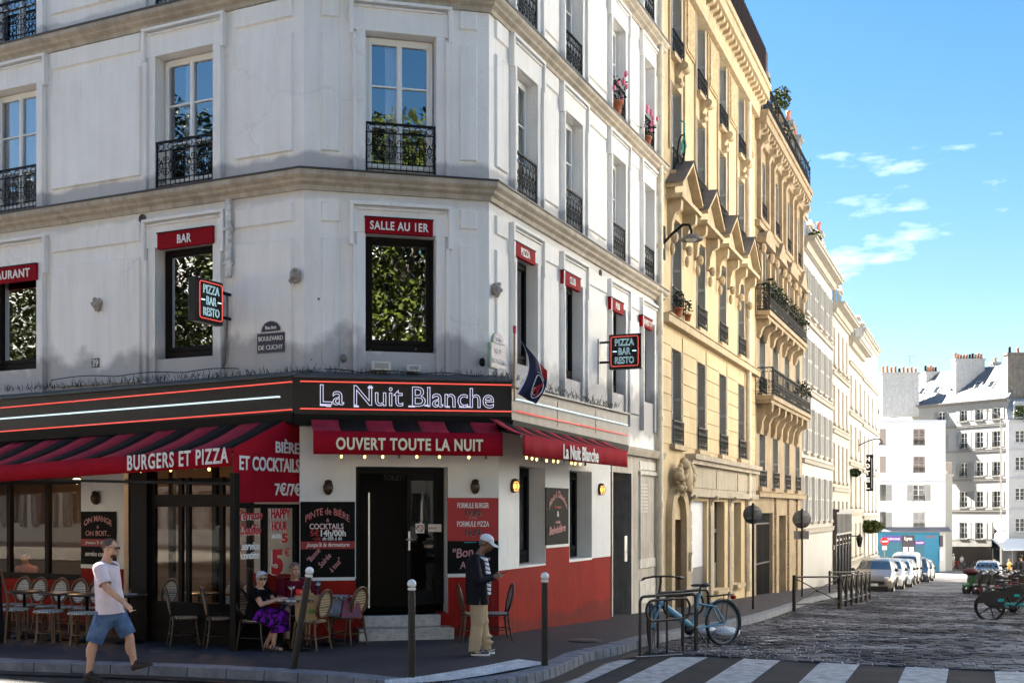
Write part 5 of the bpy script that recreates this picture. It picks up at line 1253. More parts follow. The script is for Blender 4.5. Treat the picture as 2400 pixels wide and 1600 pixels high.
n = 8; me = railing_mesh((t3-.1)/n, 1.0)
for k in range(n): inst(me, 'roof_railing', e3, (.05+(t3-.1)/n*(k+.5), -.34, 15.64))
inst(railing_mesh(.34, 1.0), 'roof_railing', e3, (.05, -.17, 15.64), PI/2)
q = MB(); rg = random.Random(4)
for k in range(9): leaves_mb(q, (rg.uniform(.3, t3), -.2, 16.5+rg.uniform(0, .5)), (.3, .25, .4), 50, .12, rg)
o = q.build('roof_foliage', LEAF, e3); o['kind'] = 'stuff'
q = MB(); g0, g1 = .25, F3.t(1811)
for k in range(14): x = g0+(g1-g0)*(k+.5)/14; q.box(x-.018, x+.018, .1, .14, -1.5, 2.0)
for z in (-1.3, .2, 1.6): q.box(g0, g1, .095, .145, z, z+.06)
q.build('gate', IRON, e3)
MB().box(g0-.1, g1+.1, 3.9, 3.95, -1.6, 2.1).build('courtyard_wall', mat('court', (.35, .40, .45), .8, var=.3), e3)
q = MB()
for px in (1818, 1848, 1868): x = F3.t(px); [q.box(x-.3, x+.3, -.08, 0, -1.6+.5*k, -1.6+.5*k+.46) for k in range(9)]
split_build(q, 'pilaster', TRIM2, e3)
# --- pale houses down to the hotel
def pale(face, L, zt, nb, wm, label, nrow, z0, sh, corn, mans, shut='flat', ch=.45):
    rows = [(z0+sh*i, z0+sh*i+sh*.66) for i in range(nrow)]; bays = [L*(i+.5)/nb for i in range(nb)]
    return house(face, L-.02, -4.5, zt, rows, bays, wm, TRIMW, label, min(.95, L/nb*.46), shut, SHUTW, False, [z0+sh*i-.35 for i in range(nrow+1)], corn, ch, mans, sills=True)
pale(F4, t4, F4.z(1948, 657), 5, WHITEW, 'white rendered house with rows of open shutters after the ochre house', 4, 1.6, 3.05, .55, 2.2)
pale(F5, t5, F5.z(1985, 757), 4, CREAMW, 'pale cream house with a plain cornice between the white ones', 4, .6, 3.0, .6, 2.4, None)
pale(F6, t6, F6.z(2018, 828), 3, CREAMW, 'narrow pale house with flower boxes before the hotel', 4, -.6, 2.9, .6, 2.2, None)
pale(F7, t7, F7.z(2050, 812), 4, WHITEW, 'white hotel at the end of the left row', 4, -.9, 2.95, .2, 1.2, None)
q = MB(); a = F5.t(1951); 
o = empty('black_storefront', F5.w(.2, -2.4, .12), F5.rz, 'black shop front with glass panes at the foot of the pale cream house', 'shop front')
L_ = t5-.6; q.box(0, L_, -.1, .1, 3.2, 4.4); q.box(0, L_, -.22, .1, 4.4, 4.55)
for k in range(5): q.box(L_*k/5, L_*k/5+.14, -.08, .1, 0, 3.2)
q.box(L_-.14, L_, -.08, .1, 0, 3.2); q.box(0, L_, -.05, .1, 0, .6); q.build('frame', mat('shop_black', (.03, .03, .032), .4), o); MB().box(.14, L_-.14, .0, .02, .6, 3.2).build('pane', DGL, o)
q = MB()
for k in range(12): q.box(L_*k/12+.05, L_*k/12+.1, -.14, -.1, 3.3, 4.3)
o2_ = o
split_build(q, 'strip', GREY, o2_, .001)
# hotel blade sign, plant boxes, lanterns, lamps
wt = F7.t(2030); FH = Face(F7.w(wt).to_2d(), F7.n); xa, xb = FH.t(2025), FH.t(2047); zt, zb_ = FH.z(2036, 1065), FH.z(2036, 1150)
o = empty('hotel_sign', FH.w((xa+xb)/2, zb_), FH.rz, 'tall black blade sign reading HOTEL on the white hotel', 'sign'); w_, h_ = xb-xa, zt-zb_
MB().box(-w_/2, w_/2, 0, .2, 0, h_).build('board', BLACK, o)
for k, s_ in enumerate('HOTEL'): text(s_, o, -w_*.12, h_*(.88-.19*k), w_*.5, h_*.13, -.01, bold=.04)
MB().box(w_*.3, w_*.36, -.006, 0, h_*.06, h_*.9).build('stripe', mat('sign_grey', (.4, .4, .4), .6), o)
MB().box(-xa-w_/2, -w_/2, .07, .13, h_*.5, h_*.53).build('bracket', IRON, o) if xa > 0 else None
def plants(face, px, py, off, r, n, label, m=LEAF, size=.16, seed=1):
    p = face.w(face.t(px, off), face.z(px, py, off), off); q = MB(); leaves_mb(q, (0, 0, 0), r, n, size, random.Random(seed)); o = q.build('hanging_plants', m, None, p, face.rz); tag(o, label, 'plants'); return o
plants(F7, 2040, 1234, .4, (1.3, .9, .42), 520, 'leafy green planter over the hotel entrance', LEAF, .25)
plants(F6, 2005, 1107, .2, (1.6, .25, .25), 420, 'row of green window boxes on the narrow pale house', LEAFD, .2, 2)
for k, (px, py, m_, lb) in enumerate(((1990, 745, LEAF, 'yellow green plants on the roof terrace before the hotel'), (1911, 560, LEAF, 'green plants on the attic balcony of the white rendered house'))):
    plants((F6, F4)[k], px, py, .1, (1.2, .3, .3), 160, lb, m_, .2, k+3)
def wall_lamp(face, px0, py0, out, label, drop=.25, s=1.):
    t_, z_ = face.tz(px0, py0); e = empty('street_lamp', face.w(t_, z_), face.rz, label, 'street lamp')
    pts = [(0, 0, -.1), (0, -out*.3, .12), (0, -out*.65, .30), (0, -out*.85, .28), (0, -out*.93, .15), (0, -out*.93, 0)]
    MB().tube(pts, .035*s, 8).build('arm', IRON, e); MB().box(-.06, .06, -.03, 0, -.5, .3).build('wall_plate', IRON, e)
    MB().lathe([(.02, .07), (.10, .05), (.22, -.02), (.27, -.06), (.27, -.09), (.25, -.09), (.001, -.05)], (0, -out*.93, 0), 20).build('lamp_shade', GREY, e)
    MB().ell((0, -out*.93, -.07), (.14, .14, .055)).build('lamp_glass', mat('milk_glass', (.6, .6, .58), .3), e); return e
wall_lamp(F2, 1556, 560, .72, 'black curved street lamp on the cream house wall by the drainpipe')
wall_lamp(F6, 2012, 1040, 1.5, 'black curved street lamp above the hotel sign')
e = empty('wall_lantern', F5.w(t5, .3, .6), F5.rz, 'black carriage lantern on the wall beyond the black shop front', 'lantern')
MB().lathe([(.1, -.3), (.2, .2), (.22, .2), (.05, .42), (.001, .45)], (0, 0, 0), 6, smooth=False).build('lantern', IRON, e); MB().box(-.03, .03, 0, .6, .3, .36).build('arm', IRON, e)
# drainpipes
def pipe(face, px, za, zb_, r, m, label, off=.1, seg=2.):
    q = MB(); x = 0
    q.tube([(0, 0, za), (0, 0, zb_)], r, 12)
    z = za+.6
    while z < zb_: q.tube([(0, 0, z-.05), (0, 0, z+.05)], r*1.22, 12); z += seg
    q.tube([(0, 0, za+.02), (0, 0, za+.3)], r*1.15, 12); o = q.build('drain_pipe', m); o.location = face.w(face.t(px, off), 0, off); tag(o, label, 'pipe')
CPIPE = mat('cream_pipe', (.66, .58, .44), .5, var=.2, scale=4)
pipe(FR, 1546, -.35, 19, .085, CPIPE, 'thick cream drainpipe where the white building meets the cream house')
pipe(F2, 1755, -.5, 16, .085, CPIPE, 'thick cream drainpipe at the far end of the cream house')
# flowers and a bicycle on the window rails
def pots(face, px, py, off, label, fl=None, n=2, s=1., seed=0, cat='flower pots'):
    t_, z_ = face.tz(px, py, off); e = empty('flower_pot', face.w(t_, z_, off), face.rz, label, cat); rg = random.Random(seed)
    MB().lathe([(.07*s, 0), (.1*s, .16*s), (.11*s, .16*s), (.11*s, .19*s), (.001, .17*s)], n=12).build('pot', POT, e)
    q = MB(); leaves_mb(q, (0, 0, .36*s), (.22*s, .16*s, .24*s), 110, .075, rg); q.build('foliage', LEAFD, e)
    if fl:
        q = MB()
        for k in range(9): p = (rg.uniform(-.18, .18)*s, rg.uniform(-.18, -.02)*s, .25*s+rg.uniform(0, .4)*s); [q.ell((p[0]+.03*c, p[1], p[2]+.03*d), .03, n=6) for c, d in trig(5)]
        q.build('blossoms', fl, e)
    return e
PINKF = mat('pink_petal', (.75, .16, .30), .6, var=.3, scale=20); REDF = mat('red_petal', (.5, .02, .03), .6)
pots(FR, 1443, 270, .08, 'pink flowers on the window ledge two storeys over the neon box', PINKF, s=1.45)
pots(FR, 1513, 348, .08, 'pink flowers on the last window ledge of the white building', PINKF, s=1.35, seed=2)
pots(F2, 1590, 742, .25, 'terracotta pot with a bare plant on the first cream balcony', None, s=1.1, seed=3)
pots(F2, 1612, 752, .25, 'smaller pot right of the terracotta pot on the cream balcony', None, s=.9, seed=4)
t_, z_ = F2.tz(1592, 352, .3); e = empty('hung_bicycle', F2.w(t_, z_, .35), F2.rz+.5, 'teal bicycle hung on an upper balcony of the cream house', 'bicycle')
q = MB(); q.tube([(.34*c, 0, .34*d) for c, d in trig(24)], .022, 6, closed=True); q.build('wheel', BLACK, e)
q = MB(); q.tube([(0, 0, 0), (-.35, .02, .28), (-.55, .03, -.1), (-.2, .02, -.2), (-.35, .02, .28)], .025, 6); q.tube([(-.35, .02, .28), (-.4, .02, .5), (-.3, .1, .62)], .018, 6); q.build('frame', mat('teal', (.02, .30, .26), .4), e)
for face, px, y0, y1, wd, lb, np_ in ((F2, 1708, -60, 40, 1.5, 'slate chimney stack on the roof of the cream house', 3), (F2, 1758, 70, 130, 1.2, 'cream chimney stack at the far end of the cream house roof', 3), (F3, 1796, 170, 240, 1.3, 'grey chimney stack on the ochre house roof', 4), (F3, 1858, 288, 350, 1.2, 'blue grey chimney stack further along the ochre house roof', 3), (F3, 1876, 322, 390, 1.1, 'last chimney stack on the ochre house roof', 2), (F4, 1926, 545, 590, 1.3, 'white chimney stack on the white rendered house', 4), (F5, 1958, 640, 700, 1.1, 'white chimney stack on the pale cream house', 3)):
    t_, z1_ = face.tz(px, y0, -.9); z0_ = face.z(px, y1, -.9)-2; o = empty('chimney_stack', face.w(t_, z0_, -.9), face.rz, lb, 'chimney'); h_ = z1_-z0_
    q = MB(); q.box(-.35, .35, 0, wd, 0, h_-.2); q.box(-.45, .45, -.1, wd+.1, h_-.199, h_); q.build('stack', TRIMW if face in (F4, F5) else mat('slate_stack', (.22, .21, .20), .8, var=.3), o)
    for k in range(np_): q = MB(); q.lathe([(.12, 0), (.09, .4), (.12, .45), (.12, .55), (.001, .55)], (0, wd*(k+.5)/np_, h_), 8); q.build('chimney_pot', POT, o)
plants(F3, 1832, 232, -.5, (.45, .4, .5), 420, 'bushy plant on the roof terrace of the ochre house', LEAF, .14, 33)
# shrub bed by the gate
for k, (px, py, r, m_) in enumerate(((1783, 1382, .42, LEAF), (1805, 1372, .65, LEAFD), (1825, 1368, .6, LEAFD))):
    p = G(px, py, PAV); q = MB(); leaves_mb(q, (0, 0, r*.85), (r*1.1, r*.9, r), 420, .11, random.Random(k+20)); q.tube([(0, 0, -.05), (0, 0, r)], .03, 6)
    o = q.build('shrub', m_, None, p); tag(o, ['small bright green shrub at the foot of the iron gate', 'dark shrub in the middle of the bed by the iron gate', 'dark shrub at the far end of the bed by the iron gate'][k], 'shrub')
# ---- opposite side of the street, mostly outside the picture
W0 = 13.2; rg = random.Random(11)
ops = []; t_ = 112.
FO = Face((B+FR.d*t_+FR.n*W0), -FR.d)
OPW = mat('bright_render', (.84, .81, .74), .85, var=.06); OPT = mat('bright_trim', (.74, .70, .62), .85)
lens = [(22, 18, OPW, OPT), (20, 21, OPW, OPT), (24, 19, OPW, OPT), (22, 20, OPW, OPT), (16, 18, OPW, OPT)]; s_ = 0.
for k, (L_, zt, wm, tm) in enumerate(lens):
    fo = Face(FO.w(s_).to_2d(), FO.d); s_ += L_; nb = int(L_/2.6)
    base = gz(*FO.w(s_).to_2d())
    house(fo, L_-.02, -6, zt-6+.042*s_*.9, [(base+1.5+3.1*i, base+3.5+3.1*i) for i in range(5) if base+3.5+3.1*i < zt-6.5+.042*s_*.9], [L_*(i+.5)/nb for i in range(nb)], wm, tm, ['pale house at the far end of the right row outside the picture', 'cream house second from the far end of the right row', 'white house in the middle of the right row', 'pale house fourth along the right row', 'cream house nearest the crossing in the right row'][k], 1.05, 'flat', SHUTW, False, (), .4, .4, 2., sills=False)

FB_ = Face((58, -57), (-.902, .431)); s_ = 0.  # unseen boulevard row, added to block low sky and darken window reflections
for k, (L_, zt, wm, tm) in enumerate([(26, 20, LIMEST, TRIM), (24, 18, OPW, OPT), (26, 21, OPW, OPT), (24, 19, LIMEST, TRIM), (28, 20, OPW, OPT), (26, 21, OPW, OPT), (26, 19, LIMEST, TRIM), (30, 21, CREAMW, TRIMW)]):
    fo = Face(FB_.w(s_).to_2d(), FB_.d); s_ += L_; nb = int(L_/2.7)
    house(fo, L_-.02, -1, zt, [(1.2+3.2*i, 3.3+3.2*i) for i in range(5)], [L_*(i+.5)/nb for i in range(nb)], wm, tm, ['cream house behind the photographer at the right end', 'pale house behind the photographer second from the right', 'white house behind the photographer in the middle', 'cream house behind the photographer fourth from the right', 'pale house behind the photographer fifth from the right', 'white house far left along the boulevard', 'cream house further left along the boulevard', 'pale house at the far left end of the boulevard'][k], 1.1, 'flat', SHUTW, False, (), .4, .4, 2.2, sills=False)
# ================================================================ far end of the street
ZG = gz(45, 130)
FE1 = Face(P3(2058, 1195, 128.).to_2d(), (1, 0))
L1 = FE1.t(2216); zt1 = FE1.z(2100, 985)
c1, c2 = FE1.t(2075), FE1.t(2154)
rows = [(FE1.z(2100, y1), FE1.z(2100, y0)) for y0, y1 in ((1005, 1043), (1069, 1107), (1135, 1173), (1199, 1238))]
e = house(FE1, L1, ZG-1, zt1, rows, [c2], mat('far_white', (.56, .56, .555), .85, var=.06, drip=.12), mat('bluish_trim', (.42, .45, .52), .8), 'white house with a bright blue shop at the far end of the street', 1.25, None, None, True, [FE1.z(2100, 1128)], .25, .3, 0, sills=True)
shm2 = shutter_mesh(.62, 1.78, SHUTW); taupe = shutter_mesh(.62, 1.78, mat('taupe_shutter', (.25, .21, .19), .6))
for k, (z0, z1) in enumerate(rows):
    if k < 2 or k == 3: [inst(taupe if k < 2 else shm2, 'shutter', e, (c2+s, -.03, z0)) for s in (-.62, .0)]
    else: [inst(shm2, 'shutter', e, (c2+s, -.04, z0)) for s in (-1.3, .66)]
    q = MB(); q.box(c1-.6, c1+.05, -.03, 0, z0, z1); q.build('window', DGL if k in (2, 3) else mat('taupe_shutter', (.2, .2, .2)), e)
    inst(shm2, 'shutter', e, (c1+.1, -.04, z0)) if k > 1 else None
o = empty('blue_shop_front', FE1.w(0, ZG, .02), 0, 'turquoise painted shop front with roller shutters under the white house', 'shop front')
TURQ = mat('turquoise', (.004, .16, .29), .6, var=.15, scale=2); hs_ = FE1.z(2100, 1246)-ZG; x1 = FE1.t(2200)
MB().box(-.4, x1, -.25, 0, 0, hs_).build('panels', TURQ, o); MB().hexa([(-.5, -.9, hs_), (x1+1.1, -.9, hs_), (x1+1.1, .0, hs_), (-.5, .0, hs_), (-.5, -.9, hs_+.08), (x1+1.1, -.9, hs_+.08), (x1+1.1, 0, hs_+.55), (-.5, 0, hs_+.55)]).build('canopy', mat('slate_canopy', (.12, .13, .16), .5), o)
SLAT = mat('shutter_blue', (.006, .12, .18), .5, var=.1)
def zl(y): return FE1.z(2100, y)-ZG
for pa, pb, y0, y1 in ((2058, 2110, 1268, 1330), (2142, 2164, 1276, 1330)):
    q = MB(); a, b = FE1.t(pa), FE1.t(pb); n = 26
    for k in range(n): z = zl(y1)+(zl(y0)-zl(y1))*k/n; q.box(a, b, -.29, -.25, z, z+.08)
    q.build('roller_shutter', SLAT, o)
PURP = mat('purple_sign', (.09, .03, .30), .5)
for pa, pb, y0, y1, s_ in ((2069, 2110, 1255, 1268, 'TÉLÉPHONIE'), (2141, 2164, 1266, 1276, 'TRANSFERT')):
    a, b = FE1.t(pa), FE1.t(pb); MB().box(a, b, -.4, -.25, zl(y1), zl(y0)).build('sign_board', PURP, o); text(s_, o, (a+b)/2, (zl(y0)+zl(y1))/2, (b-a)*.8, (zl(y0)-zl(y1))*.45, -.41)
a, b = FE1.t(2112), FE1.t(2141); MB().box(a, b, -.32, -.25, zl(1330), zl(1254)).build('door_panel', mat('black_sign', (.02, .012, .03), .5), o); text('Lyca', o, (a+b)/2, zl(1262), (b-a)*.62, .5, -.34, bold=.03)
for x in (2114, 2128): q = MB(); q.box(FE1.t(x), FE1.t(x+11), -.34, -.32, zl(1296), zl(1281)); q.build('poster', WTXT, o)
text('ALIMENTATION', o, FE1.t(2180), zl(1257), (FE1.t(2192)-FE1.t(2168)), .16, -.27, RTXT)
MB().box(FE1.t(2199), FE1.t(2206), -.5, -.2, zl(1312), zl(1287)).build('side_sign', WTXT, o)
MB().box(FE1.t(2200), FE1.t(2207), -.4, -.2, zl(1280), zl(1254)).build('side_board', _M['black_sign'], o)
# roof-top of the blue shop house: parapet things
q = MB(); q.box(0, L1, .02, 8, zt1-.4, zt1); q.build('flat_roof', ZINC, e)
FARW2 = mat('far_annex', (.30, .295, .28), .85)
FE1b = Face(P3(2214, 1195, 129.).to_2d(), (1, 0)); L1b = FE1b.t(2232); 
q = MB(); q.box(0, L1b, 0, 6, ZG-.5, FE1b.z(2220, 1116)); q.box(-.1, L1b+.15, -.12, 6.1, FE1b.z(2220, 1116)+.002, FE1b.z(2220, 1110)); e1b = empty('low_annex', FE1b.w(0, 0), 0, 'narrow low white annex right of the blue shop house', 'building'); q.build('wall', FARW2, e1b)
q = MB(); n = 9
for k in range(n): q.box(.1+L1b*.9*k/n, .1+L1b*.9*k/n+.035, .1, .14, FE1b.z(2220, 1109), FE1b.z(2220, 1083))
q.box(.05, L1b, .08, .16, FE1b.z(2220, 1084), FE1b.z(2220, 1082)); q.build('terrace_screen', mat('cane_screen', (.45, .38, .32), .7), e1b)
# long house to the right, receding, under a zinc roof with skylights and big chimney walls
FE2 = Face(P3(2072, 1195, 147.5).to_2d(), (.546, -.838)); L2 = FE2.t(2361); ez = FE2.z(2200, 947)
cols = [FE2.t(x) for x in (2258, 2295, 2335)]
rws = [(FE2.z(2295, a), FE2.z(2295, b)) for a, b in ((984, 958), (1049, 1012), (1115, 1083), (1188, 1151), (1262, 1224))]
FARW = mat('sunlit_wall', (.23, .226, .215), .85, var=.08, scale=.8, drip=.15); FART = mat('sunlit_trim', (.16, .155, .145), .85, var=.1)
e = house(FE2, L2, ZG-1.5, ez, rws, cols+[FE2.t(2206)], FARW, FART, 'sunlit white house with open shutters and a tall zinc roof', 1.0, 'flat', mat('sunlit_shutter', (.22, .22, .215), .6), True, [FE2.z(2295, y) for y in (996, 1055, 1123, 1195)], .35, .35, 0)
q = MB(); D = 4.6; rz0 = ez+.1; rz1 = FE2.z(2250, 870)+.8
q.hexa([(-6, .1, rz0), (L2, .1, rz0), (L2, 8, rz0), (-6, 8, rz0), (-6, D, rz1), (L2, D, rz1), (L2, 8, rz1), (-6, 8, rz1)])
k = -6.
while k < L2: q.add([(k, .08, rz0+.04), (k+.07, .08, rz0+.04), (k+.07, D-.02, rz1+.05), (k, D-.02, rz1+.05)], [(0, 1, 2, 3)]); q.add([(k, .08, rz0), (k, .08, rz0+.06), (k, D, rz1+.06), (k, D, rz1)], [(0, 1, 2, 3)]); k += .75
rf = q.build('roof', mat('pale_zinc', (.12, .13, .145), .5, var=.2), e)
for px in (2098, 2138, 2172, 2212, 2268, 2300, 2340):
    x = FE2.t(px); u = .42; y = .1+(D-.1)*u; z = rz0+(rz1-rz0)*u; sl_ = math.atan2(rz1-rz0, D-.1)
    q = MB(); q.M = Matrix.Translation((x, y, z)) @ Matrix.Rotation(sl_, 4, 'X'); q.box(-.42, .42, -.7, .7, .0, .14); q.box(-.34, .34, -.62, .62, .141, .15, 1); q.build('skylight', [WFRAME, DGL], rf)
def chimney(px0, px1, y0, y1, Y, npots, label, m, dep=1.2):
    a, b = P3(px0, y1, Y), P3(px1, y1, Y); z1 = P3(px0, y0, Y).z; o = empty('chimney_stack', ((a.x+b.x)/2, Y, a.z), 0, label, 'chimney'); w_ = b.x-a.x; h = z1-a.z
    q = MB(); q.box(-w_/2, w_/2, 0, dep, 0, h-.25); q.box(-w_/2-.12, w_/2+.12, -.12, dep+.12, h-.249, h); q.build('stack', m, o)
    r5 = random.Random(px0)
    for k in range(npots):
        x = -w_/2+w_*(k+.5)/npots; hh = r5.uniform(.5, .85); q = MB(); q.lathe([(.17, 0), (.13, hh*.8), (.16, hh*.85), (.16, hh), (.001, hh)], (x, dep/2, h), 8); q.build('chimney_pot', POT if r5.random() < .75 else BLACK, o)
    return o
CHW = mat('chimney_render', (.46, .46, .465), .85, var=.2, streak=.2); CHG = mat('chimney_grey', (.20, .18, .155), .9, var=.3, streak=.3)
chimney(2068, 2154, 872, 975, 143, 9, 'broad grey chimney wall with a row of pots over the blue shop house', CHW, 1.0)
chimney(2170, 2200, 870, 895, 146, 5, 'small white chimney with five pots on the zinc roof ridge', WHITEW)
chimney(2240, 2308, 840, 938, 140, 10, 'tall white chimney wall in the middle of the zinc roof', CHW)
chimney(2328, 2344, 848, 872, 140, 1, 'slim white chimney with a dark cowl on the zinc roof', WHITEW, .8)
chimney(2362, 2420, 826, 945, 133.5, 3, 'brown grey chimney wall at the right edge of the picture', CHG)
q = MB(); p = P3(2132, 870, 143); q.tube([p, p+Vector((0, 0, 2.0))], .03, 5)
for k in range(4): z = 1.9-.28*k; q.tube([p+Vector((-.8+.12*k, 0, z)), p+Vector((.8-.12*k, 0, z))], .02, 4)
tag(q.build('antenna', GREY), 'thin television antenna on the broad chimney wall', 'antenna')
FE3 = Face(P3(2363, 1195, 132.).to_2d(), (.98, -.2)); L3 = 8.
rws = [(FE3.z(2390, a), FE3.z(2390, b)) for a, b in ((1037, 1008), (1102, 1070), (1172, 1143), (1246, 1214))]
e = house(FE3, L3, ZG-1.5, FE3.z(2390, 985), rws, [FE3.t(2391), FE3.t(2391)+2.8], mat('edge_white', (.50, .50, .50), .85, var=.06, drip=.12), mat('edge_trim', (.40, .41, .44), .85), 'white house with a dark dormer at the right edge of the picture', 1.0, None, None, False, [FE3.z(2390, y) for y in (1052, 1118, 1190)], .3, .3, 2.6)
FX = FE3
plants(FE3, 2393, 968, .2, (1.0, .5, 1.0), 160, 'tall green plant on the roof terrace at the right edge', LEAF, .25, 9)
# dark fence with railings, awning, poles
FF = Face(P3(2208, 1195, 134.).to_2d(), (1, -.05)); LF = FF.t(2332)
o = empty('dark_fence', FF.w(0, ZG), FF.rz, 'dark board fence topped by iron railings at the far end', 'fence')
zf = lambda y: FF.z(2270, y)-ZG
q = MB()
for k in range(40): q.box(LF*k/40+.01, LF*(k+1)/40, 0, .06, 0, zf(1280))
q.build('boards', mat('fence_brown', (.022, .014, .009), .7, var=.3), o)
q = MB()
for k in range(48): x = LF*k/48; q.box(x, x+.04, .1, .14, zf(1280), zf(1263))
q.box(0, LF, .09, .15, zf(1267), zf(1266)); q.build('railing', IRON, o)
MB().box(LF-1.8, LF+.5, -1.5, -1.3, 0, .9).build('low_wall', WHITEW, o)
FA = Face(P3(2338, 1195, 128.).to_2d(), (1, 0)); o = empty('white_awning', FA.w(0, ZG), 0, 'white café awning over a dark window at the right edge', 'awning'); L_ = 6.; za = lambda y: FA.z(2370, y)-ZG
MB().hexa([(0, -1.6, za(1288)), (L_, -1.6, za(1288)), (L_, 1.5, za(1265)), (0, 1.5, za(1265)), (0, -1.6, za(1286)), (L_, -1.6, za(1286)), (L_, 1.5, za(1262)), (0, 1.5, za(1262))]).build('canopy', mat('white_canvas', (.8, .8, .78), .8), o)
MB().box(1.2, 1.25, -1.0, .8, 0, za(1288)).build('screen', WHITEW, o); MB().box(0, L_, 1.5, 1.7, 0, za(1262)).build('shop_window', DGL, o)
p = G(2346, 1352); q = MB(); q.tube([(0, 0, 0), (0, 0, 15.)], .09, 8); o = empty('lamp_post', p, 0, 'tall thin lamp post before the white houses at the far right', 'lamp post'); q.build('pole', GREY, o)
MB().tube([(0, 0, 15), (-.3, 0, 15.6), (-1.3, 0, 16.0), (-2.0, 0, 15.9)], .06, 6).build('arm', GREY, o)
for z, r in ((5.0, .62), (3.9, .55)):
    q = MB(); q.lathe([(.001, -.03), (r, -.03), (r, .03), (.001, .03)], n=20); s_ = q.build('sign_disc', WTXT, o); s_.rotation_euler = (PI/2, 0, 0); s_.location = (-.1, -.12, z)
p = P3(2073, 1320, 118); q = MB(); o = empty('no_entry_sign', (p.x, p.y, gz(p.x, p.y)), 0, 'red no-entry sign on a pole before the blue shop', 'traffic sign'); q.tube([(0, 0, 0), (0, 0, P3(2073, 1258, 118).z-o.location.z)], .04, 6); q.build('pole', GREY, o)
zc = P3(2073, 1268, 118).z-o.location.z; q = MB(); q.lathe([(.001, -.02), (.42, -.02), (.42, .02), (.001, .02)], n=20); d_ = q.build('disc', RTXT, o); d_.rotation_euler = (PI/2, 0, 0); d_.location = (0, -.06, zc); MB().box(-.3, .3, -.09, -.082, zc-.06, zc+.06).build('bar', WTXT, o)
MB().box(-.22, .22, -.07, -.03, zc-.85, zc-.5).build('plate', WTXT, o)
# ================================================================ plane trees along the boulevard, behind the camera
def tree_meshes(seed, h=13., r=4.6):
    rg = random.Random(seed); q = MB(); q.tube([(0, 0, -.2), (.05, 0, 1.5), (-.05, .1, 3.2), (.1, 0, 5)], [.30, .24, .20, .16], 10); lobes = []
    for k in range(13):
        a = k*2.4+rg.uniform(-.3, .3); ht = 4.6+k*.62; ro = r*(.75 if k < 9 else .4)*rg.uniform(.7, 1.)
        tip = Vector((ro*math.cos(a), ro*math.sin(a), ht+1.2)); q.tube([(0, 0, min(ht-.8, 5+k*.3)), tip*.5+Vector((0, 0, ht*.5+.2)), tip], [.12, .07, .03], 6); lobes.append((tip, rg.uniform(1.7, 2.3)))
    lobes.append((Vector((0, 0, h-2)), 2.6))
    l = MB()
    for tip, rr in lobes: leaves_mb(l, tip, (rr, rr, rr*.8), 2300, .19, rg, 0)
    return q.mesh('trunk', mat('bark', (.16, .14, .11), .9, var=.5, scale=5)), l.mesh('crown', LEAF)
tm = [tree_meshes(1), tree_meshes(2)]
for k, (x, y) in enumerate(((17, -14), (9.5, -10.5), (3, -9), (-9.5, -5), (-18, -1.), (-27, 4), (-36, 8.5))):
    o = empty('plane_tree', (x, y, 0), k*1.3, ['plane tree at the right end of the boulevard row', 'plane tree mirrored in the chamfer window', 'plane tree right behind the photographer', 'plane tree left of the photographer', 'plane tree mirrored in the ground-floor terrace glass', 'plane tree mirrored in the Bar window', 'plane tree at the left end of the boulevard row'][k], 'tree', 'plane trees along the boulevard')
    o.scale = (1.2, 1.2, 1.32); inst(tm[k % 2][0], 'trunk', o); inst(tm[k % 2][1], 'crown', o)
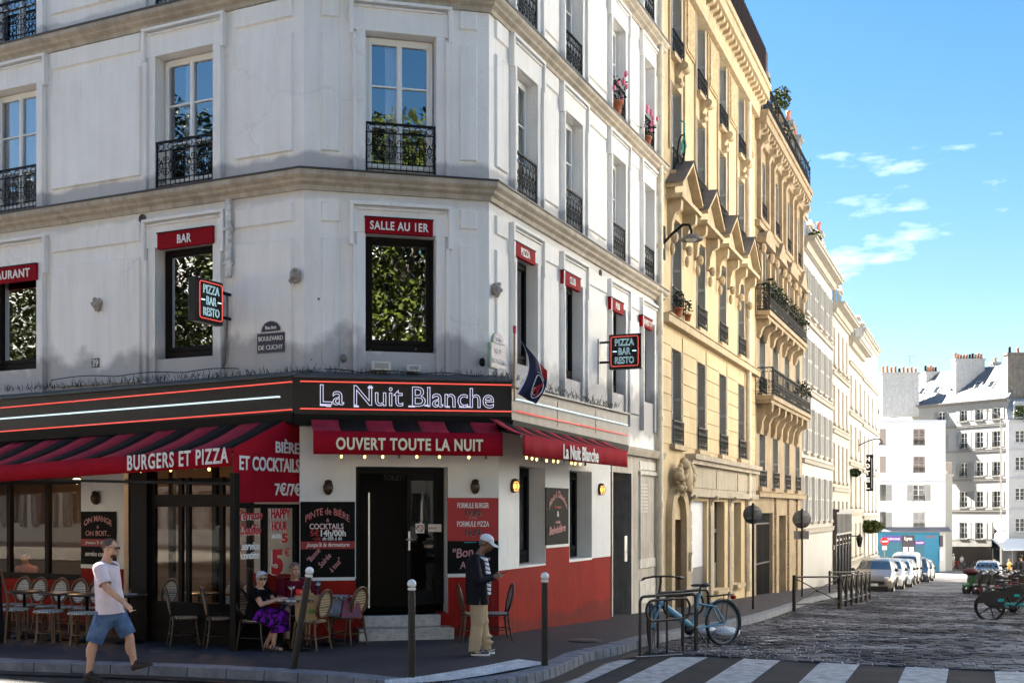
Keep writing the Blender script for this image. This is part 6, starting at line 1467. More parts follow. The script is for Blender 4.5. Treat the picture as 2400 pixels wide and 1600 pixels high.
# ================================================================ terrace furniture
WEAVE = pattern_mat('woven_cream', (.66, .62, .54), (.05, .04, .035), 46, rot=.78)
WEAVEY = pattern_mat('woven_straw', (.58, .46, .28), (.05, .03, .02), 40, rot=.78)
RATD = mat('dark_rattan', (.045, .020, .011), .4, var=.4, scale=14); RATL = mat('light_rattan', (.13, .065, .028), .4, var=.4, scale=14)
def chair_proto(frame, weave, name='bistro_chair'):
    e = empty(name, (0, 0, 0)); q = MB()
    out_ = [(.21*math.copysign(abs(c)**.7, c), -.01+.20*math.copysign(abs(d)**.7, d)) for c, d in trig(24)]
    v = [(x, y, .44) for x, y in out_]+[(x*.97, y*.97, .462) for x, y in out_]; n = 24
    q.add(v, [tuple(range(n-1, -1, -1)), tuple(range(n, 2*n))]+[(i, (i+1) % n, n+(i+1) % n, n+i) for i in range(n)]); q.build('seat', weave, e)
    MB().tube([(x, y, .435) for x, y in out_], .016, 6, closed=True).build('seat_rim', frame, e)
    rec = lambda z: .17+(z-.45)*.22
    pts = []
    for k in range(23):
        a = math.radians(-62+304*k/22-0); x = .205*math.cos(a); z = .70+.235*math.sin(a); pts.append((x, rec(z), z))
    MB().tube([(.19, .17, .44)]+pts+[(-.19, .17, .44)], .019, 7).build('back_frame', frame, e)
    q = MB(); v = [(.155*c, rec(.70+.19*d)-.004, .70+.19*d) for c, d in trig(24)]; v2 = [(x, y+.012, z) for x, y, z in v]
    q.add(v+v2, [tuple(range(24)), tuple(range(47, 23, -1))]+[(i, (i+1) % 24, 24+(i+1) % 24, 24+i) for i in range(24)]); q.build('backrest', weave, e)
    MB().tube([(x, y+.006, z) for x, y, z in v], .012, 6, closed=True).build('backrest_rim', frame, e)
    for sx in (-1, 1):
        for sy in (-1, 1):
            q = MB(); q.tube([(sx*.185, .17*sy, .44), (sx*.20, .19*sy, .22), (sx*.215, .225*sy, 0)], [.016, .015, .013], 7); q.lathe([(.014, 0), (.017, .012), (.015, .03)], (sx*.215, .225*sy, 0), 7); q.build('leg', frame, e)
    q = MB(); q.tube([(sx*.2, sy*.195, .19) for sx, sy in ((-1, -1), (1, -1), (1, 1), (-1, 1))], .009, 6, closed=True)
    q.build('stretcher', frame, e)
    q = MB()
    for sx in (-1, 1):
        for sy in (-1, 1): q.tube([(sx*.198, sy*.19, .25), (sx*.15, sy*.15, .36), (sx*.06, sy*.17, .425)], .008, 5)
    q.build('braces', frame, e)
    return e
def stool_proto():
    e = empty('cane_stool', (0, 0, 0)); q = MB(); q.lathe([(.001, .44), (.2, .44), (.215, .455), (.2, .475), (.001, .48)], n=24); q.build('seat', WEAVE, e)
    for k in range(4):
        a = PI/4+k*PI/2; c, d = math.cos(a), math.sin(a); q = MB()
        for s in (-.02, 0, .02): q.tube([(c*.16-d*s, d*.16+c*s, .44), (c*.165-d*s, d*.165+c*s, .2), (c*.19-d*s, d*.19+c*s, 0)], .011, 6)
        q.tube([(c*.17-d*.02, d*.17+c*.02, .3), (c*.08-d*.08, d*.08+c*.08, .42)], .008, 5); q.build('leg', RATL, e)
    MB().tube([(.17*c, .17*d, .15) for c, d in trig(16)], .011, 6, closed=True).build('ring', RATL, e); return e
def floor(px, Y, h=PAV+.02):
    x = (px-1200)/F*Y; return Vector((x, Y, gz(x, Y)+h))
cp = {0: chair_proto(RATD, WEAVE), 1: chair_proto(RATL, WEAVE), 2: chair_proto(RATL, WEAVEY), 3: chair_proto(RATD, WEAVEY)}; used = set()
def put_chair(kind, px, Y, th, label, group):
    o = cp[kind] if kind not in used else copy_tree(cp[kind]); used.add(kind)
    o.location = floor(px, Y); o.scale = (.92, .92, .9); o.rotation_euler = (0, 0, math.radians(th+90)); tag(o, label, 'chair', group); return o
def onFL(px, p): return FL.w(FL.t(px, p), 0, p).y
out_th = math.degrees(math.atan2(FL.n.y, FL.n.x))
GR = 'woven bistro chairs along the shopfront'
for k, (px, p, lb) in enumerate(((30, .95, 'leftmost woven chair in the row against the shopfront'), (68, .95, 'second woven chair from the left against the shopfront'), (118, .95, 'woven chair behind the middle of the left terrace tables'), (163, .95, 'woven chair just left of the cream pier'), (205, .95, 'woven chair under the On mange et on boit board'), (303, .95, 'woven chair behind the walking man and the dark post'), (378, .3, 'woven chair seen through the terrace door glass'), (560, .25, 'woven chair behind the side screen and the seated woman'), (520, .28, 'woven chair half hidden behind the dark corner post of the screen'))):
    put_chair(1, px, onFL(px, p), out_th, lb, GR)
put_chair(3, 430, 16.62, 22, 'dark rattan chair with its back to the street, left one of the pair', 'dark rattan chairs on the terrace edge')
put_chair(3, 515, 16.5, 22, 'dark rattan chair with its back to the street, next to the corner post', 'dark rattan chairs on the terrace edge')
put_chair(3, 600, 16.2, -14, 'dark rattan chair under the seated woman', 'dark rattan chairs on the terrace edge')
put_chair(2, 730, 16.15, 158, 'rattan chair holding the brown paper bag', 'light rattan chairs by the terrace tables')
put_chair(2, 815, 16.75, 152, 'rattan chair holding the blue and floral bags', 'light rattan chairs by the terrace tables')
put_chair(0, 690, 17.0, -70, 'dark rattan chair under the seated man in maroon', 'dark rattan chairs on the terrace edge')
put_chair(0, 1163, 17.35, 190, 'dark rattan chair right of the standing man against the red wall', 'dark rattan chairs behind the standing man')
put_chair(2, 1112, 17.3, 10, 'rattan chair mostly hidden behind the standing man', 'chairs behind the standing man')
sp = stool_proto()
for k, (px, lb) in enumerate(((32, 'cane stool at the left end of the terrace front'), (113, 'cane stool in the middle of the three on the terrace front'), (194, 'cane stool just left of the walking man'))):
    o = sp if k == 0 else copy_tree(sp); o.location = floor(px, onFL(px, 2.1)); tag(o, lb, 'stool', 'cane stools on the terrace front')
TOPD = mat('dark_table_top', (.035, .025, .02), .3, var=.3); TOPM = pattern_mat('patterned_top', (.55, .53, .52), (.05, .035, .03), 16, rough=.3, rot=.5)
def table(px, Y, r, m, label, h=.71):
    e = empty('bistro_table', floor(px, Y), 0, label, 'table', 'round bistro tables on the terrace')
    MB().lathe([(.001, h-.03), (r-.01, h-.03), (r, h-.02), (r, h-.005), (r-.008, h), (.001, h)], n=32).build('table_top', m, e)
    MB().lathe([(.001, 0), (.2, .005), (.2, .02), (.05, .05), (.025, .1), (.022, h-.06), (.08, h-.032)], n=16).build('pedestal', IRON, e); return e
T_ = [table(57, onFL(57, 1.75), .27, TOPD, 'dark round table at the left end of the terrace'), table(138, onFL(138, 1.75), .30, TOPD, 'dark round table with leaflets, second from the left'), table(204, onFL(204, 1.75), .27, TOPD, 'dark round table left of the walking man'), table(302, onFL(302, 1.6), .27, TOPD, 'dark round table behind the walking man'), table(468, 17.4, .28, TOPD, 'dark round table behind the pair of chairs near the door glass'), table(560, 17.35, .28, TOPD, 'dark round table behind the corner post')]
t1_ = table(696, 16.2, .31, TOPM, 'round table with a zebra top before the seated couple'); t2_ = table(778, 16.75, .30, TOPM, 'round table with a zebra top beside the seated man')
for k, (tb_, lb) in enumerate(((T_[1], 'pale leaflet on the second terrace table'), (T_[3], 'pale leaflet on the table behind the walking man'), (T_[5], 'pale leaflet on the table behind the corner post'))):
    q = MB(); q.box(-.1, .08, -.07, .05, 0, .006); o = q.build('leaflet', mat('leaflet_blue', (.45, .52, .62), .5), None, Vector(tb_.location)+Vector((.03, 0, .711)), .4); tag(o, lb, 'leaflet')
# things on the tables and chairs
GLS = glass_mat('drinking_glass', .12, (.9, .9, .9))
def at_table(tb, dx, dy): return Vector(tb.location)+Vector((dx, dy, .711))
e = empty('beer_glass', at_table(t2_, -.19, -.1), 0, 'stemmed glass of dark beer with foam on the further table', 'glass')
MB().lathe([(.04, 0), (.04, .004), (.007, .01), (.006, .08), (.035, .1), (.048, .15), (.042, .22), (.04, .22), (.045, .15), (.033, .105), (.001, .095)], n=18).build('bowl', GLS, e)
MB().lathe([(.001, .1), (.032, .106), (.044, .15), (.043, .16), (.001, .16)], n=18).build('beer', mat('dark_beer', (.06, .02, .01), .2), e); MB().lathe([(.001, .161), (.043, .161), (.041, .2), (.001, .215)], n=18).build('foam', mat('foam', (.7, .62, .5), .8), e)
q = MB(); q.lathe([(.001, 0), (.036, 0), (.044, .13), (.041, .13), (.034, .01), (.001, .008)], n=18); o = q.build('red_cup', mat('bright_red_plastic', (.75, .02, .015), .4), None, at_table(t1_, .03, -.02)); tag(o, 'bright red cup on the table before the couple', 'cup')
for k, (dx, dy, lb) in enumerate(((-.09, .06, 'cocktail glass left of the red cup'), (.1, .12, 'cocktail glass behind the red cup near the slanted bollard'))):
    e = empty('cocktail_glass', at_table(t1_, dx, dy), 0, lb, 'glass'); MB().lathe([(.04, 0), (.04, .004), (.006, .01), (.006, .09), (.06, .17), (.058, .17), (.008, .1), (.001, .1)], n=18).build('bowl', GLS, e); MB().lathe([(.001, .1), (.045, .15), (.001, .15)], n=18).build('drink', mat('pink_drink', (.35, .06, .04), .2), e)
ch1 = floor(722, 16.1); q = MB(); q.hexa([(-.15, -.08, 0), (.15, -.08, 0), (.15, .08, 0), (-.15, .08, 0), (-.16, -.06, .34), (.16, -.06, .34), (.16, .06, .34), (-.16, .06, .34)])
e = empty('paper_bag', ch1+Vector((-.02, -.02, .42)), .25, 'brown paper bag standing on a rattan chair', 'bag'); q.build('bag', mat('kraft_paper', (.42, .26, .12), .8, var=.2, scale=9, bump=.6, bscale=14), e)
q = MB(); q.tube([(-.06, -.065, .33), (-.05, -.07, .43), (.05, -.07, .43), (.06, -.065, .33)], .006, 5); q.tube([(-.06, .06, .33), (-.05, .06, .42), (.05, .06, .42), (.06, .06, .33)], .006, 5); q.build('handles', _M['kraft_paper'], e); MB().box(.02, .13, -.085, -.077, .1, .15).build('print', mat('green_print', (.1, .25, .06), .7), e)
ch2 = floor(808, 16.7); q = MB(); r3 = random.Random(2)
q.ell((-.05, 0, .13), (.15, .13, .15)); q.ell((-.12, -.02, .1), (.1, .1, .1)); q.ell((0, .02, .2), (.1, .09, .1)); o = q.build('blue_bag', mat('pale_blue_cloth', (.35, .42, .62), .8, var=.3, scale=12, bump=1, bscale=16), None, ch2+Vector((-.07, 0, .41))); tag(o, 'pale blue cloth bag on the right-hand rattan chair', 'bag')
q = MB(); q.hexa([(-.15, -.09, 0), (.15, -.09, 0), (.15, .09, 0), (-.15, .09, 0), (-.11, -.04, .24), (.12, -.05, .21), (.12, .04, .21), (-.11, .05, .24)]); q.tube([(-.08, -.05, .22), (-.03, -.06, .32), (.05, -.05, .24)], .012, 6); o = q.build('floral_bag', mat('floral', (.10, .10, .16), .8, col2=(.40, .05, .06), scale=30, pos=(.44, .56)), None, ch2+Vector((.10, -.1, .41)), .3, bevel=.03); tag(o, 'dark floral bag beside the pale blue one', 'bag')
o = empty('sandwich_board', floor(1, 16.9), .5, 'wooden framed sandwich board cut by the left edge of the picture', 'sign'); q = MB(); q.hexa([(-.5, -.02, 0), (.06, -.02, 0), (.06, .02, 0), (-.5, .02, 0), (-.5, .2, 1.05), (.02, .2, 1.05), (.02, .24, 1.05), (-.5, .24, 1.05)]); q.build('panel', BOARD, o)
q = MB(); q.tube([(.06, -.02, 0), (.11, .09, .62), (.02, .2, 1.06), (-.5, .2, 1.06)], .022, 4); q.build('frame', RATL, o)
# ================================================================ street furniture
BOLM = mat('bollard_brown', (.020, .014, .011), .5, var=.3, spec=.3)
def bollard(px, py, h, lean, label):
    e = empty('bollard', G(px, py, PAV), 0, label, 'bollard', 'white-headed bollards along the kerb'); e.rotation_euler = (0, lean, 0)
    MB().lathe([(.042, -.05), (.042, h-.16), (.038, h-.14), (.038, h-.1)], n=18).build('post', BOLM, e)
    q = MB(); q.lathe([(.04, h-.1), (.05, h-.09), (.045, h-.07)], n=18); q.ell((0, 0, h-.025), .054, n=18); q.build('ball', mat('white_enamel', (.78, .78, .76), .22, coat=.5), e)
bollard(687, 1568, 1.26, .165, 'leaning bollard by the table of the seated couple'); bollard(965, 1592, 1.14, 0, 'upright bollard before the café door'); bollard(1277, 1560, 1.16, 0, 'upright bollard right of the standing man')
RACKM = mat('rack_brown', (.045, .030, .026), .4, metal=.3, var=.3)
def rack(pxa, ya, pxb, yb, label):
    a, b = G(pxa, ya), G(pxb, yb); d = (b-a); L_ = d.to_2d().length; e = empty('bike_rack', a, math.atan2(d.y, d.x), label, 'bike rack', 'brown tubular bike racks at the kerb'); H = .86; r = .021; dz = (b.z-a.z)/L_
    q = MB(); R_ = .09; pts = [(0, 0, -.03)]
    for k in range(6): t = PI-PI/2*k/5; pts.append((R_+R_*math.cos(t), 0, H-R_+R_*math.sin(t)))
    for k in range(6): t = PI/2-PI/2*k/5; pts.append((L_-R_+R_*math.cos(t), 0, H-R_+R_*math.sin(t)))
    pts.append((L_, 0, -.03+dz*L_)); q.tube(pts, r, 10); q.build('hoop', RACKM, e)
    x0, x1, z0, z1 = .1, L_-.16, .50, .80; R_ = .14; pts = []
    for cx, cz, a0 in ((x1-R_, z1-R_, 0), (x0+R_, z1-R_, 90), (x0+R_, z0+R_, 180), (x1-R_, z0+R_, 270)):
        for k in range(7): t = math.radians(a0+15*k); pts.append((cx+R_*math.cos(t), -.03, cz+R_*math.sin(t)))
    MB().tube(pts, r*.9, 8, closed=True).build('loop', RACKM, e)
    for k in range(3):
        x = L_*(.2+.3*k); q = MB(); q.tube([(x, .03, -.03), (x, .03, H-.08)], r*.85, 8); q.build('upright', RACKM, e)
rack(1500, 1538, 1630, 1526, 'front tubular bike rack the pale blue bicycle leans in'); rack(1542, 1520, 1660, 1512, 'rear tubular bike rack behind the pale blue bicycle')
# ---- bicycles
TYRE = mat('tyre', (.014, .014, .014), .7); SPOKE = mat('spoke', (.25, .25, .25), .35, metal=.8); BLKP = mat('black_plastic', (.014, .014, .015), .4)
def wheel(e, x, R_, label='wheel', steer=0, fat=.022, disc=False):
    q = MB(); o = MB(); o.tube([(R_*c, 0, R_*d) for c, d in trig(36)], fat, 8, closed=True); w_ = o.build(label, TYRE, e, (x, 0, R_), steer)
    MB().tube([((R_-.035)*c, 0, (R_-.035)*d) for c, d in trig(36)], .010, 6, closed=True).build('rim', SPOKE if not disc else BLKP, w_)
    for k in range(24 if not disc else 5):
        n_ = 24 if not disc else 5; a = 2*PI*k/n_; s = .02*(-1)**k if not disc else 0
        q.tube([(.02*math.cos(a+.6), s, .02*math.sin(a+.6)), ((R_-.04)*math.cos(a), 0, (R_-.04)*math.sin(a))], .0022 if not disc else .014, 4)
    q.tube([(0, -.05, 0), (0, .05, 0)], .028, 10); q.build('spokes', SPOKE if not disc else BLKP, w_); return w_
def bicycle(e, fm, R_=.35, wb=1.12, steer=.35, rack_=True, bar_up=0., skirt=None, bar=None, disc=False, fat=.022):
    rx, fx = -wb*.45, wb*.55; ax = R_
    wheel(e, rx, R_, disc=disc, fat=fat); wheel(e, fx, R_, steer=steer, disc=disc, fat=fat)
    hd = Vector((fx-.19, 0, .88)); hb = Vector((fx-.145, 0, .68)); bb = Vector((.0, 0, .30)); st = Vector((-.20, 0, .83))
    q = MB(); q.tube([hb+Vector((-.01, 0, .07)), bb+Vector((.05, 0, .06))], [.052, .058], 10); q.tube([bb, st], .024, 10); q.tube([hd, hb], .028, 10)
    for s in (-.045, .045):
        q.tube([bb+Vector((0, s*.6, 0)), (rx+.1, s*1.2, ax-.02), (rx, s*1.3, ax)], .016, 8); q.tube([(rx, s*1.3, ax), (rx+.17, s, .62), (-.16, s*.6, .68)], .014, 8)
    q.build('frame', fm, e)
    q = MB()
    for s in (-.055, .055): q.tube([hb+Vector((.0, s, -.03)), (fx-.05, s, .5), (fx, s, ax)], .017, 8)
    q.tube([hb+Vector((0, -.06, 0)), hb+Vector((0, .06, 0))], .025, 8); q.build('fork', fm, e)
    q = MB(); c = hd+Vector((-.05, 0, .2+bar_up)); cs, sn = math.cos(steer), math.sin(steer); q.tube([hd, hd+Vector((-.04, 0, .14+bar_up)), c+Vector((.05*cs, .05*sn, .02))], .02, 8)
    pts = [Vector((-.20, -.31, -.02)), Vector((-.07, -.26, .0)), Vector((.04, -.1, .02)), Vector((.05, 0, .02)), Vector((.04, .1, .02)), Vector((-.07, .26, .0)), Vector((-.20, .31, -.02))]
    q.tube([c+Vector((p.x*cs-p.y*sn, p.x*sn+p.y*cs, p.z)) for p in pts], .016, 8)
    for i, j in ((0, 1), (6, 5)): a, b = [c+Vector((pts[k].x*cs-pts[k].y*sn, pts[k].x*sn+pts[k].y*cs, pts[k].z)) for k in (i, j)]; q.tube([a, a.lerp(b, .8)], .022, 8); q.tube([b, a.lerp(b, .35)+Vector((.06, 0, -.03))], .008, 6)
    q.build('handlebar', BLKP, e)
    q = MB(); q.tube([st, (-.225, 0, .95)], .015, 8); q.build('seat_post', BLKP, e)
    q = MB(); q.ell((-.31, 0, .965), (.12, .085, .035), n=12); q.ell((-.16, 0, .97), (.14, .035, .028), n=12); q.build('saddle', BLKP, e)
    q = MB(); q.ell((.03, 0, .29), (.12, .06, .09), n=12); q.build('motor', BLKP, e)
    q = MB()
    for s in (-1, 1): q.tube([(0, s*.07, .29), (s*.12, s*.1, .29-s*.11)], .012, 6); q.box(s*.12-.05, s*.12+.05, s*.1, s*.17, .28-s*.11, .3-s*.11)
    q.tube([(.09*c, -.06, .29+.09*d) for c, d in trig(20)], .007, 5, closed=True); q.build('cranks', BLKP, e)
    for x, a0, a1 in ((rx, 20, 200), (fx, 40, 170)):
        q = MB(); P_ = []
        for k in range(15):
            a = math.radians(a0+(a1-a0)*k/14 if x == rx else a0+(a1-a0)*k/14)
            for w_ in (-.028, 0, .028): P_.append(((R_+.045-.012*abs(w_)/.028)*math.cos(a), w_, (R_+.045-.012*abs(w_)/.028)*math.sin(a)))
        q.add(P_, [(3*k+j, 3*k+j+1, 3*k+4+j, 3*k+3+j) for k in range(14) for j in (0, 1)], 0, True); m_ = q.build('mudguard', fm if not skirt else BLKP, e, (x, 0, R_), steer if x == fx else 0)
    if rack_:
        q = MB()
        for s in (-.05, .05): q.tube([(rx+.28, s, .78), (rx-.22, s, .80)], .010, 6); q.tube([(rx-.1, s, .79), (rx, s*1.3, ax)], .007, 6)
        q.box(rx-.22, rx+.28, -.06, .06, .79, .80); q.build('luggage_rack', BLKP, e); q = MB(); q.box(rx-.27, rx-.23, -.045, .045, .72, .78); q.build('rear_light', RTXT, e)
    MB().tube([(-.05, .06, .28), (-.22, .14, .015)], .010, 6).build('kickstand', BLKP, e)
    if skirt:
        q = MB(); pr = [(rx-.36, .42), (rx-.22, .68), (rx+.05, .74), (rx+.42, .70), (rx+.30, .36), (rx+.05, .30), (rx-.1, .45)]; q.prism(pr, -.075, -.06); q.prism(pr, .06, .075); q.build('wheel_guard', skirt, e)
        q = MB(); q.box(rx+.1, rx+.75, -.05, .05, .36, .44); q.build('battery_bar', bar, e)
        q = MB(); q.box(fx-.42, fx-.12, -.17, .17, .92, 1.1); q.build('basket', BLKP, e)
p0, p1 = G(1698, 1513), G(1530, 1521); mid_ = (p0+p1)/2; d = p1-p0
PBLUE = mat('pale_blue_paint', (.15, .36, .49), .35, var=.1, coat=.4)
e = empty('bicycle', mid_+Vector((d.normalized()*-.056)), math.atan2(d.y, d.x), 'pale blue step-through bicycle parked at the tubular racks', 'bicycle'); e.rotation_euler.x = .06; bicycle(e, PBLUE, .35, d.length, .75, bar_up=.03)
q = MB(); r2 = random.Random(6)
for k in range(7): q.ell((r2.uniform(-.35, .4), r2.uniform(-.15, .15), .09+r2.uniform(0, .07)), (r2.uniform(.12, .25), .14, r2.uniform(.06, .11)), n=10)
o = q.build('plastic_bag', mat('white_plastic', (.70, .70, .70), .4, var=.15, bump=1, bscale=14), None, G(1680, 1499)); tag(o, 'crumpled white plastic bags lying behind the bicycle wheel', 'rubbish bag')
# ---- pedestrian barriers
def barrier(a, b, label, H=.95):
    a, b = Vector(a), Vector(b); d = b-a; L_ = d.to_2d().length; e = empty('barrier', a, math.atan2(d.y, d.x), label, 'barrier', 'dark iron crossed barriers on the kerb'); s = d.z/L_
    for x in (.03, L_-.03): MB().box(x-.035, x+.035, -.035, .035, -.1+s*x, H+.03+s*x).build('post', BOLM, e)
    q = MB(); q.tube([(.03, 0, H-.02), (L_-.03, 0, H-.02+s*L_)], .026, 8); q.tube([(.03, 0, .2), (L_-.03, 0, .2+s*L_)], .02, 6); q.build('rail', BOLM, e)
    q = MB(); q.tube([(.05, .01, .22), (L_-.05, .01, H-.05+s*L_)], .018, 6); q.tube([(.05, -.012, H-.05), (L_-.05, -.012, .22+s*L_)], .018, 6); q.ell((L_/2, 0, (.17+H)/2+s*L_/2), (.05, .03, .05), n=8); q.build('cross', BOLM, e)
pa, pb = G(1860, 1433), G(1968, 1427); barrier(pa, pb, 'crossed barrier standing across the pavement corner'); 
q0 = pb+Vector((F3.d.x*.15, F3.d.y*.15, 0))
for k in range(6):
    a = q0.to_2d()+F3.d*(1.55*k); b = a+F3.d*1.45
    barrier((a.x, a.y, gz(*a)+.02), (b.x, b.y, gz(*b)+.02), ['crossed barrier first in the row going down the street', 'crossed barrier second in the row down the street', 'crossed barrier third in the row down the street', 'crossed barrier fourth in the row down the street', 'crossed barrier fifth in the row down the street', 'crossed barrier last in the row before the parked cars'][k])
pa, pb = G(1944, 1396), G(2012, 1392); barrier(pa, pb, 'crossed barrier at the back of the enclosed kerb corner')
# ---- signs seen from behind
def round_sign(px, pyg, pyc, r, label, plate_=False):
    g = G(px, pyg, PAV); e = empty('road_sign', g, 0, label, 'traffic sign', 'round road signs seen from behind'); H = CAMZ+(HY-pyc)/F*g.y-g.z
    MB().tube([(0, 0, -.05), (0, 0, H+r+.06)], .033, 10).build('pole', BOLM, e)
    q = MB(); q.lathe([(.001, -.012), (r, -.012), (r+.012, -.03), (r+.014, .012), (.001, .012)], n=32); o = q.build('disc', mat('sign_back', (.10, .10, .105), .5, var=.1), e); o.rotation_euler = (PI/2, 0, 0); o.location = (0, .05, H)
    q = MB(); q.box(-r*.7, r*.7, .02, .036, H-.11, H-.07); q.box(-r*.7, r*.7, .02, .036, H+.07, H+.11); q.build('bracket', GREY, e)
    if plate_: MB().box(-.27, .24, .04, .06, H-r-.38, H-r-.1).build('plate', GREY, e)
round_sign(1765, 1427, 1205, .225, 'round sign back on a pole before the cream house'); round_sign(1880, 1398, 1216, .30, 'round sign back with a small plate beneath by the crossed barriers', True)
# ---- flag on the fascia corner
pf = FR.w(FR.t(1206, .58), 0, .58); zb_, zt = CAMZ+(HY-940)/F*pf.y, CAMZ+(HY-766)/F*pf.y
e = empty('flag', (pf.x, pf.y, zb_), 0, 'navy club flag drooping from a short pole at the fascia corner', 'flag')
MB().tube([(0, 0, 0), (0, 0, zt-zb_)], .016, 8).build('pole', mat('brass_pole', (.40, .22, .08), .4), e); MB().tube([(0, 0, zt-zb_-.1), (0, 0, zt-zb_+.02)], .024, 8).build('finial', RTXT, e)
sc_ = pf.y/F; Hh = zt-zb_
def fl(u, v):     # u across the flag, v down the hoist
    h0 = Vector((0, 0, Hh-.06)).lerp(Vector((.03, 0, .12)), v)   # hoist edge
    bow = Vector((.19*math.sin(PI*v), -.03, 0))
    e1 = Vector((.50, -.05, .47)).lerp(Vector((.33, -.02, -.05)), v)+Vector((.06*math.sin(PI*v), 0, 0))
    p = (h0+bow).lerp(e1, u); p.y += .06*math.sin(u*9+v*3)*(.3+u); p.z -= .07*math.sin(PI*u)*(1-v)*.4
    return p
N = 26; q = MB(); P_ = [fl(i/N, j/N) for i in range(N+1) for j in range(N+1)]; NAVY = mat('navy_cloth', (.010, .012, .055), .7, var=.2)
def fm_(i, j):
    u, v = (i+.5)/N, (j+.5)/N
    if u < .06: return 1
    if .72 < u < .76 and v < .35: return 1
    if u >= .76 and v < .30: return 2
    return 0
for i in range(N):
    for j in range(N):
        q.add([P_[i*(N+1)+j], P_[(i+1)*(N+1)+j], P_[(i+1)*(N+1)+j+1], P_[i*(N+1)+j+1]], [(0, 1, 2, 3)], fm_(i, j), True)
q.build('cloth', [NAVY, WTXT, RTXT], e)
def onfl(u, v, d=.02): p = fl(u, v); return p+Vector((0, -d, 0))
q = MB(); q.tube([onfl(.70+.25*c*.9, .66+.26*d) for c, d in trig(28)], .008, 5, closed=True); q.tube([onfl(.66+.10*c, .78+.08*d, .03) for c, d in trig(16)], .007, 5, closed=True); q.tube([onfl(.55+.33*k/8, .40-.08*math.sin(PI*k/8)) for k in range(9)], .006, 5); q.build('crest_rings', WTXT, e)
q = MB(); q.tube([onfl(.58, .80, .028), onfl(.68, .66, .028), onfl(.88, .46, .028)], [.028, .018, .006], 5); q.tube([onfl(.80, .84, .028), onfl(.74, .68, .028), onfl(.88, .46, .028)], [.028, .018, .006], 5); q.build('crest_tower', RTXT, e)
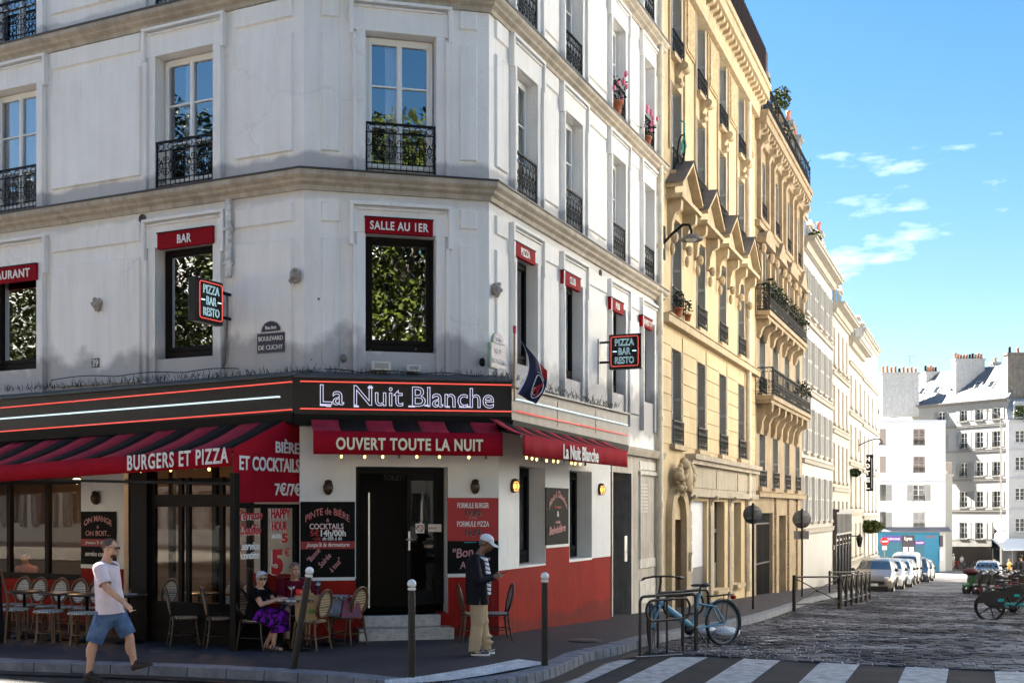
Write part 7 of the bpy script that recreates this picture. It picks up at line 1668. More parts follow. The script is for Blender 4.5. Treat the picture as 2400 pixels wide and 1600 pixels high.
# ================================================================ cars
def car_paint(n, c, metal=.2): return mat(n, c, .28, metal=metal, coat=.8)
CARGL = mat('car_glass', (.02, .03, .04), .04, spec=.9); RIM = mat('alloy', (.35, .35, .36), .3, metal=.9); HLAMP = mat('head_lamp', (.55, .57, .6), .1); PLATE = mat('number_plate', (.6, .6, .58), .5)
def car_proto(name, paint, kind='hatch'):
    e = empty(name, (0, 0, 0)); L_, W_, H = (4.0, 1.74, 1.48) if kind == 'hatch' else (4.5, 1.85, 1.85) if kind == 'van' else (4.4, 1.84, 1.62)
    v = kind == 'van'; s = H/1.48
    # stations: x (front = -L/2 looking towards -y), hood/roof line z, beltline z, half width, top half width
    st = [(-2.0, .62, .62, .62, .60), (-1.94, .80, .78, .80, .74), (-1.6, .90, .87, .85, .74), (-1.05, 1.02, .97, .87, .74), (-.85, 1.07, 1.0, .87, .72), (-.25, 1.40, 1.02, .87, .62), (.1, 1.465, 1.03, .87, .62), (.9, 1.47, 1.05, .87, .62), (1.45, 1.40, 1.06, .86, .60), (1.82, 1.08, 1.03, .83, .64), (1.93, .85, .82, .78, .72), (2.0, .55, .55, .66, .62)]
    if v: st = [(-2.0, .62, .62, .66, .62), (-1.94, .85, .8, .82, .76), (-1.6, 1.02, .95, .86, .74), (-1.25, 1.12, 1.02, .87, .74), (-.7, 1.42, 1.05, .87, .70), (-.4, 1.47, 1.05, .87, .70), (1.8, 1.48, 1.05, .87, .72), (1.95, 1.40, 1.03, .86, .72), (2.0, .5, .5, .8, .72)]
    kx, kw = L_/4.0, W_/1.74
    q = MB(); P_ = []
    for x, zt, zb_, w_, wt in st:
        zt, zb_ = zt*s if zt > 1.02 else zt, zb_*(1+(s-1)*.5); zt = max(zt, zb_+.002); w_, wt, x = w_*kw, wt*kw, x*kx
        half = [(w_*.90, .20), (w_*.985, .34), (w_, .58 if zb_ > .6 else zb_*.9), (w_*.985, zb_), (wt+(w_-wt)*.12, zb_+(zt-zb_)*.86), (wt*.86, zb_+(zt-zb_)*.985), (wt*.45, zt), (0, zt+.006)]
        P_.append([(hx, x, hz) for hx, hz in half]+[(-hx, x, hz) for hx, hz in half[-2::-1]])
    n = len(P_[0]); verts = [p for r in P_ for p in r]; ns = len(st)
    hood = 4 if not v else 3; roof0 = 5 if not v else 4; roof1 = 8 if not v else 6
    for i in range(ns-1):
        for j in range(n-1):
            jj = min(j, n-2-j); m_ = 0
            if hood <= i < roof1+1 and jj == 3 and (not v or i < 5): m_ = 1
            if hood <= i < roof0 and jj >= 4: m_ = 1
            if roof1 <= i < roof1+1 and jj >= 4 and not v: m_ = 1
            if jj == 0: m_ = 2
            a = i*n+j; q.add([verts[a], verts[a+n], verts[a+n+1], verts[a+1]], [(0, 1, 2, 3)], m_, True)
    q.add(P_[0], [tuple(range(n))], 0); q.add(P_[-1], [tuple(range(n-1, -1, -1))], 0)
    me = q.mesh('body', [paint, CARGL, BLKP]); bm = bmesh.new(); bm.from_mesh(me); bmesh.ops.remove_doubles(bm, verts=bm.verts, dist=.0005); bmesh.ops.recalc_face_normals(bm, faces=bm.faces); bm.to_mesh(me); bm.free(); inst(me, 'body', e)
    hw = W_/2; yf = -L_/2
    q = MB(); q.box(-hw*.62, hw*.62, yf-.045, yf+.2, .50, .66); q.box(-hw*.8, hw*.8, yf-.05, yf+.3, .22, .42); q.build('grille', BLKP, e, bevel=.02)
    for sx in (-1, 1):
        q = MB(); q.ell((sx*hw*.72, yf+.16, .76), (.17, .16, .075), n=12); q.build('headlight', HLAMP, e)
        q = MB(); q.ell((sx*(hw+.09), yf+L_*.33, 1.04), (.1, .07, .075), n=10); q.box(sx*hw*.9, sx*(hw+.05), yf+L_*.33-.02, yf+L_*.33+.03, .98, 1.02); q.build('mirror', BLKP, e)
        for y in (yf+.82, -yf-.78):
            w_ = MB(); w_.lathe([(.001, -.09), (.2, -.1), (.29, -.1), (.315, -.07), (.315, .07), (.29, .1), (.001, .1)], n=24); o = w_.build('wheel', TYRE, e, (sx*(hw-.1), y, .315)); o.rotation_euler = (0, PI/2, 0)
            w_ = MB(); w_.lathe([(.001, 0), (.06, .01), (.19, .0), (.205, .02)], (0, 0, .105*sx), 20); w_.build('rim', RIM, o)
    q = MB(); q.box(-.26, .26, yf-.07, yf-.05, .43, .54); q.build('number_plate', PLATE, e)
    q = MB()
    for i in range(2): q.box(-hw*.2, hw*.2, yf-.025+.01*i, yf-.01, .70+.045*i, .72+.045*i)
    q.build('badge', RIM, e)
    return e
lane0 = G(2044, 1386).to_2d(); hd = math.atan2(-F3.d.y, -F3.d.x)+PI/2; pr_ = {}
def park(k, dist, side, kind, nm, c, label, off=0., flip=False, metal=.2, base=None):
    key = (kind, nm)
    o = car_proto('parked_van' if kind == 'van' else 'parked_car', car_paint(nm, c, metal), kind)
    q = (base or lane0)+F3.d*(dist+2.)+F3.n*off; o.location = (q.x, q.y, gz(q.x, q.y)+.012); o.rotation_euler = (math.atan(.042)*(1), 0, hd+(PI if flip else 0)); tag(o, label, 'van' if kind == 'van' else 'car', 'cars parked along the street'); return o
park(0, 0, 0, 'hatch', 'champagne_paint', (.24, .205, .165), 'champagne hatchback first in the row of parked cars', metal=.5)
park(1, 5.6, 0, 'hatch', 'white_car_paint', (.42, .42, .41), 'white hatchback parked behind the champagne one', .1)
park(2, 11, 0, 'hatch', 'pale_car_paint', (.32, .37, .42), 'pale blue hatchback third in the parked row', .2)
park(3, 16.2, 0, 'hatch', 'silver_paint', (.42, .42, .42), 'silver hatchback parked before the white van', .1, metal=.7)
park(4, 21.8, 0, 'van', 'white_van_paint', (.5, .5, .49), 'white van standing above the parked cars')
park(5, 28.5, 0, 'suv', 'dark_blue_paint', (.02, .03, .05), 'dark car parked beyond the white van', .3)
park(6, 34.5, 0, 'hatch', 'grey_car_paint', (.2, .2, .2), 'grey car at the far end of the parked row', .4)
rc = G(2316, 1368).to_2d(); park(7, 0, 1, 'hatch', 'steel_car_paint', (.30, .31, .32), 'grey car parked on the right behind the scooters', base=rc, metal=.5)
# ---- hire bikes and scooters on the right
TEAL = mat('teal_bar', (.0, .33, .36), .4); GUARD = mat('guard_black', (.022, .018, .016), .5)
b0 = None
for k, (px, py, yaw, lb) in enumerate(((2372, 1454, 176, 'dark hire bicycle with a teal bar nearest on the right'), (2408, 1437, 168, 'dark hire bicycle second from the front on the right'), (2432, 1424, 164, 'dark hire bicycle third from the front at the right edge'), (2452, 1410, 160, 'dark hire bicycle furthest back at the right edge'))):
    g = G(px, py)
    if k == 0:
        b0 = empty('hire_bicycle', g, 0); bicycle(b0, BLKP, .34, 1.16, .3, True, 0., GUARD, TEAL, True, .028); o = b0
        MB().box(-.36, -.22, -.079, -.075, .47, .54).build('logo', TEAL, b0)
    else: o = copy_tree(b0)
    o.location = g; o.rotation_euler = (0, 0, math.radians(yaw+180)); tag(o, lb, 'bicycle', 'dark hire bicycles parked on the right')
def scooter(body, seatm, label, px, py, yaw, cover=None):
    e = empty('scooter', G(px, py), math.radians(yaw), label, 'scooter', 'motor scooters parked on the right')
    for x in (-.62, .66):
        q = MB(); q.tube([(.19*c, 0, .19*d) for c, d in trig(24)], .065, 8, closed=True); w_ = q.build('wheel', TYRE, e, (x, 0, .25)); MB().lathe([(.001, -.05), (.14, -.06), (.14, .06), (.001, .05)], n=16).build('rim', RIM, w_).rotation_euler = (PI/2, 0, 0)
    q = MB(); q.hexa([(.38, -.2, .35), (.52, -.16, .35), (.52, .16, .35), (.38, .2, .35), (.30, -.22, .92), (.46, -.18, .95), (.46, .18, .95), (.30, .22, .92)]); q.build('leg_shield', body, e, bevel=.04)
    q = MB(); q.ell((.66, 0, .42), (.27, .1, .12), n=14); q.build('front_mudguard', body, e); q = MB(); q.box(-.3, .42, -.18, .18, .27, .36); q.build('footboard', BLKP, e, bevel=.02)
    q = MB(); q.ell((-.42, 0, .55), (.46, .2, .24), n=14); q.build('tail', body, e); q = MB(); q.ell((-.32, 0, .80), (.40, .15, .085), n=14); q.build('seat', seatm, e)
    q = MB(); q.tube([(.62, 0, .3), (.36, 0, 1.02)], .03, 8); q.tube([(.30, -.34, 1.08), (.37, -.12, 1.03), (.37, .12, 1.03), (.30, .34, 1.08)], .018, 8); q.ell((.40, 0, 1.04), (.11, .13, .1), n=10); q.build('handlebar', BLKP, e)
    q = MB(); q.ell((.5, 0, 1.03), (.04, .08, .07), n=10); q.build('headlight', HLAMP, e)
    for s in (-1, 1): q = MB(); q.tube([(.32, s*.28, 1.08), (.34, s*.33, 1.24)], .008, 5); q.ell((.33, s*.33, 1.28), (.02, .07, .05), n=8); q.build('mirror', BLKP, e)
    if cover: q = MB(); q.ell((.42, 0, 1.0), (.22, .42, .17), n=14); q.build('handlebar_muff', cover, e)
GRN = mat('mint_green', (.03, .13, .06), .35, coat=.3)
scooter(GRN, BLKP, 'mint green scooter with dark handlebar muffs nearest the road', 2292, 1392, 205, mat('red_black_muff', (.02, .012, .012), .6, col2=(.12, .012, .03), scale=7)); scooter(BLKP, BLKP, 'black scooter beside the mint green one', 2330, 1394, 212); scooter(mat('grey_scooter', (.30, .30, .31), .3), BLKP, 'grey scooter behind the hire bicycles', 2368, 1388, 215); scooter(mat('lime_scooter', (.06, .30, .05), .35), BLKP, 'lime green scooter at the far right', 2405, 1380, 210)
for k, (px, py, yw, c_) in enumerate(((2312, 1393, 208, (.03, .03, .03)), (2350, 1398, 212, (.02, .02, .025)), (2345, 1386, 205, (.10, .10, .11)), (2388, 1402, 214, (.05, .012, .012)), (2398, 1394, 210, (.02, .02, .02)))):
    scooter(mat('scooter_paint_'+'abcde'[k], c_, .3, coat=.3), BLKP, ['black scooter squeezed next to the mint green one', 'near black scooter behind the nearest hire bicycle', 'charcoal scooter in the second row of scooters', 'dark maroon scooter at the right edge', 'black scooter last in the row at the right edge'][k], px, py, yw)
# far row of bicycles
for k in range(9):
    px = 2208+16*k; g = G(px, 1335); 
    if k == 0: f0 = empty('parked_bicycle', g, 0); wheel(f0, -.5, .34); wheel(f0, .55, .34); q = MB(); q.tube([(.4, 0, .9), (.05, 0, .3), (-.2, 0, .85), (.38, 0, .8), (.55, 0, .34)], .03, 6); q.tube([(-.2, 0, .85), (-.5, 0, .34), (.05, 0, .3)], .02, 6); q.tube([(.36, -.3, 1.0), (.36, .3, 1.0)], .02, 6); q.box(-.35, -.1, -.07, .07, .9, .96); q.build('frame', RTXT, f0); o = f0
    else:
        o = copy_tree(f0)
        if k > 2:
            for c in kids(o):
                if c.name.startswith('frame'): c.data = c.data.copy(); c.data.materials[0] = [BLKP, GREY][k % 2]
    o.location = g; o.rotation_euler = (0, 0, .5+.35*math.sin(k*2.1)); tag(o, ['red bicycle at the left end of the far row', 'red bicycle second in the far row', 'red bicycle third in the far row', 'dark bicycle fourth in the far row before the fence', 'grey bicycle fifth in the far row before the fence', 'dark bicycle sixth in the far row', 'grey bicycle seventh in the far row', 'dark bicycle eighth in the far row', 'grey bicycle at the right end of the far row'][k], 'bicycle', 'bicycles parked at the far end')
# ================================================================ people
def V3(*a): return Vector(a)
def piece(fill, voxel=.011, smooth=5, cuts=()):
    """Union of the overlapping volumes drawn by fill(mb) as one continuous surface; cuts trim it with planes (point, normal)."""
    q = MB(); fill(q); me = q.mesh('tmp', []); o = bpy.data.objects.new('tmp', me); COL.objects.link(o)
    r = o.modifiers.new('r', 'REMESH'); r.mode = 'VOXEL'; r.voxel_size = voxel
    s = o.modifiers.new('s', 'SMOOTH'); s.iterations = smooth; s.factor = .5
    dg = bpy.context.evaluated_depsgraph_get(); m2 = bpy.data.meshes.new_from_object(o.evaluated_get(dg)); bpy.data.objects.remove(o); bpy.data.meshes.remove(me)
    if cuts:
        bm = bmesh.new(); bm.from_mesh(m2)
        for p, n in cuts: bmesh.ops.bisect_plane(bm, geom=bm.verts[:]+bm.edges[:]+bm.faces[:], plane_co=p, plane_no=n, clear_outer=True)
        bm.to_mesh(m2); bm.free()
    v = [tuple(x.co) for x in m2.vertices]; f = [tuple(p.vertices) for p in m2.polygons]; bpy.data.meshes.remove(m2); return v, f
def cloth(name, m, parent, *pieces, wrinkle=0., thick=.006):
    q = MB()
    for v, f in pieces: q.add(v, f, 0, True)
    o = q.build(name, m, parent)
    if thick: s = o.modifiers.new('thick', 'SOLIDIFY'); s.thickness = thick; s.offset = -1
    return o
def skinmat(n, c): 
    m = mat(n, c, .5, var=.12, scale=12); m.node_tree.nodes['Principled BSDF'].inputs['Subsurface Weight'].default_value = .08; m.node_tree.nodes['Principled BSDF'].inputs['Subsurface Radius'].default_value = (.02, .008, .004); return m
def head_fill(q, c, R, s=1.):
    def H(x, y, z): return c+R @ V3(x*s, y*s, z*s)
    E = lambda p, r: q.ell(H(*p), tuple(k*s for k in r), n=14, rot=R)
    E((-.012, 0, .03), (.098, .078, .092)); E((.012, 0, -.035), (.075, .062, .085)); E((.045, 0, -.085), (.036, .040, .032))
    q.capsule(H(.082, 0, .018), H(.104, 0, -.025), .011*s, .016*s); E((.07, 0, .035), (.03, .055, .014))
    E((.082, 0, -.058), (.016, .026, .008)); E((.080, 0, -.072), (.014, .022, .008))
    for y in (-1, 1): E((-.012, y*.078, -.005), (.024, .012, .032)); E((.055, y*.042, -.02), (.03, .022, .03))
def hand_fill(q, w, d, up, s=1., curl=.5):
    """palm, four unequal bent fingers and a thumb from the side of the palm; d along the hand, up = back of the hand"""
    d = d.normalized(); up = (up-d*up.dot(d)).normalized(); sd = d.cross(up)
    q.capsule(w, w+d*.035*s, .024*s, .026*s); 
    for k in (-1.2, 0, 1.2): q.capsule(w+d*.03*s+sd*k*.014*s, w+d*.085*s+sd*k*.017*s, .015*s, .013*s)
    for k, ln in ((-1.5, .062), (-.5, .075), (.5, .078), (1.5, .068)):
        b = w+d*.085*s+sd*k*.019*s; a1 = (d-up*curl*.7).normalized(); a2 = (d*(1-curl)-up*curl*1.4).normalized()
        m_ = b+a1*ln*.52*s; q.capsule(b, m_, .0095*s, .009*s, 8); q.capsule(m_, m_+a2*ln*.55*s, .009*s, .0075*s, 8)
    b = w+d*.03*s+sd*.030*s; m_ = b+(d*.7+sd*.8-up*.3).normalized()*.038*s; q.capsule(b, m_, .012*s, .010*s, 8); q.capsule(m_, m_+(d+sd*.15-up*.5).normalized()*.032*s, .010*s, .008*s, 8)
def limb(q, a, b, c, ra, rb, rc, bulge=0.):
    q.capsule(a, b, ra, rb); q.capsule(b, c, rb, rc)
    if bulge: q.ell(b.lerp(c, .3)+V3(-.02, 0, 0), (bulge, bulge, bulge*2.2), n=10)
def rot(yaw=0, pitch=0, roll=0): return Matrix.Rotation(yaw, 3, 'Z') @ Matrix.Rotation(pitch, 3, 'Y') @ Matrix.Rotation(roll, 3, 'X')
def hair_cap(e, c, R, m, s=1., shape=((-.02, 0, .048), (.104, .084, .088)), extra=(), cut=None, name='hair'):
    def fill(q):
        for p, r in (shape,)+tuple(extra): q.ell(c+R @ (V3(*p)*s), tuple(k*s for k in r), n=14, rot=R)
    return cloth(name, m, e, piece(fill, .009*s, 3, [] if cut is None else [(c+R @ (V3(*cut[0])*s), R @ V3(*cut[1]))]), thick=0)
def face_bits(e, c, R, s=1., brow=(.05, .035, .03), glasses=None, mouth=(.28, .10, .08)):
    H = lambda x, y, z: c+R @ V3(x*s, y*s, z*s)
    if not glasses:
        for y in (-.03, .03):
            q = MB(); q.ell(H(.081, y, .012), (.009*s, .014*s, .008*s), n=10); ey = q.build('eye', mat('eye_white', (.6, .58, .55), .3), e); q = MB(); q.ell(H(.088, y, .012), (.004*s, .006*s, .006*s), n=8); q.build('iris', mat('iris', (.02, .02, .025), .2), ey)
            q = MB(); q.tube([H(.092, y-.02, .032), H(.097, y, .037), H(.092, y+.02, .031)], .004*s, 5); q.build('eyebrow', mat('brow', brow, .8), e)
    else:
        q = MB()
        for y in (-.032, .032): q.ell(H(.096, y, .012), (.008*s, .028*s, .021*s), n=14, rot=R)
        o = q.build('sunglasses', BLKP, e); q = MB(); q.tube([H(.098, -.012, .016), H(.103, 0, .019), H(.098, .012, .016)], .003*s, 5)
        for y in (-1, 1): q.tube([H(.094, y*.058, .016), H(.05, y*.082, .02), H(-.03, y*.088, .012)], .0035*s, 5)
        q.build('temples', BLKP, o)
    q = MB(); q.tube([H(.093, -.022, -.064), H(.099, 0, -.064), H(.093, .022, -.064)], .0035*s, 5); q.build('mouth', mat('lips', mouth, .5), e)
def shoe(e, heel, toe, m, sole, h=.075, w=.045, name='shoe'):
    d = (toe-heel); L_ = d.length; d.normalize(); up = V3(0, 0, 1); up = (up-d*up.dot(d)).normalized()
    def fill(q):
        q.capsule(heel+d*.04+up*.045, heel+d*L_*.55+up*.04, w*.95, w); q.capsule(heel+d*L_*.5+up*.035, toe-d*.05+up*.03, w, w*.8); q.capsule(heel+d*.045+up*.05, heel+d*.07+up*(h+.02), w*.9, w*.85)
    o = cloth(name, m, e, piece(fill, .01, 3, [(heel+up*.012, -up)]), thick=0)
    q = MB(); n = 14; sd = d.cross(up); pr = []
    for k in range(n*2):
        a = PI*k/n; x = L_/2-math.cos(a)*L_/2; y = math.sin(a)*w*(1.05 if math.sin(a) else 1); pr.append(heel+d*x+sd*y)
    q.add([p-up*.0 for p in pr]+[p+up*.026 for p in pr], [tuple(range(2*n-1, -1, -1)), tuple(range(2*n, 4*n))]+[(k, (k+1) % (2*n), 2*n+(k+1) % (2*n), 2*n+k) for k in range(2*n)]); q.build('sole', sole, o); return o
SKIN = skinmat('skin', (.55, .31, .21)); SKIN2 = skinmat('tanned_skin', (.38, .19, .11)); SKIN3 = skinmat('brown_skin', (.20, .095, .052))
DENIM = mat('denim', (.11, .19, .34), .85, col2=(.035, .08, .19), scale=7, bump=1.2, bscale=12)
PINKT = mat('pale_pink_cotton', (.74, .63, .68), .85, var=.08, scale=5, bump=1.6, bscale=7)
# ---- the walking man
s_ = 14.2/F
def W(px, py, y=0.): return V3((px-262)*s_, y, CAMZ-(py-HY)*s_)
e = empty('person', ((262-1200)*s_, 14.2, 0), 0, 'man in a pale pink T-shirt, denim shorts and sunglasses walking past the terrace', 'person')
hc = W(259, 1285); R = rot(-.12, .06); sR, sL = W(247, 1331, -.19), W(252, 1331, .19); eR, wR = W(268, 1374, -.27), W(303, 1407, -.22); eL, wL = V3(-.24, .27, 1.17), V3(-.18, .30, .93)
hpR, hpL = V3(-.03, -.09, .88), V3(0, .09, .88); kR, aR = W(226, 1506, -.11), W(216, 1572, -.11); kL, aL = W(297, 1494, .10), W(309, 1562, .10)
def f(q):
    head_fill(q, hc, R); q.capsule(W(249, 1318), hc+V3(-.02, 0, -.05), .066, .058)
    q.capsule(W(252, 1345), V3(-.02, 0, .9), .11, .12); q.capsule(sR, sL, .055, .055)
    limb(q, sR, eR, wR, .055, .044, .030); limb(q, sL, eL, wL, .055, .044, .030)
    hand_fill(q, wR, V3(.75, .1, -.65), V3(.5, -.7, .5), 1.0, .55); hand_fill(q, wL, V3(.1, 0, -1), V3(0, 1, 0), 1., .4)
    limb(q, hpR, kR, aR, .09, .058, .038, .056); limb(q, hpL, kL, aL, .09, .058, .038, .056)
    q.capsule(aR, aR+V3(.05, 0, -.06), .036, .036); q.capsule(aL, aL+V3(.03, 0, -.02), .036, .033)
cloth('body', SKIN, e, piece(f, .0085, 4), thick=0)
hair_cap(e, hc, R, mat('shaved_hair', (.10, .065, .05), .8, var=.3, scale=60), 1., ((-.018, 0, .036), (.096, .0805, .090)), cut=((.0, 0, .02), (.45, 0, -1)))
hair_cap(e, hc, R, mat('beard', (.08, .04, .025), .8, var=.3, scale=60), 1., ((.035, 0, -.078), (.052, .05, .042)), name='beard', cut=((0, 0, -.048), (-.1, 0, 1)))
face_bits(e, hc, R, glasses=True)
def t1(q):
    q.capsule(W(251, 1338), W(253, 1370), .155, .165); q.capsule(W(253, 1370), V3(-.02, 0, .84), .165, .16); q.capsule(V3(-.03, 0, 1.05), V3(-.015, 0, .80), .172, .178)
    q.capsule(sR+V3(0, .03, -.01), sL+V3(0, -.03, -.01), .085, .085); q.capsule(W(250, 1322), W(249, 1330), .075, .1)
    q.capsule(V3(-.03, -.12, 1.0), V3(-.01, -.1, .78), .10, .145); q.capsule(V3(-.03, .12, 1.0), V3(-.01, .1, .78), .10, .145)
def sl(a, b): return piece(lambda q: q.capsule(a, b, .088, .082), .012, 4, [(a.lerp(b, .80), b-a)])
cloth('t_shirt', PINKT, e, piece(t1, .013, 8, [(V3(0, 0, .835), V3(.04, 0, -1)), (W(252, 1316), V3(.35, 0, 1))]), sl(sR, eR), sl(sL, eL))
def leg(h, k, r0, r1): return lambda q: (q.capsule(V3(-.02, 0, .93), V3(-.02, 0, .80), .155, .155), q.capsule(V3(-.02, h.y*.9, .93), V3(-.02, h.y, .82), .125, .125), q.capsule(h, h.lerp(k, 1.06), r0, r1))
cloth('denim_shorts', DENIM, e, piece(leg(hpR, kR, .125, .105), .012, 5, [(hpR.lerp(kR, .93), kR-hpR), (V3(0, 0, .87), V3(0, 0, 1))]), piece(leg(hpL, kL, .122, .10), .012, 5, [(hpL.lerp(kL, .93), kL-hpL), (V3(0, 0, .87), V3(0, 0, 1))]))
SHD = mat('dark_shoe', (.025, .015, .013), .6, var=.4, scale=9)
shoe(e, W(203, 1587, -.11), W(248, 1597, -.12), SHD, SHD); shoe(e, W(303, 1574, .10), W(354, 1560, .09), SHD, SHD)
q = MB(); q.tube([wR+V3(.022, 0, -.015)+R @ V3(.0, .03*c, .035*d) for c, d in trig(12)], .006, 5, closed=True); q.build('bracelet', STEEL, e)
hp_ = Matrix.Translation(e.location) @ (wR+V3(.085, -.01, -.105)); q = MB(); q.tube([(0, 0, 0), (.045, -.01, .008)], .006, 6); q.tube([(.045, -.01, .008), (.075, -.015, .012)], .006, 6, 1); o = q.build('cigarette', [WTXT, mat('filter', (.5, .25, .08), .8)], None, hp_); tag(o, 'white cigarette held by the walking man', 'cigarette')
# ---- the man in the cap
Yc = 15.63; s_ = Yc/F; zc = PAV+.015
def W(px, py, y=0.): return V3((px-1125)*s_, y, CAMZ-(py-HY)*s_-zc)
e = empty('person', ((1125-1200)*s_, Yc, zc), 0, 'man in a white cap, dark jacket and beige trousers looking at his phone', 'person')
hc = W(1140, 1273); R = rot(-.18, .38); sR, sL = W(1113, 1309, -.17), W(1121, 1308, .17); eR, wR = W(1122, 1358, -.25), W(1156, 1350, -.12); eL, wL = W(1130, 1358, .23), W(1160, 1350, .06)
hpR, hpL = V3(-.03, -.085, .78), V3(-.01, .085, .78); kR, kL = V3(-.035, -.10, .42), V3(.02, .10, .42); aR, aL = V3(-.075, -.10, .08), V3(.075, .11, .085)
def f(q):
    head_fill(q, hc, R, .95); q.capsule(W(1122, 1303), hc+V3(-.03, 0, -.05), .06, .052); q.capsule(W(1120, 1330), V3(-.02, 0, .8), .09, .1); q.capsule(sR, sL, .05, .05)
    limb(q, sR, eR, wR, .048, .04, .028); limb(q, sL, eL, wL, .048, .04, .028)
    hand_fill(q, wR, V3(.85, .35, .25), V3(0, -1, .4), .95, .6); hand_fill(q, wL, V3(.85, -.35, .25), V3(0, 1, .4), .95, .6)
    limb(q, hpR, kR, aR, .075, .05, .036); limb(q, hpL, kL, aL, .075, .05, .036)
cloth('body', SKIN3, e, piece(f, .0085, 4), thick=0)
hair_cap(e, hc, R, mat('grey_short_hair', (.12, .10, .09), .8), .95, ((-.035, 0, .0), (.08, .079, .075)), cut=((0.0, 0, 0), (1, 0, -.3)))
CAPW = mat('white_cotton', (.74, .74, .76), .85, var=.06, bump=.3, bscale=30)
def cap_(q):
    H = lambda *p: hc+R @ (V3(*p)*.95)
    q.ell(H(-.012, 0, .055), (.108*.95, .09*.95, .085*.95), n=16, rot=R)
c_ = cloth('cap', CAPW, e, piece(cap_, .01, 3, [(hc+R @ V3(0, 0, .038), R @ V3(.1, 0, -1))]))
q = MB(); n = 14; P_ = []
for k in range(n+1):
    a = -1.15+2.3*k/n; b = hc+R @ V3(.085*math.cos(a)-.0, .088*math.sin(a), .036); t = hc+R @ V3(.04+.155*math.cos(a*.85), .082*math.sin(a), .018-.012*abs(a)); P_ += [b, t, t+R @ V3(0, 0, .007), b+R @ V3(0, 0, .007)]
q.add(P_, [(4*k+j, 4*k+4+j, 4*k+4+(j+1) % 4, 4*k+(j+1) % 4) for k in range(n) for j in range(4)], 0, True); q.build('brim', CAPW, c_)
face_bits(e, hc, R, .95, mouth=(.10, .04, .03), glasses=None)
q = MB(); H = lambda x, y, z: hc+R @ V3(x*.95, y*.95, z*.95)
for y in (-.033, .033): q.tube([H(.098, y+.026*c, .01+.019*d) for c, d in trig(14)], .003, 5, closed=True)
for y in (-1, 1): q.tube([H(.096, y*.058, .014), H(.03, y*.083, .018), H(-.02, y*.085, .01)], .003, 5)
q.build('eyeglasses', BLKP, e)
hair_cap(e, hc, R, mat('grey_beard', (.07, .05, .04), .8), .95, ((.045, 0, -.075), (.048, .048, .036)), name='beard', cut=((0, 0, -.055), (-.1, 0, 1)))
STRP = bpy.data.materials.new('striped_shirt'); STRP.use_nodes = True; t_ = STRP.node_tree; b_ = t_.nodes['Principled BSDF']; b_.inputs['Roughness'].default_value = .85
tc_ = t_.nodes.new('ShaderNodeTexCoord'); sp_ = t_.nodes.new('ShaderNodeSeparateXYZ'); md = t_.nodes.new('ShaderNodeMath'); md.operation = 'PINGPONG'; md.inputs[1].default_value = .0275; gt = t_.nodes.new('ShaderNodeMath'); gt.operation = 'GREATER_THAN'; gt.inputs[1].default_value = .019
mm_ = t_.nodes.new('ShaderNodeMixRGB'); mm_.inputs[1].default_value = (.66, .68, .74, 1); mm_.inputs[2].default_value = (.012, .018, .06, 1)
sk = t_.nodes.new('ShaderNodeMath'); sk.operation = 'MULTIPLY_ADD'; sk.inputs[1].default_value = .35
t_.links.new(tc_.outputs['Object'], sp_.inputs[0]); t_.links.new(sp_.outputs[0], sk.inputs[0]); t_.links.new(sp_.outputs[2], sk.inputs[2]); t_.links.new(sk.outputs[0], md.inputs[0]); t_.links.new(md.outputs[0], gt.inputs[0]); t_.links.new(gt.outputs[0], mm_.inputs[0]); t_.links.new(mm_.outputs[0], b_.inputs['Base Color'])
def sh(q): q.capsule(W(1126, 1312), W(1131, 1350), .105, .12); q.capsule(W(1131, 1350), W(1130, 1395), .12, .12); q.capsule(W(1124, 1302), W(1126, 1310), .068, .09)
cloth('striped_shirt', STRP, e, piece(sh, .012, 4, [(W(1130, 1392), V3(0, 0, -1)), (W(1127, 1299), V3(.4, 0, 1))]))
NAVYJ = mat('navy_jacket', (.006, .006, .011), .75, spec=.2, var=.3, scale=4, bump=.6, bscale=9)
def jk(q):
    for y in (-.085, .085): q.capsule(W(1114, 1318, y), W(1117, 1360, y*1.1), .105, .115); q.capsule(W(1117, 1360, y*1.1), W(1119, 1418, y*1.15), .115, .125)
    q.capsule(W(1108, 1320), W(1112, 1412), .10, .125); q.capsule(sR+V3(0, .03, 0), sL+V3(0, -.03, 0), .078, .078)
front = [(W(1132, 1352, 0), V3(1, 0, -.06))]
def slv(a, b, c): return piece(lambda q: (q.capsule(a, b, .075, .066), q.capsule(b, c, .066, .052)), .012, 4, [(b.lerp(c, .93), c-b)])
cloth('jacket', NAVYJ, e, piece(jk, .013, 5, [(W(1120, 1414), V3(0, 0, -1)), (W(1131, 1352, 0), V3(1, 0, -.10))]), piece(lambda q: [q.capsule(W(1126, 1318, y), W(1133, 1412, y*1.0), .07, .075) for y in (-.125, .125)], .013, 4, [(W(1120, 1414), V3(0, 0, -1))]), slv(sR, eR, wR), slv(sL, eL, wL), piece(lambda q: q.tube([W(1127, 1312, -.07), W(1117, 1302, -.06), W(1113, 1302, 0), W(1117, 1302, .06), W(1127, 1312, .07)], .028, 10), .009, 3))
BEIGE = mat('beige_cotton', (.47, .35, .21), .85, var=.18, scale=5, bump=1., bscale=7)
def tr(h, k, a): return lambda q: (q.capsule(V3(-.02, 0, .90), V3(-.02, 0, .78), .125, .13), q.capsule(V3(-.02, h.y, .86), h, .115, .115), q.capsule(h, k, .115, .085), q.capsule(k, a+V3(0, 0, -.03), .085, .082), q.ell(k+V3(.02, 0, .02), (.085, .08, .06)), q.ell(a+V3(.015, 0, .07), (.095, .088, .035)), q.ell(a+V3(.01, 0, .15), (.088, .085, .03)))
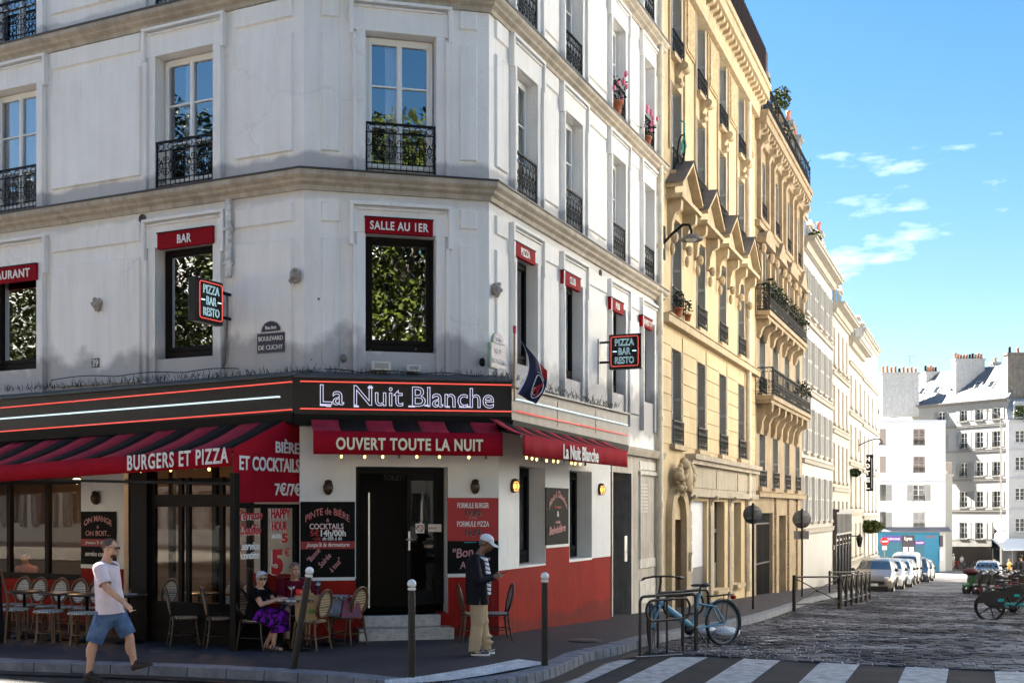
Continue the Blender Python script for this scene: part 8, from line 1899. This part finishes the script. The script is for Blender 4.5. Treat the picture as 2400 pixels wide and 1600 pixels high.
cloth('trousers', BEIGE, e, piece(tr(hpR, kR, aR), .012, 3, [(aR+V3(0, 0, -.025), V3(0, 0, -1)), (V3(0, 0, .93), V3(0, 0, 1))]), piece(tr(hpL, kL, aL), .012, 3, [(aL+V3(0, 0, -.025), V3(0, 0, -1)), (V3(0, 0, .93), V3(0, 0, 1))]))
GSH = mat('grey_trainer', (.10, .085, .09), .7, var=.3, scale=20)
for hx, tx, y in ((-.12, .14, -.10), (.04, .20, .11)):
    s1 = shoe(e, V3(hx, y, 0), V3(tx, y-.02, 0), GSH, WTXT, .06, .045); q = MB(); yy = y-.046
    q.tube([V3(hx+.05, yy, .055), V3(hx+.085, yy-.003, .038), V3(hx+.13, yy-.002, .05), V3(hx+.17, yy+.004, .066)], [.004, .009, .006, .002], 6); q.build('swoosh', WTXT, s1)
ph = e.location+(wR+wL)/2+V3(.12, .01, .045); q = MB(); q.box(-.075, .075, -.036, .036, -.005, .005); o = q.build('phone', BLKP, None, ph, 0, bevel=.004); o.rotation_euler = (0, -.42, 0); tag(o, 'dark mobile phone held by the man in the white cap', 'phone')
# ---- seated couple
def seated(px, Y, th, zs, label, skin, J, dress):
    e = empty('person', floor(px, Y), math.radians(th), label, 'person'); return e
e = empty('person', floor(603, 16.2), math.radians(-16), 'seated woman with short white hair, sunglasses and a purple skirt', 'person'); e.scale = (.87, .87, .87)
hc = V3(.085, -.01, 1.13); R = rot(-.85, .05); sR, sL = V3(.04, -.17, .93), V3(.04, .17, .93); eR, wR = V3(.19, -.22, .74), V3(.43, -.10, .82); eL, wL = V3(.22, .2, .76), V3(.44, .04, .83)
hpR, hpL = V3(-.02, -.1, .56), V3(-.02, .1, .56); kR, kL = V3(.40, -.09, .56), V3(.38, .10, .54); aR, aL = V3(.36, -.13, .12), V3(.17, .02, .12)
def f(q):
    head_fill(q, hc, R, .98); q.capsule(V3(.03, 0, .98), hc+V3(-.015, 0, -.05), .055, .05); q.capsule(V3(.02, 0, .9), V3(-.02, 0, .6), .12, .13); q.capsule(sR, sL, .05, .05)
    limb(q, sR, eR, wR, .054, .043, .028); limb(q, sL, eL, wL, .054, .043, .028); hand_fill(q, wR, V3(.8, .5, .1), V3(0, 0, 1), .92, .6); hand_fill(q, wL, V3(.8, -.5, .1), V3(0, 0, 1), .92, .6)
    limb(q, hpR, kR, aR, .08, .055, .036, .05); limb(q, hpL, kL, aL, .08, .055, .036, .05)
    for a, t in ((aR, V3(.52, -.17, .035)), (aL, V3(.32, -.03, .035))): q.capsule(a, a+V3(-.03, 0, -.07), .034, .034); q.capsule(a+V3(-.02, 0, -.07), t, .035, .024)
cloth('body', SKIN, e, piece(f, .0085, 4), thick=0)
hair_cap(e, hc, R, mat('white_hair', (.62, .62, .64), .7, var=.25, scale=30, bump=.8, bscale=50), .98, ((-.022, 0, .045), (.112, .094, .092)), (((-.05, 0, -.02), (.075, .085, .075)), ((.045, .04, .085), (.05, .05, .03))), cut=((.03, 0, -.005), (1, 0, -.55)))
face_bits(e, hc, R, .98, glasses=True)
BLKT = mat('black_top', (.006, .005, .006), .9, spec=.1, var=.3, bump=.8, bscale=8)
cloth('top', BLKT, e, piece(lambda q: (q.capsule(V3(.03, 0, .88), V3(-.02, 0, .6), .155, .175), q.capsule(sR, sL, .08, .08), q.ell(V3(.1, -.07, .82), (.09, .09, .09)), q.ell(V3(.1, .07, .82), (.09, .09, .09)), q.capsule(V3(.0, -.1, .7), V3(-.02, -.1, .55), .12, .12)), .013, 5, [(V3(.03, 0, .985), V3(.15, 0, 1))]), *[piece(lambda q, a=a, b=b: q.capsule(a, b, .082, .075), .012, 3, [(a.lerp(b, .55), b-a)]) for a, b in ((sR, eR), (sL, eL))])
PURS = mat('purple_print', (.17, .010, .33), .8, spec=.1, col2=(.006, .004, .008), scale=13, pos=(.45, .56), bump=.5, bscale=12)
cloth('skirt', PURS, e, piece(lambda q: (q.capsule(V3(-.02, -.06, .56), V3(.42, -.08, .55), .13, .11), q.capsule(V3(-.02, .06, .56), V3(.40, .10, .54), .13, .11), q.capsule(V3(.40, -.08, .52), V3(.42, -.08, .28), .115, .13), q.capsule(V3(.38, .10, .52), V3(.40, .06, .26), .115, .14), q.capsule(V3(.05, -.15, .5), V3(.35, -.16, .42), .06, .07)), .014, 4, [(V3(0, 0, .25), V3(.1, 0, -1))]))
cloth('leggings', BLKT, e, *[piece(lambda q, k=k, a=a: q.capsule(k, k.lerp(a, .62), .064, .052), .012, 3, [(k.lerp(a, .6), a-k)]) for k, a in ((kR, aR), (kL, aL))])
for a, t in ((aR, V3(.52, -.17, .03)), (aL, V3(.32, -.03, .03))):
    h_ = V3(a.x-.05, a.y, .03); d = (t-h_).normalized(); sd = V3(-d.y, d.x, 0); q = MB(); q.hexa([h_-sd*.035-V3(0, 0, .03), t-sd*.045-V3(0, 0, .03)+d*.03, t+sd*.045-V3(0, 0, .03)+d*.03, h_+sd*.035-V3(0, 0, .03), h_-sd*.035, t-sd*.045-V3(0, 0, .012)+d*.03, t+sd*.045-V3(0, 0, .012)+d*.03, h_+sd*.035])
    for u in (.25, .5, .75): p = h_.lerp(t, u); q.tube([p-sd*.045, p-sd*.03+V3(0, 0, .055*(1.2-u)), p+V3(0, 0, .07*(1.2-u)), p+sd*.03+V3(0, 0, .055*(1.2-u)), p+sd*.045], .009, 5)
    q.build('sandal', BLKP, e)
q = MB(); q.tube([V3(.07, -.09, .97), V3(.16, -.05, .85), V3(.19, 0, .78), V3(.16, .05, .85), V3(.07, .09, .97)], .008, 5); q.build('scarf', mat('grey_scarf', (.25, .22, .2), .8), e)
e = empty('person', floor(690, 17.0), math.radians(-72), 'seated grey-haired man in a maroon T-shirt and blue shorts', 'person'); e.scale = (.9, .9, .9)
hc = V3(.07, .0, 1.185); R = rot(.25, .08); sR, sL = V3(.0, -.21, .97), V3(.0, .21, .97); eR, wR = V3(.10, -.27, .70), V3(.33, -.12, .66); eL, wL = V3(.14, .28, .72), V3(.36, .12, .70)
hpR, hpL = V3(-.04, -.1, .56), V3(-.04, .1, .56); kR, kL = V3(.38, -.16, .56), V3(.38, .16, .56); aR, aL = V3(.36, -.16, .1), V3(.36, .16, .1)
def f(q):
    head_fill(q, hc, R, 1.04); q.capsule(V3(.0, 0, 1.02), hc+V3(-.015, 0, -.05), .068, .06); q.capsule(V3(0, 0, .92), V3(-.03, 0, .6), .13, .14); q.capsule(sR, sL, .055, .055)
    limb(q, sR, eR, wR, .056, .046, .032); limb(q, sL, eL, wL, .056, .046, .032); hand_fill(q, wR, V3(.6, .7, 0), V3(0, 0, 1), 1, .6); hand_fill(q, wL, V3(.6, -.7, 0), V3(0, 0, 1), 1, .6)
    limb(q, hpR, kR, aR, .09, .06, .04, .055); limb(q, hpL, kL, aL, .09, .06, .04, .055)
    for a in (aR, aL): q.capsule(a, a+V3(.03, 0, -.06), .036, .036)
cloth('body', SKIN, e, piece(f, .0085, 4), thick=0)
hair_cap(e, hc, R, mat('grey_hair', (.24, .22, .21), .8, var=.35, scale=35, bump=.8, bscale=50), 1.04, ((-.022, 0, .042), (.103, .083, .088)), (((.03, 0, .092), (.06, .06, .03)),), cut=((.03, 0, .02), (.9, 0, -.6)))
face_bits(e, hc, R, 1.04, brow=(.15, .12, .1))
MAR = mat('maroon_cotton', (.14, .008, .02), .9, spec=.1, var=.2, bump=.5, bscale=10)
cloth('t_shirt', MAR, e, piece(lambda q: (q.capsule(V3(.01, 0, .92), V3(-.02, 0, .58), .165, .19), q.capsule(sR, sL, .09, .09), q.capsule(V3(0, -.08, .7), V3(0, .08, .7), .16, .16)), .013, 5, [(V3(.02, 0, 1.045), V3(.25, 0, 1))]), *[piece(lambda q, a=a, b=b: q.capsule(a, b, .09, .085), .012, 3, [(a.lerp(b, .75), b-a)]) for a, b in ((sR, eR), (sL, eL))])
BLSH = mat('blue_shorts', (.05, .08, .22), .8, var=.2)
cloth('shorts', BLSH, e, *[piece(lambda q, h=h, k=k: (q.capsule(h, k, .125, .10), q.capsule(V3(-.04, 0, .6), V3(-.04, 0, .55), .16, .16)), .013, 3, [(h.lerp(k, .9), k-h)]) for h, k in ((hpR, kR), (hpL, kL))])
for a in (aR, aL): shoe(e, V3(a.x-.06, a.y, 0), V3(a.x+.22, a.y, 0), SHD, SHD)
# ---- people far down the street
def walker(px, py, h, top, low, skin, yaw, label, hat=None, hairc=(.05, .03, .02)):
    e = empty('person', G(px, py, .02), yaw, label, 'person'); k = h/1.75
    v = lambda x, y, z: V3(x*k, y*k, z*k); hc = v(.03, 0, 1.63)
    def f(q):
        head_fill(q, hc, rot(), k); q.capsule(v(0, 0, 1.42), v(.02, 0, 1.56), .06*k, .055*k); q.capsule(v(0, 0, 1.35), v(0, 0, .95), .13*k, .12*k)
        for s in (-1, 1): limb(q, v(0, s*.19, 1.38), v(-.03, s*.24, 1.1), v(.1, s*.22, .88), .05*k, .042*k, .03*k); hand_fill(q, v(.1, s*.22, .88), v(.3, 0, -1), v(0, s, 0), k, .5); limb(q, v(0, s*.09, .9), v(.06+s*.1, s*.1, .48), v(-.02+s*.2, s*.1, .08), .085*k, .055*k, .038*k); q.capsule(v(-.02+s*.2, s*.1, .05), v(.14+s*.2, s*.1, .03), .035*k, .03*k)
    cloth('body', skin, e, piece(f, .016, 2), thick=0)
    cloth('top', top, e, piece(lambda q: (q.capsule(v(0, 0, 1.33), v(0, 0, .92), .165*k, .17*k), q.capsule(v(0, -.17, 1.37), v(0, .17, 1.37), .085*k, .085*k), [q.capsule(v(0, s*.19, 1.38), v(-.02, s*.23, 1.15), .08*k, .07*k) for s in (-1, 1)]), .02, 3), thick=0)
    cloth('trousers', low, e, piece(lambda q: ([(q.capsule(v(0, s*.08, .92), v(.06+s*.1, s*.1, .48), .115*k, .08*k), q.capsule(v(.06+s*.1, s*.1, .48), v(-.02+s*.2, s*.1, .14), .08*k, .065*k)) for s in (-1, 1)]), .02, 3), thick=0)
    hair_cap(e, hc, rot(), hat or mat('dark_hair', hairc, .7), k, ((-.015, 0, .045), (.11, .09, .095)), cut=((.02, 0, .01), (.5, 0, -1)), name='cap' if hat else 'hair')
WCL = mat('white_clothes', (.7, .7, .68), .85); RCL = mat('red_clothes', (.45, .02, .03), .85); DCL = mat('dark_clothes', (.02, .02, .025), .85); BCL = mat('blue_clothes', (.06, .09, .18), .85); YCL = mat('ochre_clothes', (.35, .22, .05), .85)
for a in ((2215, 1334, 1.65, RCL, DCL, SKIN2, 0, 'distant person in red before the dark fence'), (2234, 1333, 1.78, WCL, WCL, SKIN, .2, 'distant man in white with a white cap before the dark fence', CAPW), (2254, 1333, 1.62, WCL, BCL, SKIN2, .4, 'distant person in a white top and dark hair before the fence'), (2066, 1340, 1.7, DCL, DCL, SKIN, -1.2, 'distant dark haired person behind the parked cars near the hotel'), (2079, 1340, 1.66, mat('peach_clothes', (.6, .3, .2), .8), BCL, SKIN, -1.5, 'distant person in a peach top near the hotel'), (2331, 1352, 1.7, BCL, DCL, SKIN, 2.5, 'distant person with brown hair behind the right parked car'), (2366, 1362, 1.68, YCL, DCL, SKIN2, 2.2, 'distant person in an ochre top under the white awning'), (2393, 1392, 1.75, DCL, mat('khaki', (.2, .16, .1), .8), SKIN, 1.8, 'man in a black T-shirt walking away at the right edge')): walker(*a)
# a guest inside the café
e = empty('person', FL.w(FL.t(62, -.9), .15, -.9), FL.rz-1.2, 'guest in a pink top seated inside the café window', 'person'); e.scale = (.9, .9, .9); hc = V3(.05, 0, 1.2)
cloth('body', SKIN, e, piece(lambda q: (head_fill(q, hc, rot()), q.capsule(V3(0, 0, 1.0), hc, .06, .05), q.capsule(V3(0, 0, .95), V3(0, 0, .55), .12, .13), [(limb(q, V3(0, s*.18, .95), V3(.1, s*.22, .72), V3(.32, s*.1, .78), .05, .04, .03), hand_fill(q, V3(.32, s*.1, .78), V3(1, 0, 0), V3(0, 0, 1), 1, .5), limb(q, V3(0, s*.1, .55), V3(.4, s*.1, .55), V3(.4, s*.1, .08), .08, .055, .04)) for s in (-1, 1)]), .012, 3), thick=0)
cloth('top', mat('pink_top', (.5, .25, .22), .85), e, piece(lambda q: (q.capsule(V3(0, 0, .92), V3(0, 0, .58), .16, .17), q.capsule(V3(0, -.17, .95), V3(0, .17, .95), .08, .08)), .014, 4), thick=0); hair_cap(e, hc, rot(), DCL, 1., cut=((.02, 0, .01), (.6, 0, -1)))
